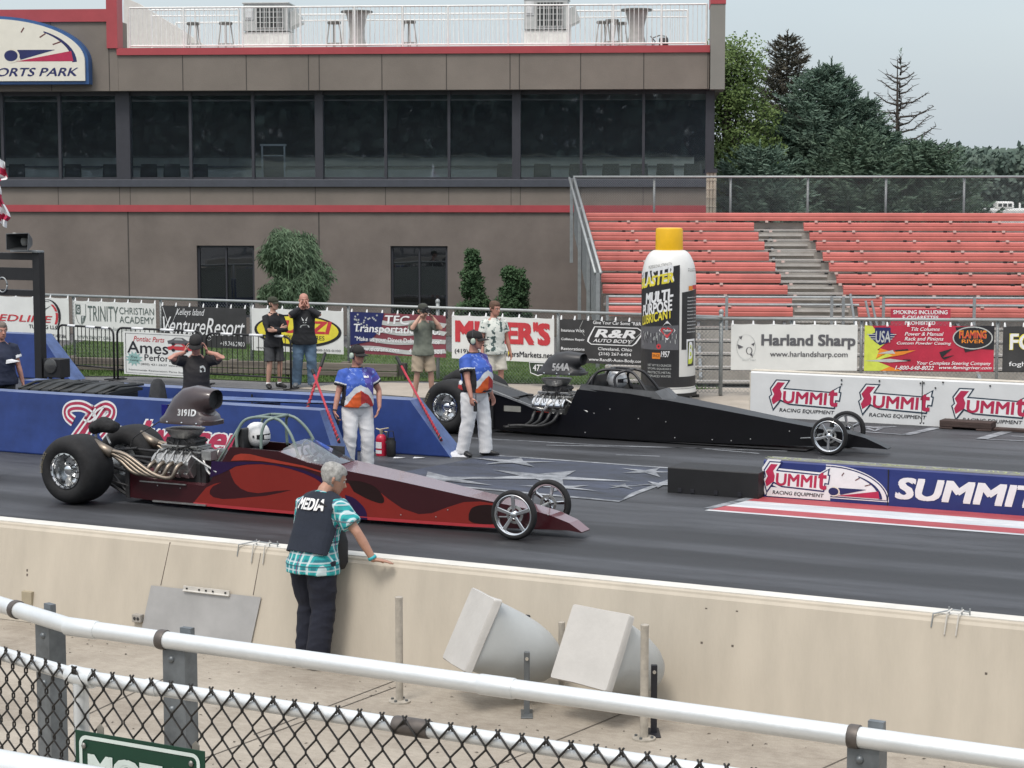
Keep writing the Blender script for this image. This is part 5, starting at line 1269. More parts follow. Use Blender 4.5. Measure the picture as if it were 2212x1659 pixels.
# black steel stand at the left edge with horn speaker and lamps
Ys = 33.4; SF = Frame((PY(86, 700, Ys).x, Ys, 0), TRACK); sz = lambda v: SF.loc(86, v, 0).z; sx = lambda u: SF.loc(u, 600, 0).x
t = thing('steel_stand', 'black welded steel stand at the left edge carrying a horn speaker', 'stand', SF.o, TRACK)
m = MB(); m.box(-.075, .075, -.07, .07, 0, sz(545)); m.build('post', m_bs, t, bevel=.008)
m = MB(); m.box(sx(-120), sx(-120) + .15, -.07, .07, 0, sz(545)); m.build('post', m_bs, t, bevel=.008)
for a, b in ((547, 562), (627, 640)): m = MB(); m.box(sx(-120) + .15, -.076, -.06, .06, sz(b), sz(a)); m.build('crossbar', m_bs, t, bevel=.006)
m = MB(); m.box(sx(-120) + .15, -.076, -.05, -.02, sz(606), sz(579)); m.build('panel', m_bs, t)
m = MB(); m.tube([(sx(11) + .1 * cos(a), -.07, sz(617) + .125 * sin(a)) for a in [2 * pi * i / 24 for i in range(25)]], .014, 6); m.build('cable_loop', m_galv, t, True)
m = MB(); m.box(sx(97), sx(134), -.09, .16, sz(813), sz(773)); m.build('lamp_box', m_bs, t, bevel=.01)
m = MB(); m.lathe([(.05, -.02), (.12, .0), (.13, .02)], 18, (sx(113), -.115, sz(788)), 'y'); m.build('lamp', mat('lamp_lens_dark', (0.06, 0.06, 0.06), .15), t, 40)
m = MB(); m.box(sx(100), sx(104), 0, .05, 0, sz(812)); m.box(sx(126), sx(130), 0, .05, 0, sz(812)); m.build('leg', m_bs, t)
t = thing('horn_speaker', 'grey rectangular horn loudspeaker on top of the black steel stand', 'loudspeaker', SF.world(sx(46), 0, sz(545)), TRACK - 8)
q = sz(502) - sz(545); m = MB()
x0, x1 = -.13, .40
O = [(x0, -.20, .03), (x1, -.20, .03), (x1 + .03, -.20, q), (x0, -.20, q - .02)]; I = [(x0 + .12, .15, q * .35), (x0 + .26, .15, q * .35), (x0 + .26, .15, q * .65), (x0 + .12, .15, q * .65)]
O2 = [(p[0] + (.012 if i in (0, 3) else -.012), p[1], p[2] + (.012 if i < 2 else -.012)) for i, p in enumerate(O)]
m.add(O + [(p[0], p[1] + .001, p[2]) for p in I] , [(0, 1, 5, 4), (1, 2, 6, 5), (2, 3, 7, 6), (3, 0, 4, 7)], 0); m.add(O2 + [(p[0], p[1] - .02, p[2]) for p in I], [(1, 0, 4, 5), (2, 1, 5, 6), (3, 2, 6, 7), (0, 3, 7, 4), (4, 7, 6, 5)], 1); m.add(O + O2, [(i, (i + 1) % 4, 4 + (i + 1) % 4, 4 + i) for i in range(4)], 0)
m.build('horn', [mat('speaker_grey', (0.12, 0.125, 0.13), .6, var=.2), mat('horn_throat', (0.02, 0.022, 0.024), .7)], t, fix=False)
m = MB(); m.tube([(x0 + .16, .16, q * .5), (-.28, .1, q * .6), (-.36, .05, q * .62)], [.10, .12, .06], 14); m.build('driver', mat('driver_pale', (0.45, 0.45, 0.43), .5), t, True)
m = MB(); m.box(-.2, .46, -.05, .1, .0, .03); m.build('bracket', m_galv, t)
# flag at the left edge
pf = PY(-19, 330, 27.0); t = thing('flag', 'red and white striped flag hanging at the left edge', 'flag', (pf.x, pf.y, 0))
z1 = PY(0, 325, 27).z; z0 = PY(0, 468, 27).z; m = MB(); m.tube([(-.03, 0, 0), (-.03, 0, z1 + .3)], .03, 8); m.build('pole', m_rail, t, True)
nx, nz = 10, 26; V = []; Fm = []; m = MB()
for i in range(nx + 1):
    for j in range(nz + 1):
        f = j / nz; wd = .165 + .055 * sin(f * 9 + .6) - .02 * sin(f * 23); x = wd * i / nx; V.append((x, .05 * sin(i * 1.7 + f * 3), z1 + (z0 - z1) * f - x * .9))
for i in range(nx):
    for j in range(nz): m.add([V[i * (nz + 1) + j], V[(i + 1) * (nz + 1) + j], V[(i + 1) * (nz + 1) + j + 1], V[i * (nz + 1) + j + 1]], [(0, 1, 2, 3)], ((j + i // 2) // 3) % 2)
m.build('cloth', [mat('flag_red', (0.42, 0.02, 0.07), .7), m_whi], t, True, fix=False)
# small badge on the lawn side of the fence
p = FL.loc(1162, 796, -.07); t = thing('fence_badge', 'small black and white number badge hung low on the fence', 'badge', FL.world(p.x, p.y, p.z), FL.deg)
m = MB(); m.prism([(-.20, .13), (.20, .13), (.17, -.10), (.0, -.15), (-.17, -.10)], lambda a, b, d: Vector((a, d, b)), 0, .012); m.build('plate', mat('badge_dark', (0.03, 0.05, 0.03), .5), t)
m = MB(); f = lambda a, b: Vector((a, -.003, b)); m.stroke([(-.19, .12), (.19, .12), (.16, -.09), (0, -.14), (-.16, -.09)], .018, f, 0, True); m.text('477', -.11, -.05, .12, .08, f, 0, .03); m.build('lettering', m_whi, t)

# ================================================================== dragsters
m_tyre = mat('slick_rubber', (0.018, 0.018, 0.019), .75, var=.25, vs=9, bump=.15, bs=30, spec=.3)
m_chrome = mat('polished_metal', (0.72, 0.73, 0.74), .16, 1.0, var=.05)
m_cast = mat('cast_aluminium', (0.42, 0.42, 0.41), .38, .85, var=.2, vs=14, bump=.2, bs=40)
m_block = mat('engine_dark', (0.035, 0.035, 0.037), .55, .3, var=.4, vs=10)
m_hdr = mat('header_steel', (0.25, 0.21, 0.17), .42, .9, var=.25, vs=9)
m_hdrk = mat('header_black', (0.05, 0.05, 0.05), .45, .6, var=.3, vs=9)
m_cage = mat('pale_green_tube', (0.17, 0.225, 0.20), .4, var=.1); m_cagek = mat('black_tube', (0.02, 0.02, 0.022), .35, .2)
m_scr = glass('windscreen_plastic', (0.62, 0.66, 0.68), .16, .06)
m_white = mat('gloss_white', (0.74, 0.74, 0.74), .25, var=.03); m_visor = mat('dark_visor', (0.015, 0.015, 0.018), .1)
m_red = mat('flame_red', (0.20, 0.018, 0.013), .3, var=.06, vs=2, coat=.2, spec=.35); m_mar = mat('candy_maroon', (0.036, 0.006, 0.009), .3, var=.08, vs=2, coat=.2, spec=.35); m_dkm = mat('deep_maroon', (0.014, 0.004, 0.004), .3, var=.1, coat=.2, spec=.35); m_pur = mat('deep_purple', (0.018, 0.005, 0.042), .3, var=.1, coat=.2, spec=.35); m_lip = mat('lip_red_highlight', (0.45, 0.045, 0.055), .3, var=.05); m_hood = mat('maroon_hood_sky_sheen', (0.13, 0.04, 0.05), .22, var=.06, coat=.9)
m_bk = mat('satin_black_body', (0.004, 0.004, 0.0055), .28, var=.2, vs=3, spec=.36); m_bk2 = mat('dull_black_panel', (0.022, 0.023, 0.025), .42, var=.2, vs=4)

def slick(parent, y, sgn):
    """rear wheel: near one has its outer face towards -y"""
    rw = bpy.data.objects.new('rear_wheel', None); COL.objects.link(rw); rw.parent = parent; rw.location = (-.05, y - .03 * sgn, .432); rw.scale = (1.016, sgn * 1.2, 1.016)
    m = MB(); pf = [(.205, .045), (.24, .012), (.30, -.004), (.355, .006), (.395, .04), (.418, .09), (.424, .15), (.426, .22), (.424, .29), (.418, .35), (.395, .40), (.355, .435), (.30, .445), (.24, .43), (.205, .40)]
    m.lathe(pf, 56, axis='y', caps=False); m.build('tyre', m_tyre, rw, True)
    m = MB()
    for a0, s in ((2.35, 'GOODYEAR'[:4]), (2.9, '34.5')):
        V, Fc, _, _ = text_shape('RACING SLICK', 0.0)
        pts = []
        for a, b in V: q = a0 + .9 - a * .8; r = .325 + b * .045; pts.append((r * cos(q), -.0085, r * sin(q)))
        m.add(pts, Fc); break
    m.build('sidewall_lettering', mat('tan_tyre_paint', (0.22, 0.19, 0.12), .8), rw)
    m = MB(); m.lathe([(.215, .05), (.222, .03), (.222, .012), (.205, .010), (.196, .02), (.190, .06), (.180, .15), (.172, .19), (.10, .205), (.085, .16), (.06, .15), (.06, .06), (.045, .05), (.0, .05)], 40, axis='y', caps=False)
    m.lathe([(.205, .40), (.215, .38), (.19, .3), (.18, .2)], 32, axis='y', caps=False); rim = m.build('rim', m_chrome, rw, 40)
    m = MB()
    for i in range(16): a = 2 * pi * i / 16; m.lathe([(.011, .002), (.011, .014), (.004, .001)], 8, (.208 * cos(a), .0, .208 * sin(a)), 'y')
    m.build('bead_bolt', m_block, rim)
    m = MB()
    for i in range(5):
        a = 2 * pi * i / 5 + .3; c, s = cos(a), sin(a); v = [(.07 * c - .02 * s, .14, .07 * s + .02 * c), (.07 * c + .02 * s, .14, .07 * s - .02 * c), (.172 * c + .03 * s, .175, .172 * s - .03 * c), (.172 * c - .03 * s, .175, .172 * s + .03 * c)]
        m.add(v + [(p[0], p[1] + .03, p[2]) for p in v], [(0, 1, 2, 3), (7, 6, 5, 4), (0, 3, 7, 4), (1, 0, 4, 5), (2, 1, 5, 6), (3, 2, 6, 7)])
    m.lathe([(.17, .21), (.172, .23)], 30, axis='y'); m.build('spoke', [m_cast], rim)
    return rw
def front_wheel(parent, x, y, sgn, spin, steer=0.0):
    fw = bpy.data.objects.new('front_wheel', None); COL.objects.link(fw); fw.parent = parent; fw.location = (x, y, .283); fw.scale = (1, sgn, 1); fw.rotation_euler = (0, 0, radians(steer))
    m = MB(); m.lathe([(.228, .012), (.245, .002), (.265, .006), (.278, .022), (.283, .045), (.278, .068), (.265, .084), (.245, .088), (.228, .078)], 56, axis='y', caps=False); m.build('tyre', m_tyre, fw, True)
    m = MB(); m.lathe([(.231, .020), (.233, .008), (.226, .004), (.216, .008), (.207, .025), (.205, .06), (.215, .08), (.23, .082)], 56, axis='y', caps=False); m.lathe([(.0, .012), (.022, .012), (.034, .02), (.045, .03), (.045, .07), (.0, .07)], 24, axis='y', caps=False); rim = m.build('rim', m_chrome, fw, 40)
    m = MB()
    for i in range(5):
        a = 2 * pi * i / 5 + spin; c, s = cos(a), sin(a); P = lambda r, t_, y_: (r * c - t_ * s, y_, r * s + t_ * c)
        v = [P(.03, -.016, .022), P(.03, .016, .022), P(.213, .024, .016), P(.213, -.024, .016), P(.03, -.014, .05), P(.03, .014, .05), P(.213, .02, .045), P(.213, -.02, .045)]
        m.add(v, [(0, 1, 2, 3), (7, 6, 5, 4), (0, 3, 7, 4), (1, 0, 4, 5), (2, 1, 5, 6), (3, 2, 6, 7)])
    m.build('spoke', m_chrome, rim, bevel=.005)
    m = MB(); m.lathe([(.075, .055), (.105, .06), (.105, .066), (.075, .066)], 28, axis='y', caps=False); m.build('brake_disc', m_cast, fw)
    return fw
def shell(parent, st, mats, cock, name='body'):
    """st: stations (x, z_top, z_bottom, half width top, half width bottom); cock=(xa, xb) open cockpit"""
    m = MB()
    for (x0, t0, b0, w0, v0), (x1, t1, b1, w1, v1) in zip(st, st[1:]):
        op = cock and x0 >= cock[0] - 1e-6 and x1 <= cock[1] + 1e-6
        for s in (-1, 1):
            m.quad((x0, s * v0, b0), (x1, s * v1, b1), (x1, s * w1, t1), (x0, s * w0, t0), 0)
            if op:
                m.quad((x0, s * w0, t0), (x1, s * w1, t1), (x1, s * (w1 - .03), t1), (x0, s * (w0 - .03), t0), 0); m.quad((x0, s * (w0 - .03), t0), (x1, s * (w1 - .03), t1), (x1, s * (w1 - .03), .3), (x0, s * (w0 - .03), .3), 2)
        if op: m.quad((x0, -w0 + .03, .3), (x1, -w1 + .03, .3), (x1, w1 - .03, .3), (x0, w0 - .03, .3), 2)
        else: m.quad((x0, -w0, t0), (x1, -w1, t1), (x1, w1, t1), (x0, w0, t0), 1)
        m.quad((x0, -v0, b0), (x0, v0, b0), (x1, v1, b1), (x1, -v1, b1), 2)
    for s_, (x, t, b, w, v) in ((0, st[0]), (1, st[-1])): m.quad((x, -v, b), (x, v, b), (x, w, t), (x, -w, t), 0)
    if cock:
        for xc in cock:
            q = [s for s in st if abs(s[0] - xc) < 1e-6][0]; m.quad((xc, -q[3] + .03, .3), (xc, q[3] - .03, .3), (xc, q[3] - .03, q[1]), (xc, -q[3] + .03, q[1]), 2)
    return m.build(name, mats, parent, False, .012, fix=True)
def width_at(st, x):
    for a, b in zip(st, st[1:]):
        if a[0] <= x <= b[0]: f = (x - a[0]) / (b[0] - a[0] + 1e-9); return [a[i] + f * (b[i] - a[i]) for i in range(5)]
    return list(st[0] if x < st[0][0] else st[-1])
def side_fn(st, o):
    def f(x, z):
        _, t, b, w, v = width_at(st, x); k = max(0, min(1, (z - b) / max(.01, t - b))); return Vector((x, -(v + (w - v) * k) - o, z))
    return f
def dense(P, step=.05):
    o = []
    for a, b in zip(P, P[1:] + P[:1]):
        n = max(1, int(sqrt((a[0]-b[0])**2 + (a[1]-b[1])**2) / step)); o += [(a[0] + (b[0]-a[0]) * i / n, a[1] + (b[1]-a[1]) * i / n) for i in range(n)]
    return o
def strips(mb, P, fn, dx=.12):
    """outline laid on a curved side, cut into upright strips so that it follows the panel"""
    x0, x1 = min(p[0] for p in P), max(p[0] for p in P)
    n = max(1, int((x1 - x0) / dx))
    for t3 in tessellate_polygon([[Vector((a, b, 0)) for a, b in P]]):
        T3 = [P[i] for i in t3]
        for i in range(n):
            a, b = x0 + (x1 - x0) * i / n, x0 + (x1 - x0) * (i + 1) / n; Q = _clip(_clip(T3, a, 1), b, -1)
            if len(Q) > 2: mb.add([fn(*p) for p in Q], [tuple(range(len(Q)))])
def _clip(P, k, sg):
    o = []
    for a, b in zip(P, P[1:] + P[:1]):
        ia, ib = (a[0] - k) * sg >= 0, (b[0] - k) * sg >= 0
        if ia: o.append(a)
        if ia != ib: t = (k - a[0]) / (b[0] - a[0]); o.append((k, a[1] + t * (b[1] - a[1])))
    return o
def scoop(parent, dx, dz, sc, m_, lab_mat, text, tb, fl):
    R_ = [(1.30, 1.02, 0, .40, .215), (1.30, 1.07, 0, .40, .215), (1.31, 1.10, 3, .37, .205), (1.335, 1.17, 8, .335, .20), (1.36, 1.24, 20, .31, .192), (1.41, 1.295, 40, .255, .186), (1.49, 1.325, 62, .195, .182), (1.575, 1.332, 80, .142, .165), (1.655, 1.334, 90, .124, .155), (1.67, 1.334, 90, .116, .147), (1.59, 1.33, 90, .108, .14)]
    m = MB(); n = 28; V = []
    for x, z, ang, a, b in R_:
        q = radians(ang); ux, uz = cos(q), -sin(q); e = 4.5 if z < 1.09 else 3.2 if z < 1.2 else 2.4
        for j in range(n):
            t_ = 2 * pi * j / n; c = math.copysign(abs(cos(t_)) ** (2 / e), cos(t_)); s = math.copysign(abs(sin(t_)) ** (2 / e), sin(t_))
            V.append((x + ux * a * c + dx, b * s, (z - 1.02 + uz * a * c) * sc + 1.02 + dz))
    k = len(R_); m.add(V, [(i * n + j, i * n + (j + 1) % n, (i + 1) * n + (j + 1) % n, (i + 1) * n + j) for i in range(k - 2) for j in range(n)], 0)
    m.add(V, [((k - 2) * n + j, (k - 2) * n + (j + 1) % n, (k - 1) * n + (j + 1) % n, (k - 1) * n + j) for j in range(n)] + [tuple((k - 1) * n + j for j in range(n)), tuple(reversed(range(n)))], 1)
    o = m.build('scoop', [m_, m_block], parent, 45, fix=True)
    b = MB(); x0, x1, z0, z1 = tb; b.text(text, x0, z0, x1, z1, lambda a, c: Vector((a, -.5, c)), 0, .05, .1, fl); wrap(b, bvh_of(o), (0, 1, 0), .004, .4); b.build('number', lab_mat, o)
    b = MB()
    for f in (-.55, .0, .55): b.ball((1.30 + dx + .40 * f, -.218, 1.045 + dz), (.013, .008, .013), 8)
    b.build('fixing', m_chrome, o)
    return o
def helmet_driver(parent_loc, deg, label, helm_mat, dirt):
    t = thing('person', label, 'person', parent_loc, deg)
    m = MB(); m.tube([(0, 0, -.46), (0, 0, -.30), (.01, 0, -.16), (.01, 0, -.08)], [(.20, .13), (.21, .14), (.19, .12), (.08, .07)], 14, side=(0, 1, 0), round_end=True); m.ball((.01, 0, .08), (.10, .08, .13), 14); m.tube([(0, 0, -.12), (.01, 0, .02)], .06, 10)
    for s in (-1, 1): m.tube([(0, s * .18, -.2), (.16, s * .22, -.36), (.36, s * .12, -.34)], [.06, .05, .04], 8, round_end=True)
    me = remesh(m, .014, 3, 'body'); me.materials.append(mat('driver_suit', (0.03, 0.03, 0.035), .8)); link('body', me, t, True)
    m = MB(); R_ = []; n = 24
    for i in range(13):
        a = pi * i / 12; z = .13 - .155 * cos(a) * (1.0 if i > 6 else .98); r = sin(a) ** .8; R_.append((max(r, .02), z))
    V = []
    for r, z in R_:
        for j in range(n):
            q = 2 * pi * j / n; c, s = cos(q), sin(q); fx = .165 * (1.0 if c < 0 else 1.0 + .10 * max(0, 1 - abs(z - .05) / .1)); V.append((.01 + fx * r * c, .125 * r * s, z))
    m.add(V, [(i * n + j, i * n + (j + 1) % n, (i + 1) * n + (j + 1) % n, (i + 1) * n + j) for i in range(12) for j in range(n)] + [tuple(reversed(range(n))), tuple(12 * n + j for j in range(n))]); h = m.build('helmet', helm_mat, t, True)
    b = bvh_of(h); m = MB()
    f = lambda a, z: Vector((cos(a) * .5, sin(a) * .5, z))
    pts = [(radians(-62 + 124 * i / 14), .155 - .015 * abs(i - 7) / 7) for i in range(15)] + [(radians(62 - 124 * i / 14), .075 + .012 * abs(i - 7) / 7) for i in range(15)]
    for i in range(14):
        q = [pts[i], pts[i + 1], pts[28 - i], pts[29 - i]]; vs = []
        for a, z in q:
            d = Vector((cos(a), sin(a), 0)); hit = b.ray_cast(Vector((.01, 0, z)) + d * .6, -d); vs.append((hit[0] if hit[0] else Vector((.16, 0, z))) + d * .003)
        m.add(vs, [(0, 1, 2, 3)])
    m.build('visor', m_visor, h); 
    if dirt:
        m = MB(); m.ball((0.03, -.128, .12), (.016, .01, .016), 8); m.build('visor_pivot', m_block, h)
    return t
_S2 = bpy.data.scenes.new('scratch')
def remesh(mb, vox, it, name):
    me = mb.mesh(name + '_src'); ob = bpy.data.objects.new('tmp', me); _S2.collection.objects.link(ob)
    bm = bmesh.new(); bm.from_mesh(me); bmesh.ops.recalc_face_normals(bm, faces=bm.faces); bm.to_mesh(me); bm.free()
    r = ob.modifiers.new('r', 'REMESH'); r.mode = 'VOXEL'; r.voxel_size = vox
    if it: s = ob.modifiers.new('s', 'SMOOTH'); s.factor = .5; s.iterations = it
    _S2.view_layers[0].update(); dg = _S2.view_layers[0].depsgraph; o = bpy.data.meshes.new_from_object(ob.evaluated_get(dg)); o.name = name
    bpy.data.objects.remove(ob); bpy.data.meshes.remove(me); return o
def engine(car, x0, z, hdr_mat, hdr_paths, cover_mat, label=None):
    """V8 with its front towards +x: block, heads, valve covers, intake, blower plumbing"""
    e = bpy.data.objects.new('engine', None); COL.objects.link(e); e.parent = car; L_ = .56; rr = random.Random(int(x0 * 100))
    m = MB(); m.box(x0 - .02, x0 + L_ + .06, -.17, .17, z - .36, z - .05); m.tube([(x0 + .0, 0, z - .33), (x0 + L_, 0, z - .33)], .17, 14)
    m.box(x0 + L_ + .06, x0 + L_ + .13, -.16, .16, z - .34, z + .0); m.lathe([(.09, 0), (.10, .02), (.10, .05), (.06, .07)], 20, (x0 + L_ + .13, 0, z - .25), 'x'); m.build('block', m_block, e, bevel=.01)
    for s in (-1, 1):
        M = Matrix.Translation((x0, s * .22, z - .08)) @ Matrix.Rotation(-s * radians(38), 4, 'X')
        m = MB(); m.box(0, L_, -.10, .10, -.12, .03, 0, M)
        for i in range(4): m.box(.05 + i * .135, .11 + i * .135, s * .10 if s > 0 else -.13, s * .13 if s > 0 else -.10, -.10, -.02, 0, M)
        m.build('cylinder_head', m_cast, e, bevel=.006)
        m = MB(); m.prism([(-.105, .031), (.105, .031), (.095, .10), (.05, .135), (-.05, .135), (-.095, .10)], lambda a, b, d: M @ Vector((d, a, b)), .0, L_); vc = m.build('valve_cover', cover_mat, e, bevel=.012)
        m = MB()
        for i in range(5): m.box(.03 + i * (L_ - .08) / 4, .05 + i * (L_ - .08) / 4, -.10, .10, .08, .142, 0, M)
        m.build('cover_rib', m_cast, vc)
        if label and s < 0: m = MB(); m.box(.06, L_ * .55, -.132, -.128, -.06, .0, 0, M); m.build('decal', label, vc)
        m = MB()
        for i in range(4):
            a = M @ Vector((.08 + i * .135, s * .06, .14)); m.tube([a, a + Vector((0, -s * .02, .06)), (x0 + .12 + i * .05, s * .06, z + .12 + .02 * (i % 2))], .007, 5)
        m.build('plug_wire', m_block, e)
        for i, P in enumerate(hdr_paths):
            m = MB(); m.tube(smooth3([(p[0], s * -p[1], p[2]) for p in P]), [.027] * len(smooth3(P)), 10); m.build('header', hdr_mat, e, True)
    m = MB()
    m.box(x0 + .02, x0 + L_ - .02, -.13, .13, z - .03, z + .06); m.box(x0 - .03, x0 + L_ + .05, -.15, .15, z + .061, z + .085); m.box(x0 + .0, x0 + L_ + .02, -.13, .13, z + .10, z + .125); m.box(x0 + .02, x0 + L_, -.16, .16, z + .126, z + .15)
    for i in range(14): m.lathe([(.008, 0), (.008, .012)], 6, (x0 + .0 + i * .043, -.145, z + .085)); 
    m.build('intake_manifold', m_cast, e, bevel=.006)
    m = MB(); m.box(x0 + .08, x0 + L_ - .06, -.12, .12, z + .151, z + .24)
    for i in range(6): m.tube([(x0 + .1 + i * .08, -.13, z + .20), (x0 + .1 + i * .08, .13, z + .20)], .025, 8)
    for i in range(9): a = (x0 + rr.uniform(.05, L_), -rr.uniform(.10, .17), z + rr.uniform(.12, .25)); m.tube([a, (a[0] + rr.uniform(-.12, .12), a[1] - rr.uniform(0, .07), a[2] - rr.uniform(.02, .10)), (a[0] + rr.uniform(-.2, .2), a[1] - .02, a[2] - rr.uniform(.08, .16))], .008, 5)
    m.build('injector', m_block, e)
    m = MB(); m.lathe([(.17, 0), (.19, .02), (.24, .09), (.25, .11)], 28, (x0 + L_ * .5, 0, z + .24)); m.build('injector_hat', m_cast, e, 40)
    m = MB(); xf = x0 + L_ + .12
    m.box(xf, xf + .14, -.23, -.08, z + .0, z + .12); m.box(xf, xf + .10, .04, .2, z - .05, z + .1); m.lathe([(.06, -.02), (.075, 0), (.075, .05), (.03, .06)], 16, (xf + .1, -.02, z + .06), 'x'); m.tube([(xf, -.2, z + .02), (xf + .12, -.28, z - .12), (xf + .18, -.30, z - .16)], .018, 8); m.tube([(xf - .1, -.28, z + .05), (xf + .05, -.3, z - .02), (xf + .3, -.33, z - .12)], .016, 8)
    m.build('accessory_drive', m_cast, e, bevel=.005)
    return e
def smooth3(P, n=4):
    if len(P) < 3: return [Vector(p) for p in P]
    o = []; P = [Vector(p) for p in P]
    for i in range(len(P) - 1):
        p0, p1, p2, p3 = P[max(i-1, 0)], P[i], P[i+1], P[min(i+2, len(P)-1)]
        for k in range(n): s = k / n; o.append(.5 * ((2*p1) + (p2-p0)*s + (2*p0-5*p1+4*p2-p3)*s*s + (-p0+3*p1-3*p2+p3)*s**3))
    return o + [P[-1]]

# ---------------------------------------------------------------- near car: maroon with red flames
def car_origin(u, v):
    a = radians(TRACK); return G(u, v) + Vector((-sin(a), cos(a), 0)) * .8
RCO = car_origin(150, 1092); RC = Frame(RCO, TRACK)
car = thing('dragster', 'maroon dragster with red flames and a pale green roll cage, nearer lane', 'dragster', RCO, TRACK, 'dragsters staged on the strip')
slick(car, -.80, 1); slick(car, .80, -1); front_wheel(car, 6.02, -.50, 1, .35); front_wheel(car, 6.02, .50, -1, .1)
cA = crop(600, 1450, 2.765)
def side(u, v, y=-.35): p = RC.loc(*cA(u, v), y); return (p.x, p.z)
stR = [(.50, .40, .075, .30, .30), (.95, .33, .06, .32, .32), (1.70, .30, .05, .335, .34), (1.80, .36, .05, .335, .345), (2.10, .80, .05, .335, .35), (2.16, .805, .05, .335, .35), (2.80, .795, .05, .34, .352), (2.98, .745, .05, .335, .35), (3.20, .685, .05, .33, .345), (3.50, .645, .05, .32, .335), (4.4, .535, .05, .265, .275), (5.3, .405, .055, .205, .21), (6.0, .315, .075, .165, .168), (6.32, .255, .09, .145, .148), (6.55, .18, .095, .125, .13), (6.70, .085, .075, .11, .11)]
shell(car, stR, [m_mar, m_hood, m_dkm], (2.16, 2.80))  # pinker hood top: sky reflection put into its colour
fl = {}
def flame(key, m_, P, o):
    fl.setdefault(key, (MB(), m_)); strips(fl[key][0], P, side_fn(stR, o))
cl = lambda P, n=5: smooth_path(P, n)
# large red flame field from the cowl to the nose, bounded above by the purple band
top_edge = [side(*p) for p in ((690, 1215), (760, 1180), (835, 1100), (960, 1055), (1130, 1045), (1330, 1060), (1500, 1095), (1640, 1140), (1760, 1195), (1850, 1255))]
zt = lambda x: width_at(stR, x)[1]; zb_ = lambda x: width_at(stR, x)[2]
cB = crop(1100, 1700, 1.58)
def sideB(u, v, y=-.28): p = RC.loc(*cB(u, v), y); return (p.x, p.z)
redF = [side(455, 1450), side(520, 1370), side(580, 1300), side(660, 1262), side(745, 1243), side(655, 1285), side(622, 1330), side(620, 1370), side(660, 1405), side(760, 1425), side(900, 1420), side(1050, 1405), side(1230, 1390), side(1400, 1355), side(1520, 1325), side(1360, 1335), side(1150, 1360), side(1040, 1345), side(960, 1310), side(895, 1250), side(860, 1180), side(835, 1110), side(900, 1072), side(1030, 1050), side(1180, 1045), side(1330, 1060), side(1500, 1098), side(1640, 1145), side(1760, 1200), side(1850, 1265)]
redF += [(3.75, .47), (4.0, .40), sideB(600, 352), sideB(680, 420), sideB(760, 478), sideB(860, 515), sideB(940, 510), sideB(1030, 475), sideB(1130, 443), sideB(1230, 440), sideB(1320, 455)]
xe = redF[-1][0]; redF += [(xe, zb_(xe) + .035)] + [(x, zb_(x) + .035) for x in (5.2, 4.4, 3.5, 2.6, 2.0)] + [(redF[0][0], zb_(1.6) + .035)]
flame('red', m_red, redF, .002)
flame('dark', m_dkm, cl([sideB(430, 300), sideB(520, 310), sideB(600, 345), sideB(650, 410), sideB(640, 445), sideB(560, 420), sideB(470, 370)], 4), .004)
flame('dark', m_dkm, cl([sideB(1160, 520), sideB(1180, 480), sideB(1240, 462), sideB(1320, 475), sideB(1320, 575), sideB(1200, 575), sideB(1160, 555)], 4), .004)
flame('purple', m_pur, cl([side(640, 1010), side(800, 1020), side(1000, 1018), side(1200, 1028), side(1420, 1060), side(1640, 1110), side(1850, 1200)], 4) + list(reversed(cl([side(620, 1190), side(760, 1140), side(900, 1070), side(1030, 1047), side(1180, 1042), side(1330, 1057), side(1500, 1095), side(1640, 1142), side(1760, 1197), side(1850, 1262)], 4))), .004)
flame('purple', m_pur, cl([sideB(420, 390), sideB(480, 415), sideB(540, 480), sideB(555, 545)], 4) + [sideB(470, 540), sideB(430, 470)], .006)
flame('scarlet', mat('orange_red_flame', (0.30, 0.03, 0.015), .28, coat=.5), [side(850, 1008), side(890, 950), side(960, 930), side(1060, 935), side(1200, 970), side(1400, 1012), side(1640, 1062), side(1850, 1130), side(1850, 1145), side(1640, 1085), side(1420, 1045), side(1200, 1012), side(1000, 1002)], .005)
for k, (mb_, m_) in fl.items(): mb_.build('flame_paint', m_, car)
m = MB()
for s in (-1, 1):
    P = [(x, s * (width_at(stR, x)[4] + .003), width_at(stR, x)[2]) for x in (1.55, 2.2, 3.0, 3.8, 4.6, 5.3, 5.7)]
    for a, b in zip(P, P[1:]): m.add([a, b, (b[0], b[1] + s * .004, b[2] + .036), (a[0], a[1] + s * .004, a[2] + .036)], [(0, 1, 2, 3)]); m.add([a, b, (b[0], b[1] - s * .05, b[2] - .004), (a[0], a[1] - s * .05, a[2] - .004)], [(0, 1, 2, 3)])
m.build('side_lip', m_lip, car)  # lip red brightened: a reflected highlight put into its colour
m = MB(); m.box(.95, 1.75, -.37, -.345, .055, .075); m.box(.75, 1.45, -.36, -.34, .292, .305); m.build('side_strip', m_cast, car)
m = MB(); rr = random.Random(2)
for x in (1.0, 1.35, 4.45, 4.9, 5.05, 6.3): f = side_fn(stR, .004); m.ball(f(x, zb_(x) + rr.uniform(.08, .2)), .008, 6)
m.build('rivet', m_cast, car)
hd = [[(.98 + i * .135, .33, .56), (.97 + i * .135, .43, .52), (.90 + i * .135, .47, .42 - .01 * i), (.74 + i * .10, .48, .43), (.55 + i * .03, .475, .56 + .025 * i), (.36, .46 + .018 * (i % 2), .655 + .02 * (i // 2))] for i in range(4)]
engine(car, .92, .60, m_hdr, hd, m_cast)
for s in (-1, 1): m = MB(); m.tube([(.42, s * .47, .64), (.30, s * .47, .69), (.14, s * .47, .755)], [.065, .062, .06], 14); m.build('collector', m_hdr, car, True)
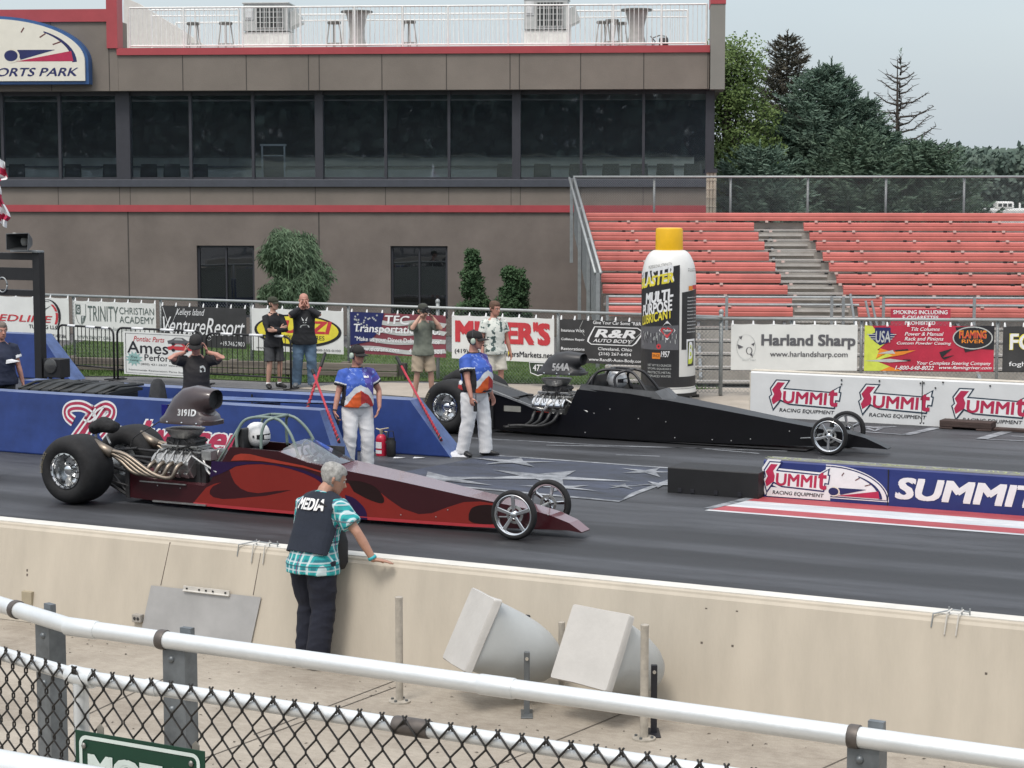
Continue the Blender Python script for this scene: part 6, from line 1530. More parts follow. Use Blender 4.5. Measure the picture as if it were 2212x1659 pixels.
scoop(car, 0, 0, 1, mat('scoop_maroon_black', (0.045, 0.030, 0.032), .3, var=.15, coat=.5), m_whi, '3191D', (1.23, 1.50, 1.13, 1.215), .02)
m = MB(); th = .0185
for s in (-1, 1):
    m.tube(smooth3([(2.16, s * .27, .78), (2.15, s * .26, .95), (2.22, s * .22, 1.11), (2.36, s * .17, 1.165), (2.62, s * .16, 1.17)]), th, 10); m.tube(smooth3([(2.52, s * .29, .78), (2.52, s * .27, 1.0), (2.56, s * .22, 1.13), (2.64, s * .16, 1.17)]), th, 10)
    m.tube(smooth3([(2.60, s * .16, 1.17), (2.74, s * .17, 1.13), (2.90, s * .20, .97), (3.02, s * .23, .72)]), th, 10); m.tube([(1.78, s * .25, .48), (2.18, s * .24, 1.05)], th * .9, 8)
m.tube([(2.36, -.17, 1.165), (2.36, .17, 1.165)], th, 8); m.tube([(2.62, -.16, 1.17), (2.62, .16, 1.17)], th, 8); m.build('roll_cage', m_cage, car, True)
m = MB(); m.prism([(2.04, .80), (2.14, 1.02), (2.22, 1.02), (2.22, .45), (2.10, .45)], lambda a, b, d: Vector((a, d, b)), -.22, .22); m.build('headrest', m_block, car, bevel=.02)
m = MB(); m.box(2.75, 3.3, .345, .37, .70, .80); m.build('cockpit_side', m_block, car)
m = MB()
A = [(2.86, -.32, .76), (3.20, -.315, .685), (3.50, -.27, .655), (3.52, 0, .655), (3.50, .27, .655), (3.20, .315, .685), (2.86, .32, .76)]; B_ = [(2.84, -.30, .82), (2.90, -.28, .855), (2.95, -.2, .90), (2.96, 0, .915), (2.95, .2, .90), (2.90, .28, .855), (2.84, .30, .82)]
m.add(A + B_, [(i, i + 1, 8 + i, 7 + i) for i in range(6)]); m.build('windscreen', m_scr, car, True)
m = MB(); rr = random.Random(9)
for k in range(14): x, y = rr.uniform(3.0, 3.35), rr.uniform(-.2, .2); m.ball((x, y, .67 + rr.uniform(0, .05)), (rr.uniform(.02, .05), rr.uniform(.02, .05), rr.uniform(.02, .045)), 7)
m.tube([(3.1, 0, .68), (2.98, 0, .80)], .02, 8); m.tube([(2.98 - .02 * cos(a), .13 * cos(a), .80 + .09 * sin(a)) for a in [2 * pi * i / 16 for i in range(17)]], .014, 6); m.build('dash_gear', m_cast, car)
def running_gear(car, tube_m, pack=True, wing=False):
    m = MB(); m.tube([(0, -.45, .425), (0, .45, .425)], .06, 12); m.ball((.0, 0, .425), (.16, .15, .16), 14); m.build('rear_axle', m_cast, car, True)
    m = MB()
    for s in (-1, 1):
        m.tube([(.0, s * .30, .50), (.52, s * .30, .40)], .02, 8); m.tube([(.0, s * .30, .33), (.52, s * .30, .10)], .02, 8); m.tube([(.1, s * .34, .30), (.55, s * .31, .22)], .012, 6); m.tube([(.05, s * .28, .56), (.52, s * .29, .12)], .014, 6); m.tube([(0, s * .25, .6), (1.0, s * .25, .58)], .018, 8); m.tube([(-.25, s * .18, .55), (.3, s * .2, .62)], .018, 8)
    m.box(.50, .56, -.32, .32, .07, .44); m.build('rear_frame', tube_m, car)
    m = MB()
    for s in (-1, 1): m.tube([(6.02, s * .06, .26), (6.02, s * .42, .283)], .02, 8); m.tube([(5.6, s * .14, .18), (6.0, s * .35, .24)], .012, 6); m.tube([(6.1, s * .1, .16), (6.3, s * .12, .09)], .01, 6)
    m.build('front_axle', m_cast, car)
running_gear(car, m_block)
m = MB(); V = MB(); V.tube([(-.20, 0, .88), (-.08, 0, .93), (.06, 0, .90)], [(.12, .085), (.15, .10), (.12, .08)], 16, side=(0, 1, 0), round_end=True)
me = remesh(V, .014, 2, 'parachute_pack')
for p in me.vertices: p.co += Vector((1, 1, 1)) * .012 * noise.noise(p.co * 16)
me.materials.append(mat('parachute_black', (0.014, 0.014, 0.015), .9, bump=.3)); link('parachute_pack', me, car, True)
m = MB(); m.tube([(.05, -.1, .8), (.2, -.22, .72)], .014, 6); m.tube([(-.2, 0, .55), (-.2, 0, .8)], .02, 6); m.build('pack_bracket', m_cast, car)
m = MB(); m.box(.86, .90, .02, .32, 1.10, 1.22); m.build('tail_light', mat('black_box_plastic', (0.012, 0.012, 0.016), .4), car)
m = MB(); m.box(.845, .858, .05, .29, 1.12, 1.20); m.box(.84, .93, -.002, .018, 1.09, 1.23); m.build('tail_light_lens', mat('blue_lens', (0.01, 0.012, 0.16), .15), car)
m = MB(); m.tube(smooth3([(.93, .1, 1.12), (.7, 0, .95), (.45, -.05, .8), (.38, -.05, .66)]), .008, 6); m.build('cable', m_block, car)
helmet_driver(RC.world(2.27, 0, .80), TRACK, 'driver in a white helmet sitting in the maroon dragster', m_white, True)

# ---------------------------------------------------------------- far car: plain black
KCO = car_origin(968, 938); KC = Frame(KCO, TRACK)
car = thing('dragster', 'plain black dragster with chrome valve covers in the far lane', 'dragster', KCO, TRACK, 'dragsters staged on the strip')
slick(car, -.80, 1); slick(car, .80, -1); front_wheel(car, 6.2, -.50, 1, .9); front_wheel(car, 6.2, .50, -1, .5)
stK = [(.50, .60, .05, .28, .28), (.78, .60, .05, .29, .29), (1.40, .38, .04, .32, .32), (1.86, .36, .035, .33, .335), (2.05, .77, .035, .33, .345), (2.16, .79, .035, .33, .345), (2.95, .745, .035, .33, .345), (3.5, .68, .04, .31, .325), (4.4, .565, .05, .26, .27), (5.3, .44, .065, .20, .21), (6.0, .345, .085, .165, .17), (6.35, .31, .10, .15, .15), (6.65, .245, .10, .13, .13), (6.88, .15, .095, .115, .115), (6.98, .10, .09, .10, .10)]
shell(car, stK, [m_bk, m_bk2, m_block], (2.16, 2.95))
m = MB(); f = side_fn(stK, .004); rr = random.Random(6)
for x in (2.2, 2.62, 3.1, 3.7, 4.3, 4.9, 5.5, 2.35, 3.55, 4.6): m.ball(f(x, rr.choice([.10, .14, .42 - (x - 2.2) * .06, .52 - (x - 2.2) * .07])), .011, 6)
m.build('rivet', m_cast, car)
m = MB()
for s in (-1, 1):
    m.add([(2.08, s * .335, .775), (3.50, s * .315, .675), (3.36, s * .30, .80), (2.75, s * .32, .835), (2.12, s * .325, .86)], [(0, 1, 2, 3, 4)]); m.add([(2.08, s * .31, .775), (3.50, s * .29, .675), (3.36, s * .285, .80), (2.75, s * .30, .835), (2.12, s * .30, .86)], [(4, 3, 2, 1, 0)])
m.add([(3.50, -.315, .675), (3.58, 0, .67), (3.50, .315, .675), (3.36, .30, .80), (3.40, 0, .82), (3.36, -.30, .80)], [(0, 1, 4, 5), (1, 2, 3, 4)]); m.build('cockpit_fairing', mat('grey_fairing', (0.075, 0.077, 0.08), .45, var=.25, vs=6), car)
hd = [[(1.32 + i * .135, .33, .38), (1.32 + i * .135, .40, .33), (1.30 + i * .12, .44, .24), (1.16 + i * .10, .45, .15 + .008 * i), (1.0 + i * .03, .45 + .03 * (i % 2), .13 + .012 * i), (.82 + .04 * i, .46 + .03 * (i % 2), .125 + .025 * (i // 2))] for i in range(4)]
engine(car, 1.26, .545, m_hdrk, hd, m_chrome, mat('engine_red_decal', (0.40, 0.04, 0.03), .4))
scoop(car, .34, -.05, .78, mat('scoop_matt_black', (0.028, 0.028, 0.030), .45, var=.2), mat('silver_script', (0.40, 0.40, 0.40), .5), '564A', (1.55, 1.85, 1.04, 1.16), .05)
m = MB(); th = .022
for s in (-1, 1):
    m.tube(smooth3([(2.28, s * .27, .76), (2.28, s * .26, .92), (2.36, s * .22, 1.05), (2.50, s * .17, 1.09), (2.80, s * .16, 1.085)]), th, 10); m.tube(smooth3([(2.72, s * .28, .76), (2.66, s * .26, .95), (2.72, s * .21, 1.05), (2.82, s * .16, 1.085)]), th, 10); m.tube(smooth3([(2.80, s * .16, 1.085), (2.95, s * .18, 1.05), (3.10, s * .22, .90), (3.22, s * .25, .74)]), th, 10); m.tube([(1.95, s * .25, .48), (2.3, s * .24, 1.0)], th, 8)
m.tube([(2.5, -.17, 1.09), (2.5, .17, 1.09)], th, 8); m.tube([(2.82, -.16, 1.085), (2.82, .16, 1.085)], th, 8); m.build('roll_cage', m_cagek, car, True)
m = MB(); m.prism([(2.10, .78), (2.22, .98), (2.32, 1.0), (2.32, .45), (2.16, .45)], lambda a, b, d: Vector((a, d, b)), -.23, .23); m.build('headrest', m_block, car, bevel=.02)
running_gear(car, m_bk2)
m = MB()
for s in (-1, 1):
    m.bar((.30, s * .30, .74), (1.45, s * .33, .41), .03, .03); m.add([(.20, s * .29, .80), (.85, s * .30, .60), (.85, s * .30, .57), (.20, s * .29, .70)], [(0, 1, 2, 3)])
m.build('rear_rail', m_cast, car)
m = MB(); m.add([(.0, -.30, .80), (.9, -.30, .585), (.9, .30, .585), (.0, .30, .80)], [(0, 1, 2, 3)]); m.add([(.0, -.30, .78), (.9, -.30, .565), (.9, .30, .565), (.0, .30, .78)], [(3, 2, 1, 0)]); m.build('rear_deck', m_bk2, car)
m = MB(); m.box(.75, 1.05, -.305, -.30, .36, .45); m.build('side_plate', mat('dull_plate', (0.22, 0.22, 0.2), .6), car)
m = MB(); m.tube([(1.46, -.30, .40), (1.54, -.34, .50), (1.62, -.33, .58)], .03, 8); m.build('breather', m_white, car, True)
V = MB(); V.tube([(-.42, 0, .78), (-.22, 0, .86), (.02, 0, .86)], [(.15, .09), (.17, .12), (.13, .10)], 16, side=(0, 1, 0), round_end=True)
me = remesh(V, .02, 2, 'parachute_pack'); me.materials.append(_M['parachute_black']); link('parachute_pack', me, car, True)
m = MB(); m.box(2.2, 5.8, -.30, .30, .020, .032); m.build('belly_pan', m_block, car)
helmet_driver(KC.world(2.58, 0, .80), TRACK, 'driver in a silver helmet sitting in the black dragster', mat('silver_helmet', (0.50, 0.51, 0.52), .22, .3, var=.05), False)

# ================================================================== near wall, rails and mesh in the foreground
NF = Frame(G(0, 1337), -27.03)
ZT = .88
y_n = NF.loc_g(G(1100, 1236, ZT)).y; y_b = NF.loc_g(G(1100, 1224.5, ZT)).y
def wall_face_y(z): return y_n * max(0, min(1, z / ZT))
def on_wall(u, v, off=.004):
    z = .5
    for _ in range(12):
        p = NF.loc(u, v, wall_face_y(z) - off); z = p.z
    return p
m_nwall = mat('cream_concrete', (0.485, 0.435, 0.358), .85, var=.085, vs=1.3, bump=.10, bs=26, stretch=(2.4, 1, .55), detail=9)
m_ntop = mat('pale_wall_cap', (0.62, 0.60, 0.55), .8, var=.12, vs=3, bump=.2, bs=20)
t = thing('barrier_wall', 'long cream concrete retaining wall along the near edge of the strip', 'barrier', NF.o, NF.deg)
m = MB(); prof = [(0, 0), (y_n - .012, ZT - .05), (y_n + .004, ZT - .028), (y_n + .008, ZT - .012), (y_n + .02, ZT), (y_b, ZT), (y_b + .03, 0)]
m.prism(prof, lambda a, b, d: Vector((d, a, b)), -14, 24); m.build('wall', m_nwall, t, bevel=.004)
m = MB(); m.box(-14, 24, y_n + .03, y_b - .005, ZT + .001, ZT + .008); m.build('cap', m_ntop, t)
m = MB(); c3 = crop(0, 1450, 1.58); c7 = crop(0, 2200, 1.58); c5n = crop(2700, 2300, 1.6607)
for P in ([c3(1058, 1082), c7(1000, 165)], [c3(1622, 1150), c7(1575, 225)]):
    a, b = on_wall(*P[0], .001), on_wall(*P[1], .001); d = (b - a); b = a + d * 1.0
    m.bar(a, b, .012, .006)
for u, v in ((135, 162), (336, 180), (105, 383), (307, 404), (1965, 585)):
    p = on_wall(*c5n(u, v), .0); m.box(p.x - .009, p.x + .009, p.y - .004, p.y + .02, p.z - .009, p.z + .009)
for u, v in ((170, 1262), (170, 1290)): p = on_wall(*c3(u, v), .0); m.box(p.x - .008, p.x + .008, p.y - .003, p.y + .02, p.z - .018, p.z + .018)
m.build('joint', mat('joint_dark_grey', (0.12, 0.10, 0.085), .9), t)  # wall joints and small marks, dark in their own colour
# leaning aluminium cover sheet, outlet box, small plate
q = [on_wall(*c7(*p), .012) for p in ((880, 452), (1562, 530), (1626, 240), (942, 166))]
t = thing('cover_sheet', 'bare aluminium sheet hinged against the foot of the cream wall', 'metal sheet', NF.world(q[0].x, q[0].y, 0), NF.deg)
o0 = Vector((q[0].x, q[0].y, 0)); q = [p - o0 for p in q]; nn = Vector((0, -1, .15)) * .006
m = MB(); m.add([p for p in q] + [p + nn for p in q], [(3, 2, 1, 0), (4, 5, 6, 7)] + [(i, (i + 1) % 4, 4 + (i + 1) % 4, 4 + i) for i in range(4)])
m.build('sheet', mat('dull_aluminium_sheet', (0.40, 0.395, 0.39), .5, .35, var=.12, vs=2.5, bump=.05, bs=6), t)
h0 = on_wall(*c7(1143, 182), .03) - o0; h1 = on_wall(*c7(1428, 215), .03) - o0; m = MB(); m.bar(h0, h1, .012, .045); m.tube([h0 + Vector((0, -.01, -.02)), h1 + Vector((0, -.01, -.02))], .008, 8)
m.build('hinge', mat('hinge_pale', (0.60, 0.58, 0.54), .5, .2), t); m = MB()
for f in (.08, .35, .5, .65, .92): p = h0 + (h1 - h0) * f; m.box(p.x - .008, p.x + .008, p.y - .012, p.y, p.z - .006, p.z + .008)
m.build('screw', m_dark, t)
p = on_wall(*c7(856, 370), .03); t = thing('outlet_box', 'small grey twin outlet box low on the cream wall', 'outlet box', NF.world(p.x, p.y, p.z), NF.deg)
m = MB(); m.box(-.05, .045, -.02, .05, -.035, .035); m.build('box', mat('outlet_grey', (0.33, 0.31, 0.28), .5), t, bevel=.006)
m = MB()
for x in (-.018, .018): m.lathe([(.012, -.004), (.015, 0)], 12, (x, -.022, 0), 'y')
m.build('socket', m_block, t)
p = on_wall(*c7(170, 250), .02); t = thing('wall_plate', 'tan square plate fixed low on the cream wall at the left', 'plate', NF.world(p.x, p.y, p.z), NF.deg)
m = MB(); m.box(-.06, .055, -.012, .05, -.09, .07); m.build('plate', mat('tan_plate', (0.36, 0.31, 0.22), .7, var=.1), t, bevel=.006)
# wire spike strips lying on the wall top
m_wirew = mat('pale_wire', (0.62, 0.6, 0.56), .4, .3)
def spikes(lab, pts, label2):
    W_ = [NF.loc_g(G(*p, ZT + .01)) for p in pts]; o = NF.loc_g(G(*pts[0], ZT)); t = thing('wire_bracket', lab, 'bracket', NF.world(o.x, o.y, ZT + .008), NF.deg, 'wire brackets on the cream wall')
    L_ = (W_[1] - W_[0]).x; yb = y_n + .05 - o.y; m = MB(); m.tube([(0, y_n - .02 - o.y, -.10), (.01, y_n - .01 - o.y, .0), (.14, yb, .03), (L_, yb + .02, .02)], .006, 6); m.tube([(L_ * .42, yb, .05), (L_ * .42, yb, .0)], .006, 6); m.tube([(L_ * .78, yb, .05), (L_ * .78, yb, .0)], .006, 6); m.tube([(L_, yb, .05), (L_, yb, .0)], .006, 6); m.build('rod', m_galv, t)
    for f in (.5, .82): m = MB(); m.tube([(L_ * f, yb, .035), (L_ * f - .015, y_n - .02 - o.y, .02), (L_ * f - .03, y_n - .035 - o.y, -.14)], .006, 6); m.build('prong', m_wirew, t)
spikes('bent wire bracket on the cream wall near the man in the vest', [(536, 1172), (612, 1180)], 0); spikes('bent wire bracket on the cream wall near the right edge', [(2016, 1325), (2092, 1334)], 0)

# covered horn loudspeakers lying on brackets, steel stubs
m_canvas = mat('canvas_cover', (0.49, 0.475, 0.45), .85, var=.06, vs=3, bump=.35, bs=7); m_fib = mat('grey_fibreglass', (0.43, 0.445, 0.44), .5, var=.07, vs=2, bump=.05, bs=20)
def horn(lab, quadpx, Yc, L_, tail, bra, ppm):
    TL, TR, BR, BL = quadpx; c = [sum(p[i] for p in quadpx) / 4 for i in (0, 1)]; Cw = PY(c[0], c[1], Yc)
    e2 = Vector(((BL[0] - TL[0]), 0, -(BL[1] - TL[1]))) / ppm; e1x, e1z = (TR[0] - TL[0]) / ppm, -(TR[1] - TL[1]) / ppm; s = e2.length
    z1, z2, e1y, e2y, e2z = e1z, e2.z, -.4, 0.0, e2.z
    for _ in range(8):
        e1y = -sqrt(max(.01, s * s - e1x ** 2 - e1z ** 2)); e1z = z1 - .235 * e1y; e2y = -(e1x * e2.x + e1z * e2z) / e1y; e2z = z2 - .235 * e2y; s = sqrt(e2.x ** 2 + e2y ** 2 + e2z ** 2)
    e1 = Vector((e1x, e1y, e1z)); e2 = Vector((e2.x, e2y, e2z)); b = (-e2).normalized(); a = (e1 - b * e1.dot(b)).normalized(); n = a.cross(b)
    if n.x > 0: n = -n
    t = thing('horn_loudspeaker', lab, 'loudspeaker', (Cw.x, Cw.y, 0), 0, 'covered horn loudspeakers before the cream wall'); O = Vector((0, 0, Cw.z)); h = s / 2; N_ = 40
    def ring(d, r, e, sag=0): return [O - n * d + a * (r * math.copysign(abs(cos(q)) ** (2 / e), cos(q))) + b * (r * math.copysign(abs(sin(q)) ** (2 / e), sin(q))) - Vector((0, 0, sag)) for q in [2 * pi * j / N_ for j in range(N_)]]
    def loft(R_, m_, name, nz=0):
        m = MB(); V = sum(R_, []); 
        if nz: V = [p + Vector((1, 1, 1)) * nz * noise.noise(p * 9) for p in V]
        k = len(R_); m.add(V, [(i * N_ + j, i * N_ + (j + 1) % N_, (i + 1) * N_ + (j + 1) % N_, (i + 1) * N_ + j) for i in range(k - 1) for j in range(N_)] + [tuple(range(N_)), tuple((k - 1) * N_ + j for j in reversed(range(N_)))]); return m.build(name, m_, t, 48)
    loft([ring(.0, h * .60, 40), ring(-.004, h * .975, 40), ring(.008, h * .995, 40), ring(.03, h * 1.0, 40), ring(.052, h * 1.004, 40), ring(.06, h * .97, 30)], m_canvas, 'cover', .010)
    loft([ring(.05, h * .95, 8), ring(.10, h * .95, 4), ring(.20, h * .94, 2.6), ring(.36, h * .90, 2.1), ring(.50, h * .83, 2), ring(.62, h * .71, 2), ring(.71, h * .55, 2), ring(L_ - .035, h * .36, 2), ring(L_ - .008, h * .16, 2), ring(L_, h * .04, 2)], m_fib, 'horn')
    m = MB(); p = O - n * .40 + b * (h * .86); m.ball(p, (.03, .02, .015), 8); m.build('eyelet', m_block, t)
    return t, O, n, a, b, h
X1 = ((1018, 1263), (1072, 1294), (1007, 1452), (951, 1426)); X2 = ((1239, 1298), (1360, 1326), (1312, 1493), (1187, 1467))
def bracket(t, u, v0, v1, Yb, m_, w_=.045):
    p = PY(u, v1, Yb) - t.location; q = PY(u, v0, Yb) - t.location; m = MB(); m.box(p.x - w_ / 2, p.x + w_ / 2, p.y - .02, p.y + .02, max(0, p.z), q.z, 0); m.box(p.x - w_, p.x + w_, p.y - .12, p.y + .12, 0, .012, 0); m.build('bracket', m_, t, bevel=.004)
    m = MB(); m.lathe([(.012, -.012), (.014, 0)], 8, (p.x, p.y - .022, q.z - .05), 'y'); m.build('fixing', m_stub, t)
m_stub = mat('stub_paint', (0.40, 0.365, 0.31), .6, .2, var=.2, vs=14)
m_brk = mat('dark_galvanised', (0.14, 0.15, 0.155), .5, .5, var=.2)
t = horn('cream covered horn loudspeaker lying nearer the man in the vest', X1, 14.95, .80, None, None, 287)[0]; bracket(t, 1138, 1408, 1552, 14.72, m_brk)
t = horn('cream covered horn loudspeaker lying behind the right steel stub', X2, 14.45, .80, None, None, 297)[0]; bracket(t, 1412, 1436, 1600, 14.2, m_blk)
m_stub = mat('stub_paint', (0.40, 0.365, 0.31), .6, .2, var=.2, vs=14)
for u, vt, vb, r, lab in ((863, 1291, 1517, .030, 'steel stub post on a round flange left of the loudspeakers'), (1391, 1351, 1597, .030, 'steel stub post on a round flange in front of the right loudspeaker'), (1213, 1345, 1500, .026, 'steel stub post half hidden between the two loudspeakers')):
    p = G(u, vb); ht_ = PY(u, vt, p.y).z; t = thing('stub_post', lab, 'post', p, 20, 'steel stub posts before the cream wall')
    m = MB(); m.tube([(0, 0, .01), (0, 0, ht_)], r, 12); m.lathe([(r * 1.05, ht_ - .012), (r * 1.05, ht_ + .004), (r * .8, ht_ + .008)], 12); m.build('pole', m_stub, t, 50)
    m = MB(); m.lathe([(.085, 0), (.085, .014), (.04, .02)], 20); m.build('flange', m_stub, t, 40); m = MB()
    for k in range(4): a = pi / 4 + k * pi / 2; m.lathe([(.012, .014), (.012, .03)], 6, (.062 * cos(a), .062 * sin(a), 0))
    m.build('fixing', m_brk, t)
# leaf crumbs on the slab
m = MB(); rr = random.Random(12)
for k in range(420):
    u, v = rr.uniform(0, 2200), rr.uniform(1370, 1700); p = G(u, v); 
    if NF.loc_g(p).y > -.02: continue
    if rr.random() < .5: p = NF.world(rr.uniform(-2, 10), -abs(rr.gauss(0, .5)) - .02)
    a = rr.uniform(0, pi); l_ = rr.uniform(.006, .022); w_ = l_ * rr.uniform(.2, .5); c, s = cos(a), sin(a); m.add([(p.x - c * l_, p.y - s * l_, .003), (p.x + s * w_, p.y - c * w_, .006), (p.x + c * l_, p.y + s * l_, .004), (p.x - s * w_, p.y + c * w_, .009)], [(0, 1, 2, 3)])
tag(m.build('debris', mat('dry_leaf_crumbs', (0.05, 0.04, 0.03), .9, var=.4), fix=False), 'dry leaf crumbs scattered on the walkway slab', 'leaf litter', kind='stuff')

# ------------------------------------------------------------------ white pipe rail on steel posts
m_pipe = mat('white_pipe', (0.72, 0.74, 0.74), .40, .45, var=.05, vs=9, bump=.06, bs=30); m_clamp = mat('dark_clamp', (0.12, 0.105, 0.095), .5, .5, var=.25, vs=20); m_gpost = mat('blue_grey_galvanised', (0.16, 0.175, 0.185), .45, .5, var=.3, vs=9)
ZR, RR = 2.3, .0325
A = G(-260, 1225, ZR); B = G(156, 1354, ZR); E_ = G(2212, 1642, ZR); E2 = E_ + (E_ - B) * .35; dirR = (E_ - B).normalized(); dirL = (A - B).normalized()
def on_line(u, z=ZR, a=B, b=E_):
    lo, hi = -2.0, 3.0
    for _ in range(50):
        k = (lo + hi) / 2; P = a + (b - a) * k; q = P - _C; uu = CX + FPX * q.x / q.dot(_FW)
        if (uu < u) == (b.x > a.x): lo = k
        else: hi = k
    return a + (b - a) * ((lo + hi) / 2)
t = thing('pipe_rail', 'long white pipe handrail with a bend, clamped to steel posts', 'railing', (B.x, B.y, 0)); O = Vector((B.x, B.y, 0))
m = MB(); m.tube([A - O, A + (B - A) * .9 - O, B + dirL * .04 - O, B + dirR * .04 - O, B + dirR * .2 - O, E2 - O], RR, 20); m.build('pipe', m_pipe, t, 50)
def sleeve(p, d, L_, r=RR * 1.10): m = MB(); m.tube([p - d * L_ / 2, p - d * (L_ / 2 - .004), p + d * (L_ / 2 - .004), p + d * L_ / 2], [r * .97, r, r, r * .97], 20); return m
sleeve(B + dirR * .05 - O, dirR, .15).build('sleeve', m_pipe, t, 50); sleeve(on_line(1074) - O, dirR, .135).build('sleeve', m_pipe, t, 50)
for p, d in ((on_line(36, ZR, B, A), dirL), (on_line(352), dirR), (on_line(1846), dirR)):
    m = sleeve(p - O, d, .034, RR * 1.16); m.build('clamp', m_clamp, t, 50)
for p, d in ((on_line(92, ZR, B, A), dirL), (on_line(376), dirR), (on_line(1866), dirR)):
    q = p - O; s = Vector((-d.y, d.x, 0)) * (1 if d.x > 0 else -1); m = MB(); dd = Vector((d.x, d.y, 0)).normalized()
    zt = ZR - RR * .6
    def P3(x, y, z): return q.xy.to_3d() + dd * x + s * y + Vector((0, 0, z))
    for x0, x1, y0, y1 in ((-.052, .052, -.004, .004), (-.052, -.044, .004, .07), (.044, .052, .004, .07)):
        vs = [P3(x, y, z) for z in (0, zt) for x, y in ((x0, y0), (x1, y0), (x1, y1), (x0, y1))]; m.add(vs, [(0, 3, 2, 1), (4, 5, 6, 7), (0, 1, 5, 4), (1, 2, 6, 5), (2, 3, 7, 6), (3, 0, 4, 7)])
    vs = [P3(x, y, z) for z in (zt, ZR + .045) for x, y in ((.0, .035), (.05, .035), (.05, .06), (.0, .06))]; m.add(vs, [(0, 3, 2, 1), (4, 5, 6, 7), (0, 1, 5, 4), (1, 2, 6, 5), (2, 3, 7, 6), (3, 0, 4, 7)])
    m.build('post', m_gpost, t); m = MB()
    for zz in (zt - .05, zt - .24): c_ = P3(-.01, -.004, zz); m.ball(c_, (.014, .012, .014), 10)
    m.build('fixing', m_gpost, t, True)

# black vinyl chain link with its own top rail, sign hung on it
ZF = 2.53; FA = G(174, 1462, ZF); FB = G(1420, 1651, ZF); fd = (FB - FA).normalized(); FC = G(-330, 1316, ZF); fl_ = (FC - FA).normalized()
FF = Frame((FA.x, FA.y, 0), math.degrees(atan2(fd.y, fd.x)))
t = thing('chain_link_fence', 'black vinyl chain link fence in the foreground with a pale top rail', 'fence', FF.o, 0); O = FF.o
RF = .0215
m = MB(); m.tube([FC - O, FA + fl_ * .02 - O, FA + fd * .02 - O, FA + fd * 2.6 - O], RF, 16); m.build('top_rail', m_pipe, t, 50)
m = MB(); m.tube([FA + fl_ * .05 - O, FA - O, FA + fd * .05 - O], RF * 1.35, 16); m.build('elbow', m_pipe, t, 50)
m = sleeve(FA + fd * 1.16 - O, fd, .11, RF * 1.2); m.build('sleeve', m_clamp, t, 50)
m = sleeve(FA + fd * .27 - O, fd, .045, RF * 1.14); m.build('sleeve', m_pipe, t, 50)
m = MB(); m.tube([(0, .0, 0), (0, .0, ZF - .02)], .024, 14); m.build('post', m_pipe, t, 50)
m_vinyl = mat('black_vinyl_wire', (0.018, 0.016, 0.014), .45, var=.3, vs=30)
def vinyl(p0, d, n, name):
    m = MB(); s = Vector((-d.y, d.x, 0)).normalized(); s = -s if s.y > 0 else s
    W_ = .036; Hh = .0455; r = .0031; y0 = RF + .004
    rr = random.Random(n)
    for j in range(n):
        pts = []; jx = rr.uniform(-.002, .002)
        for i in range(13):
            c = j if (i + j) % 2 == 0 else j + 1; cc = c * W_ + jx; z = ZF + RF + .004 - i * Hh
            o = s * (y0 + (r * 1.05 if (i + j) % 2 else -r * 1.05)); base = p0 + d * cc + o - O; base.z = z; ins = d * (W_ * .10 * (1 if c == j else -1))
            if i: pts.append(base + Vector((0, 0, .006)) + ins * -.2)
            pts.append(base - Vector((0, 0, .004)) + ins * -.2) if i else pts.append(base)
        m.tube(pts, r, 6, caps=True)
        if j % 2 == 0:                                   # twisted knuckle on the top selvage
            k = p0 + d * (j * W_) + s * y0 - O; k.z = ZF + RF + .004; m.tube([k - d * .006 - Vector((0, 0, .012)), k + Vector((0, 0, .002)), k + d * .007 + Vector((0, 0, .012))], r * 1.0, 5); m.tube([k + d * .006 - Vector((0, 0, .012)), k + s * .003, k - d * .007 + Vector((0, 0, .011))], r * 1.0, 5); m.ball(k, r * 2.0, 6)
    m.build(name, m_vinyl, t, 60, fix=False)
vinyl(FA, fd, 64, 'chain_link'); vinyl(FA, fl_, 26, 'chain_link')
SY = -.055
TLp, TRp = FF.loc(162, 1576, SY), FF.loc(442, 1620, SY); Wd = TRp.x - TLp.x; zt = TLp.z; Hh = .36
t = thing('green_sign', 'dark green sign with white border and capitals on the foreground fence', 'sign', FF.world(TLp.x, SY, zt - Hh), FF.deg)
rot = math.atan2(TRp.z - TLp.z, Wd)
m = MB(); m.box(0, Wd, 0, .003, 0, Hh); m.build('panel', mat('sign_green', (0.006, 0.045, 0.025), .35, var=.1), t, bevel=.001)
f = lambda a, b: Vector((a, -.002, b)); cs = crop(200, 2800, 3.16)
def sq_(u, v): p = FF.loc(*cs(u, v), SY); return (p.x - TLp.x, p.z - (zt - Hh))
m = MB(); bi = sq_(375, 335)[0]; r = .022; bt = Hh - (sq_(300, 235)[1] - sq_(700, 370)[1]) * 0 - .017
corner = lambda cx, cz, a0: [(cx + r * cos(radians(a0 + 90 * i / 6)), cz + r * sin(radians(a0 + 90 * i / 6))) for i in range(7)]
x1_ = Wd - bi; z0_ = Hh - bt; m.stroke(corner(x1_ - r, bt - r, 0) + corner(bi + r, bt - r, 90) + corner(bi + r, z0_ + r, 180) + corner(x1_ - r, z0_ + r, 270), .0115, f, 0, True)
xa = sq_(465, 520)[0]; ztx = sq_(465, 520)[1]; xb = sq_(1720, 700)[0] + .005
m.text('MOTO', xa, ztx - .095, xb, ztx, f, 0, .07); m.build('lettering', mat('reflective_white', (0.62, 0.70, 0.66), .4), t)
m = MB()
for u, v in ((420, 425), (1755, 650)): p = sq_(u, v); m.ball((p[0], -.004, p[1]), (.0085, .006, .0095), 8)
m.build('fixing', mat('zinc_bolt', (0.28, 0.27, 0.25), .4, .6), t, True); m = MB()
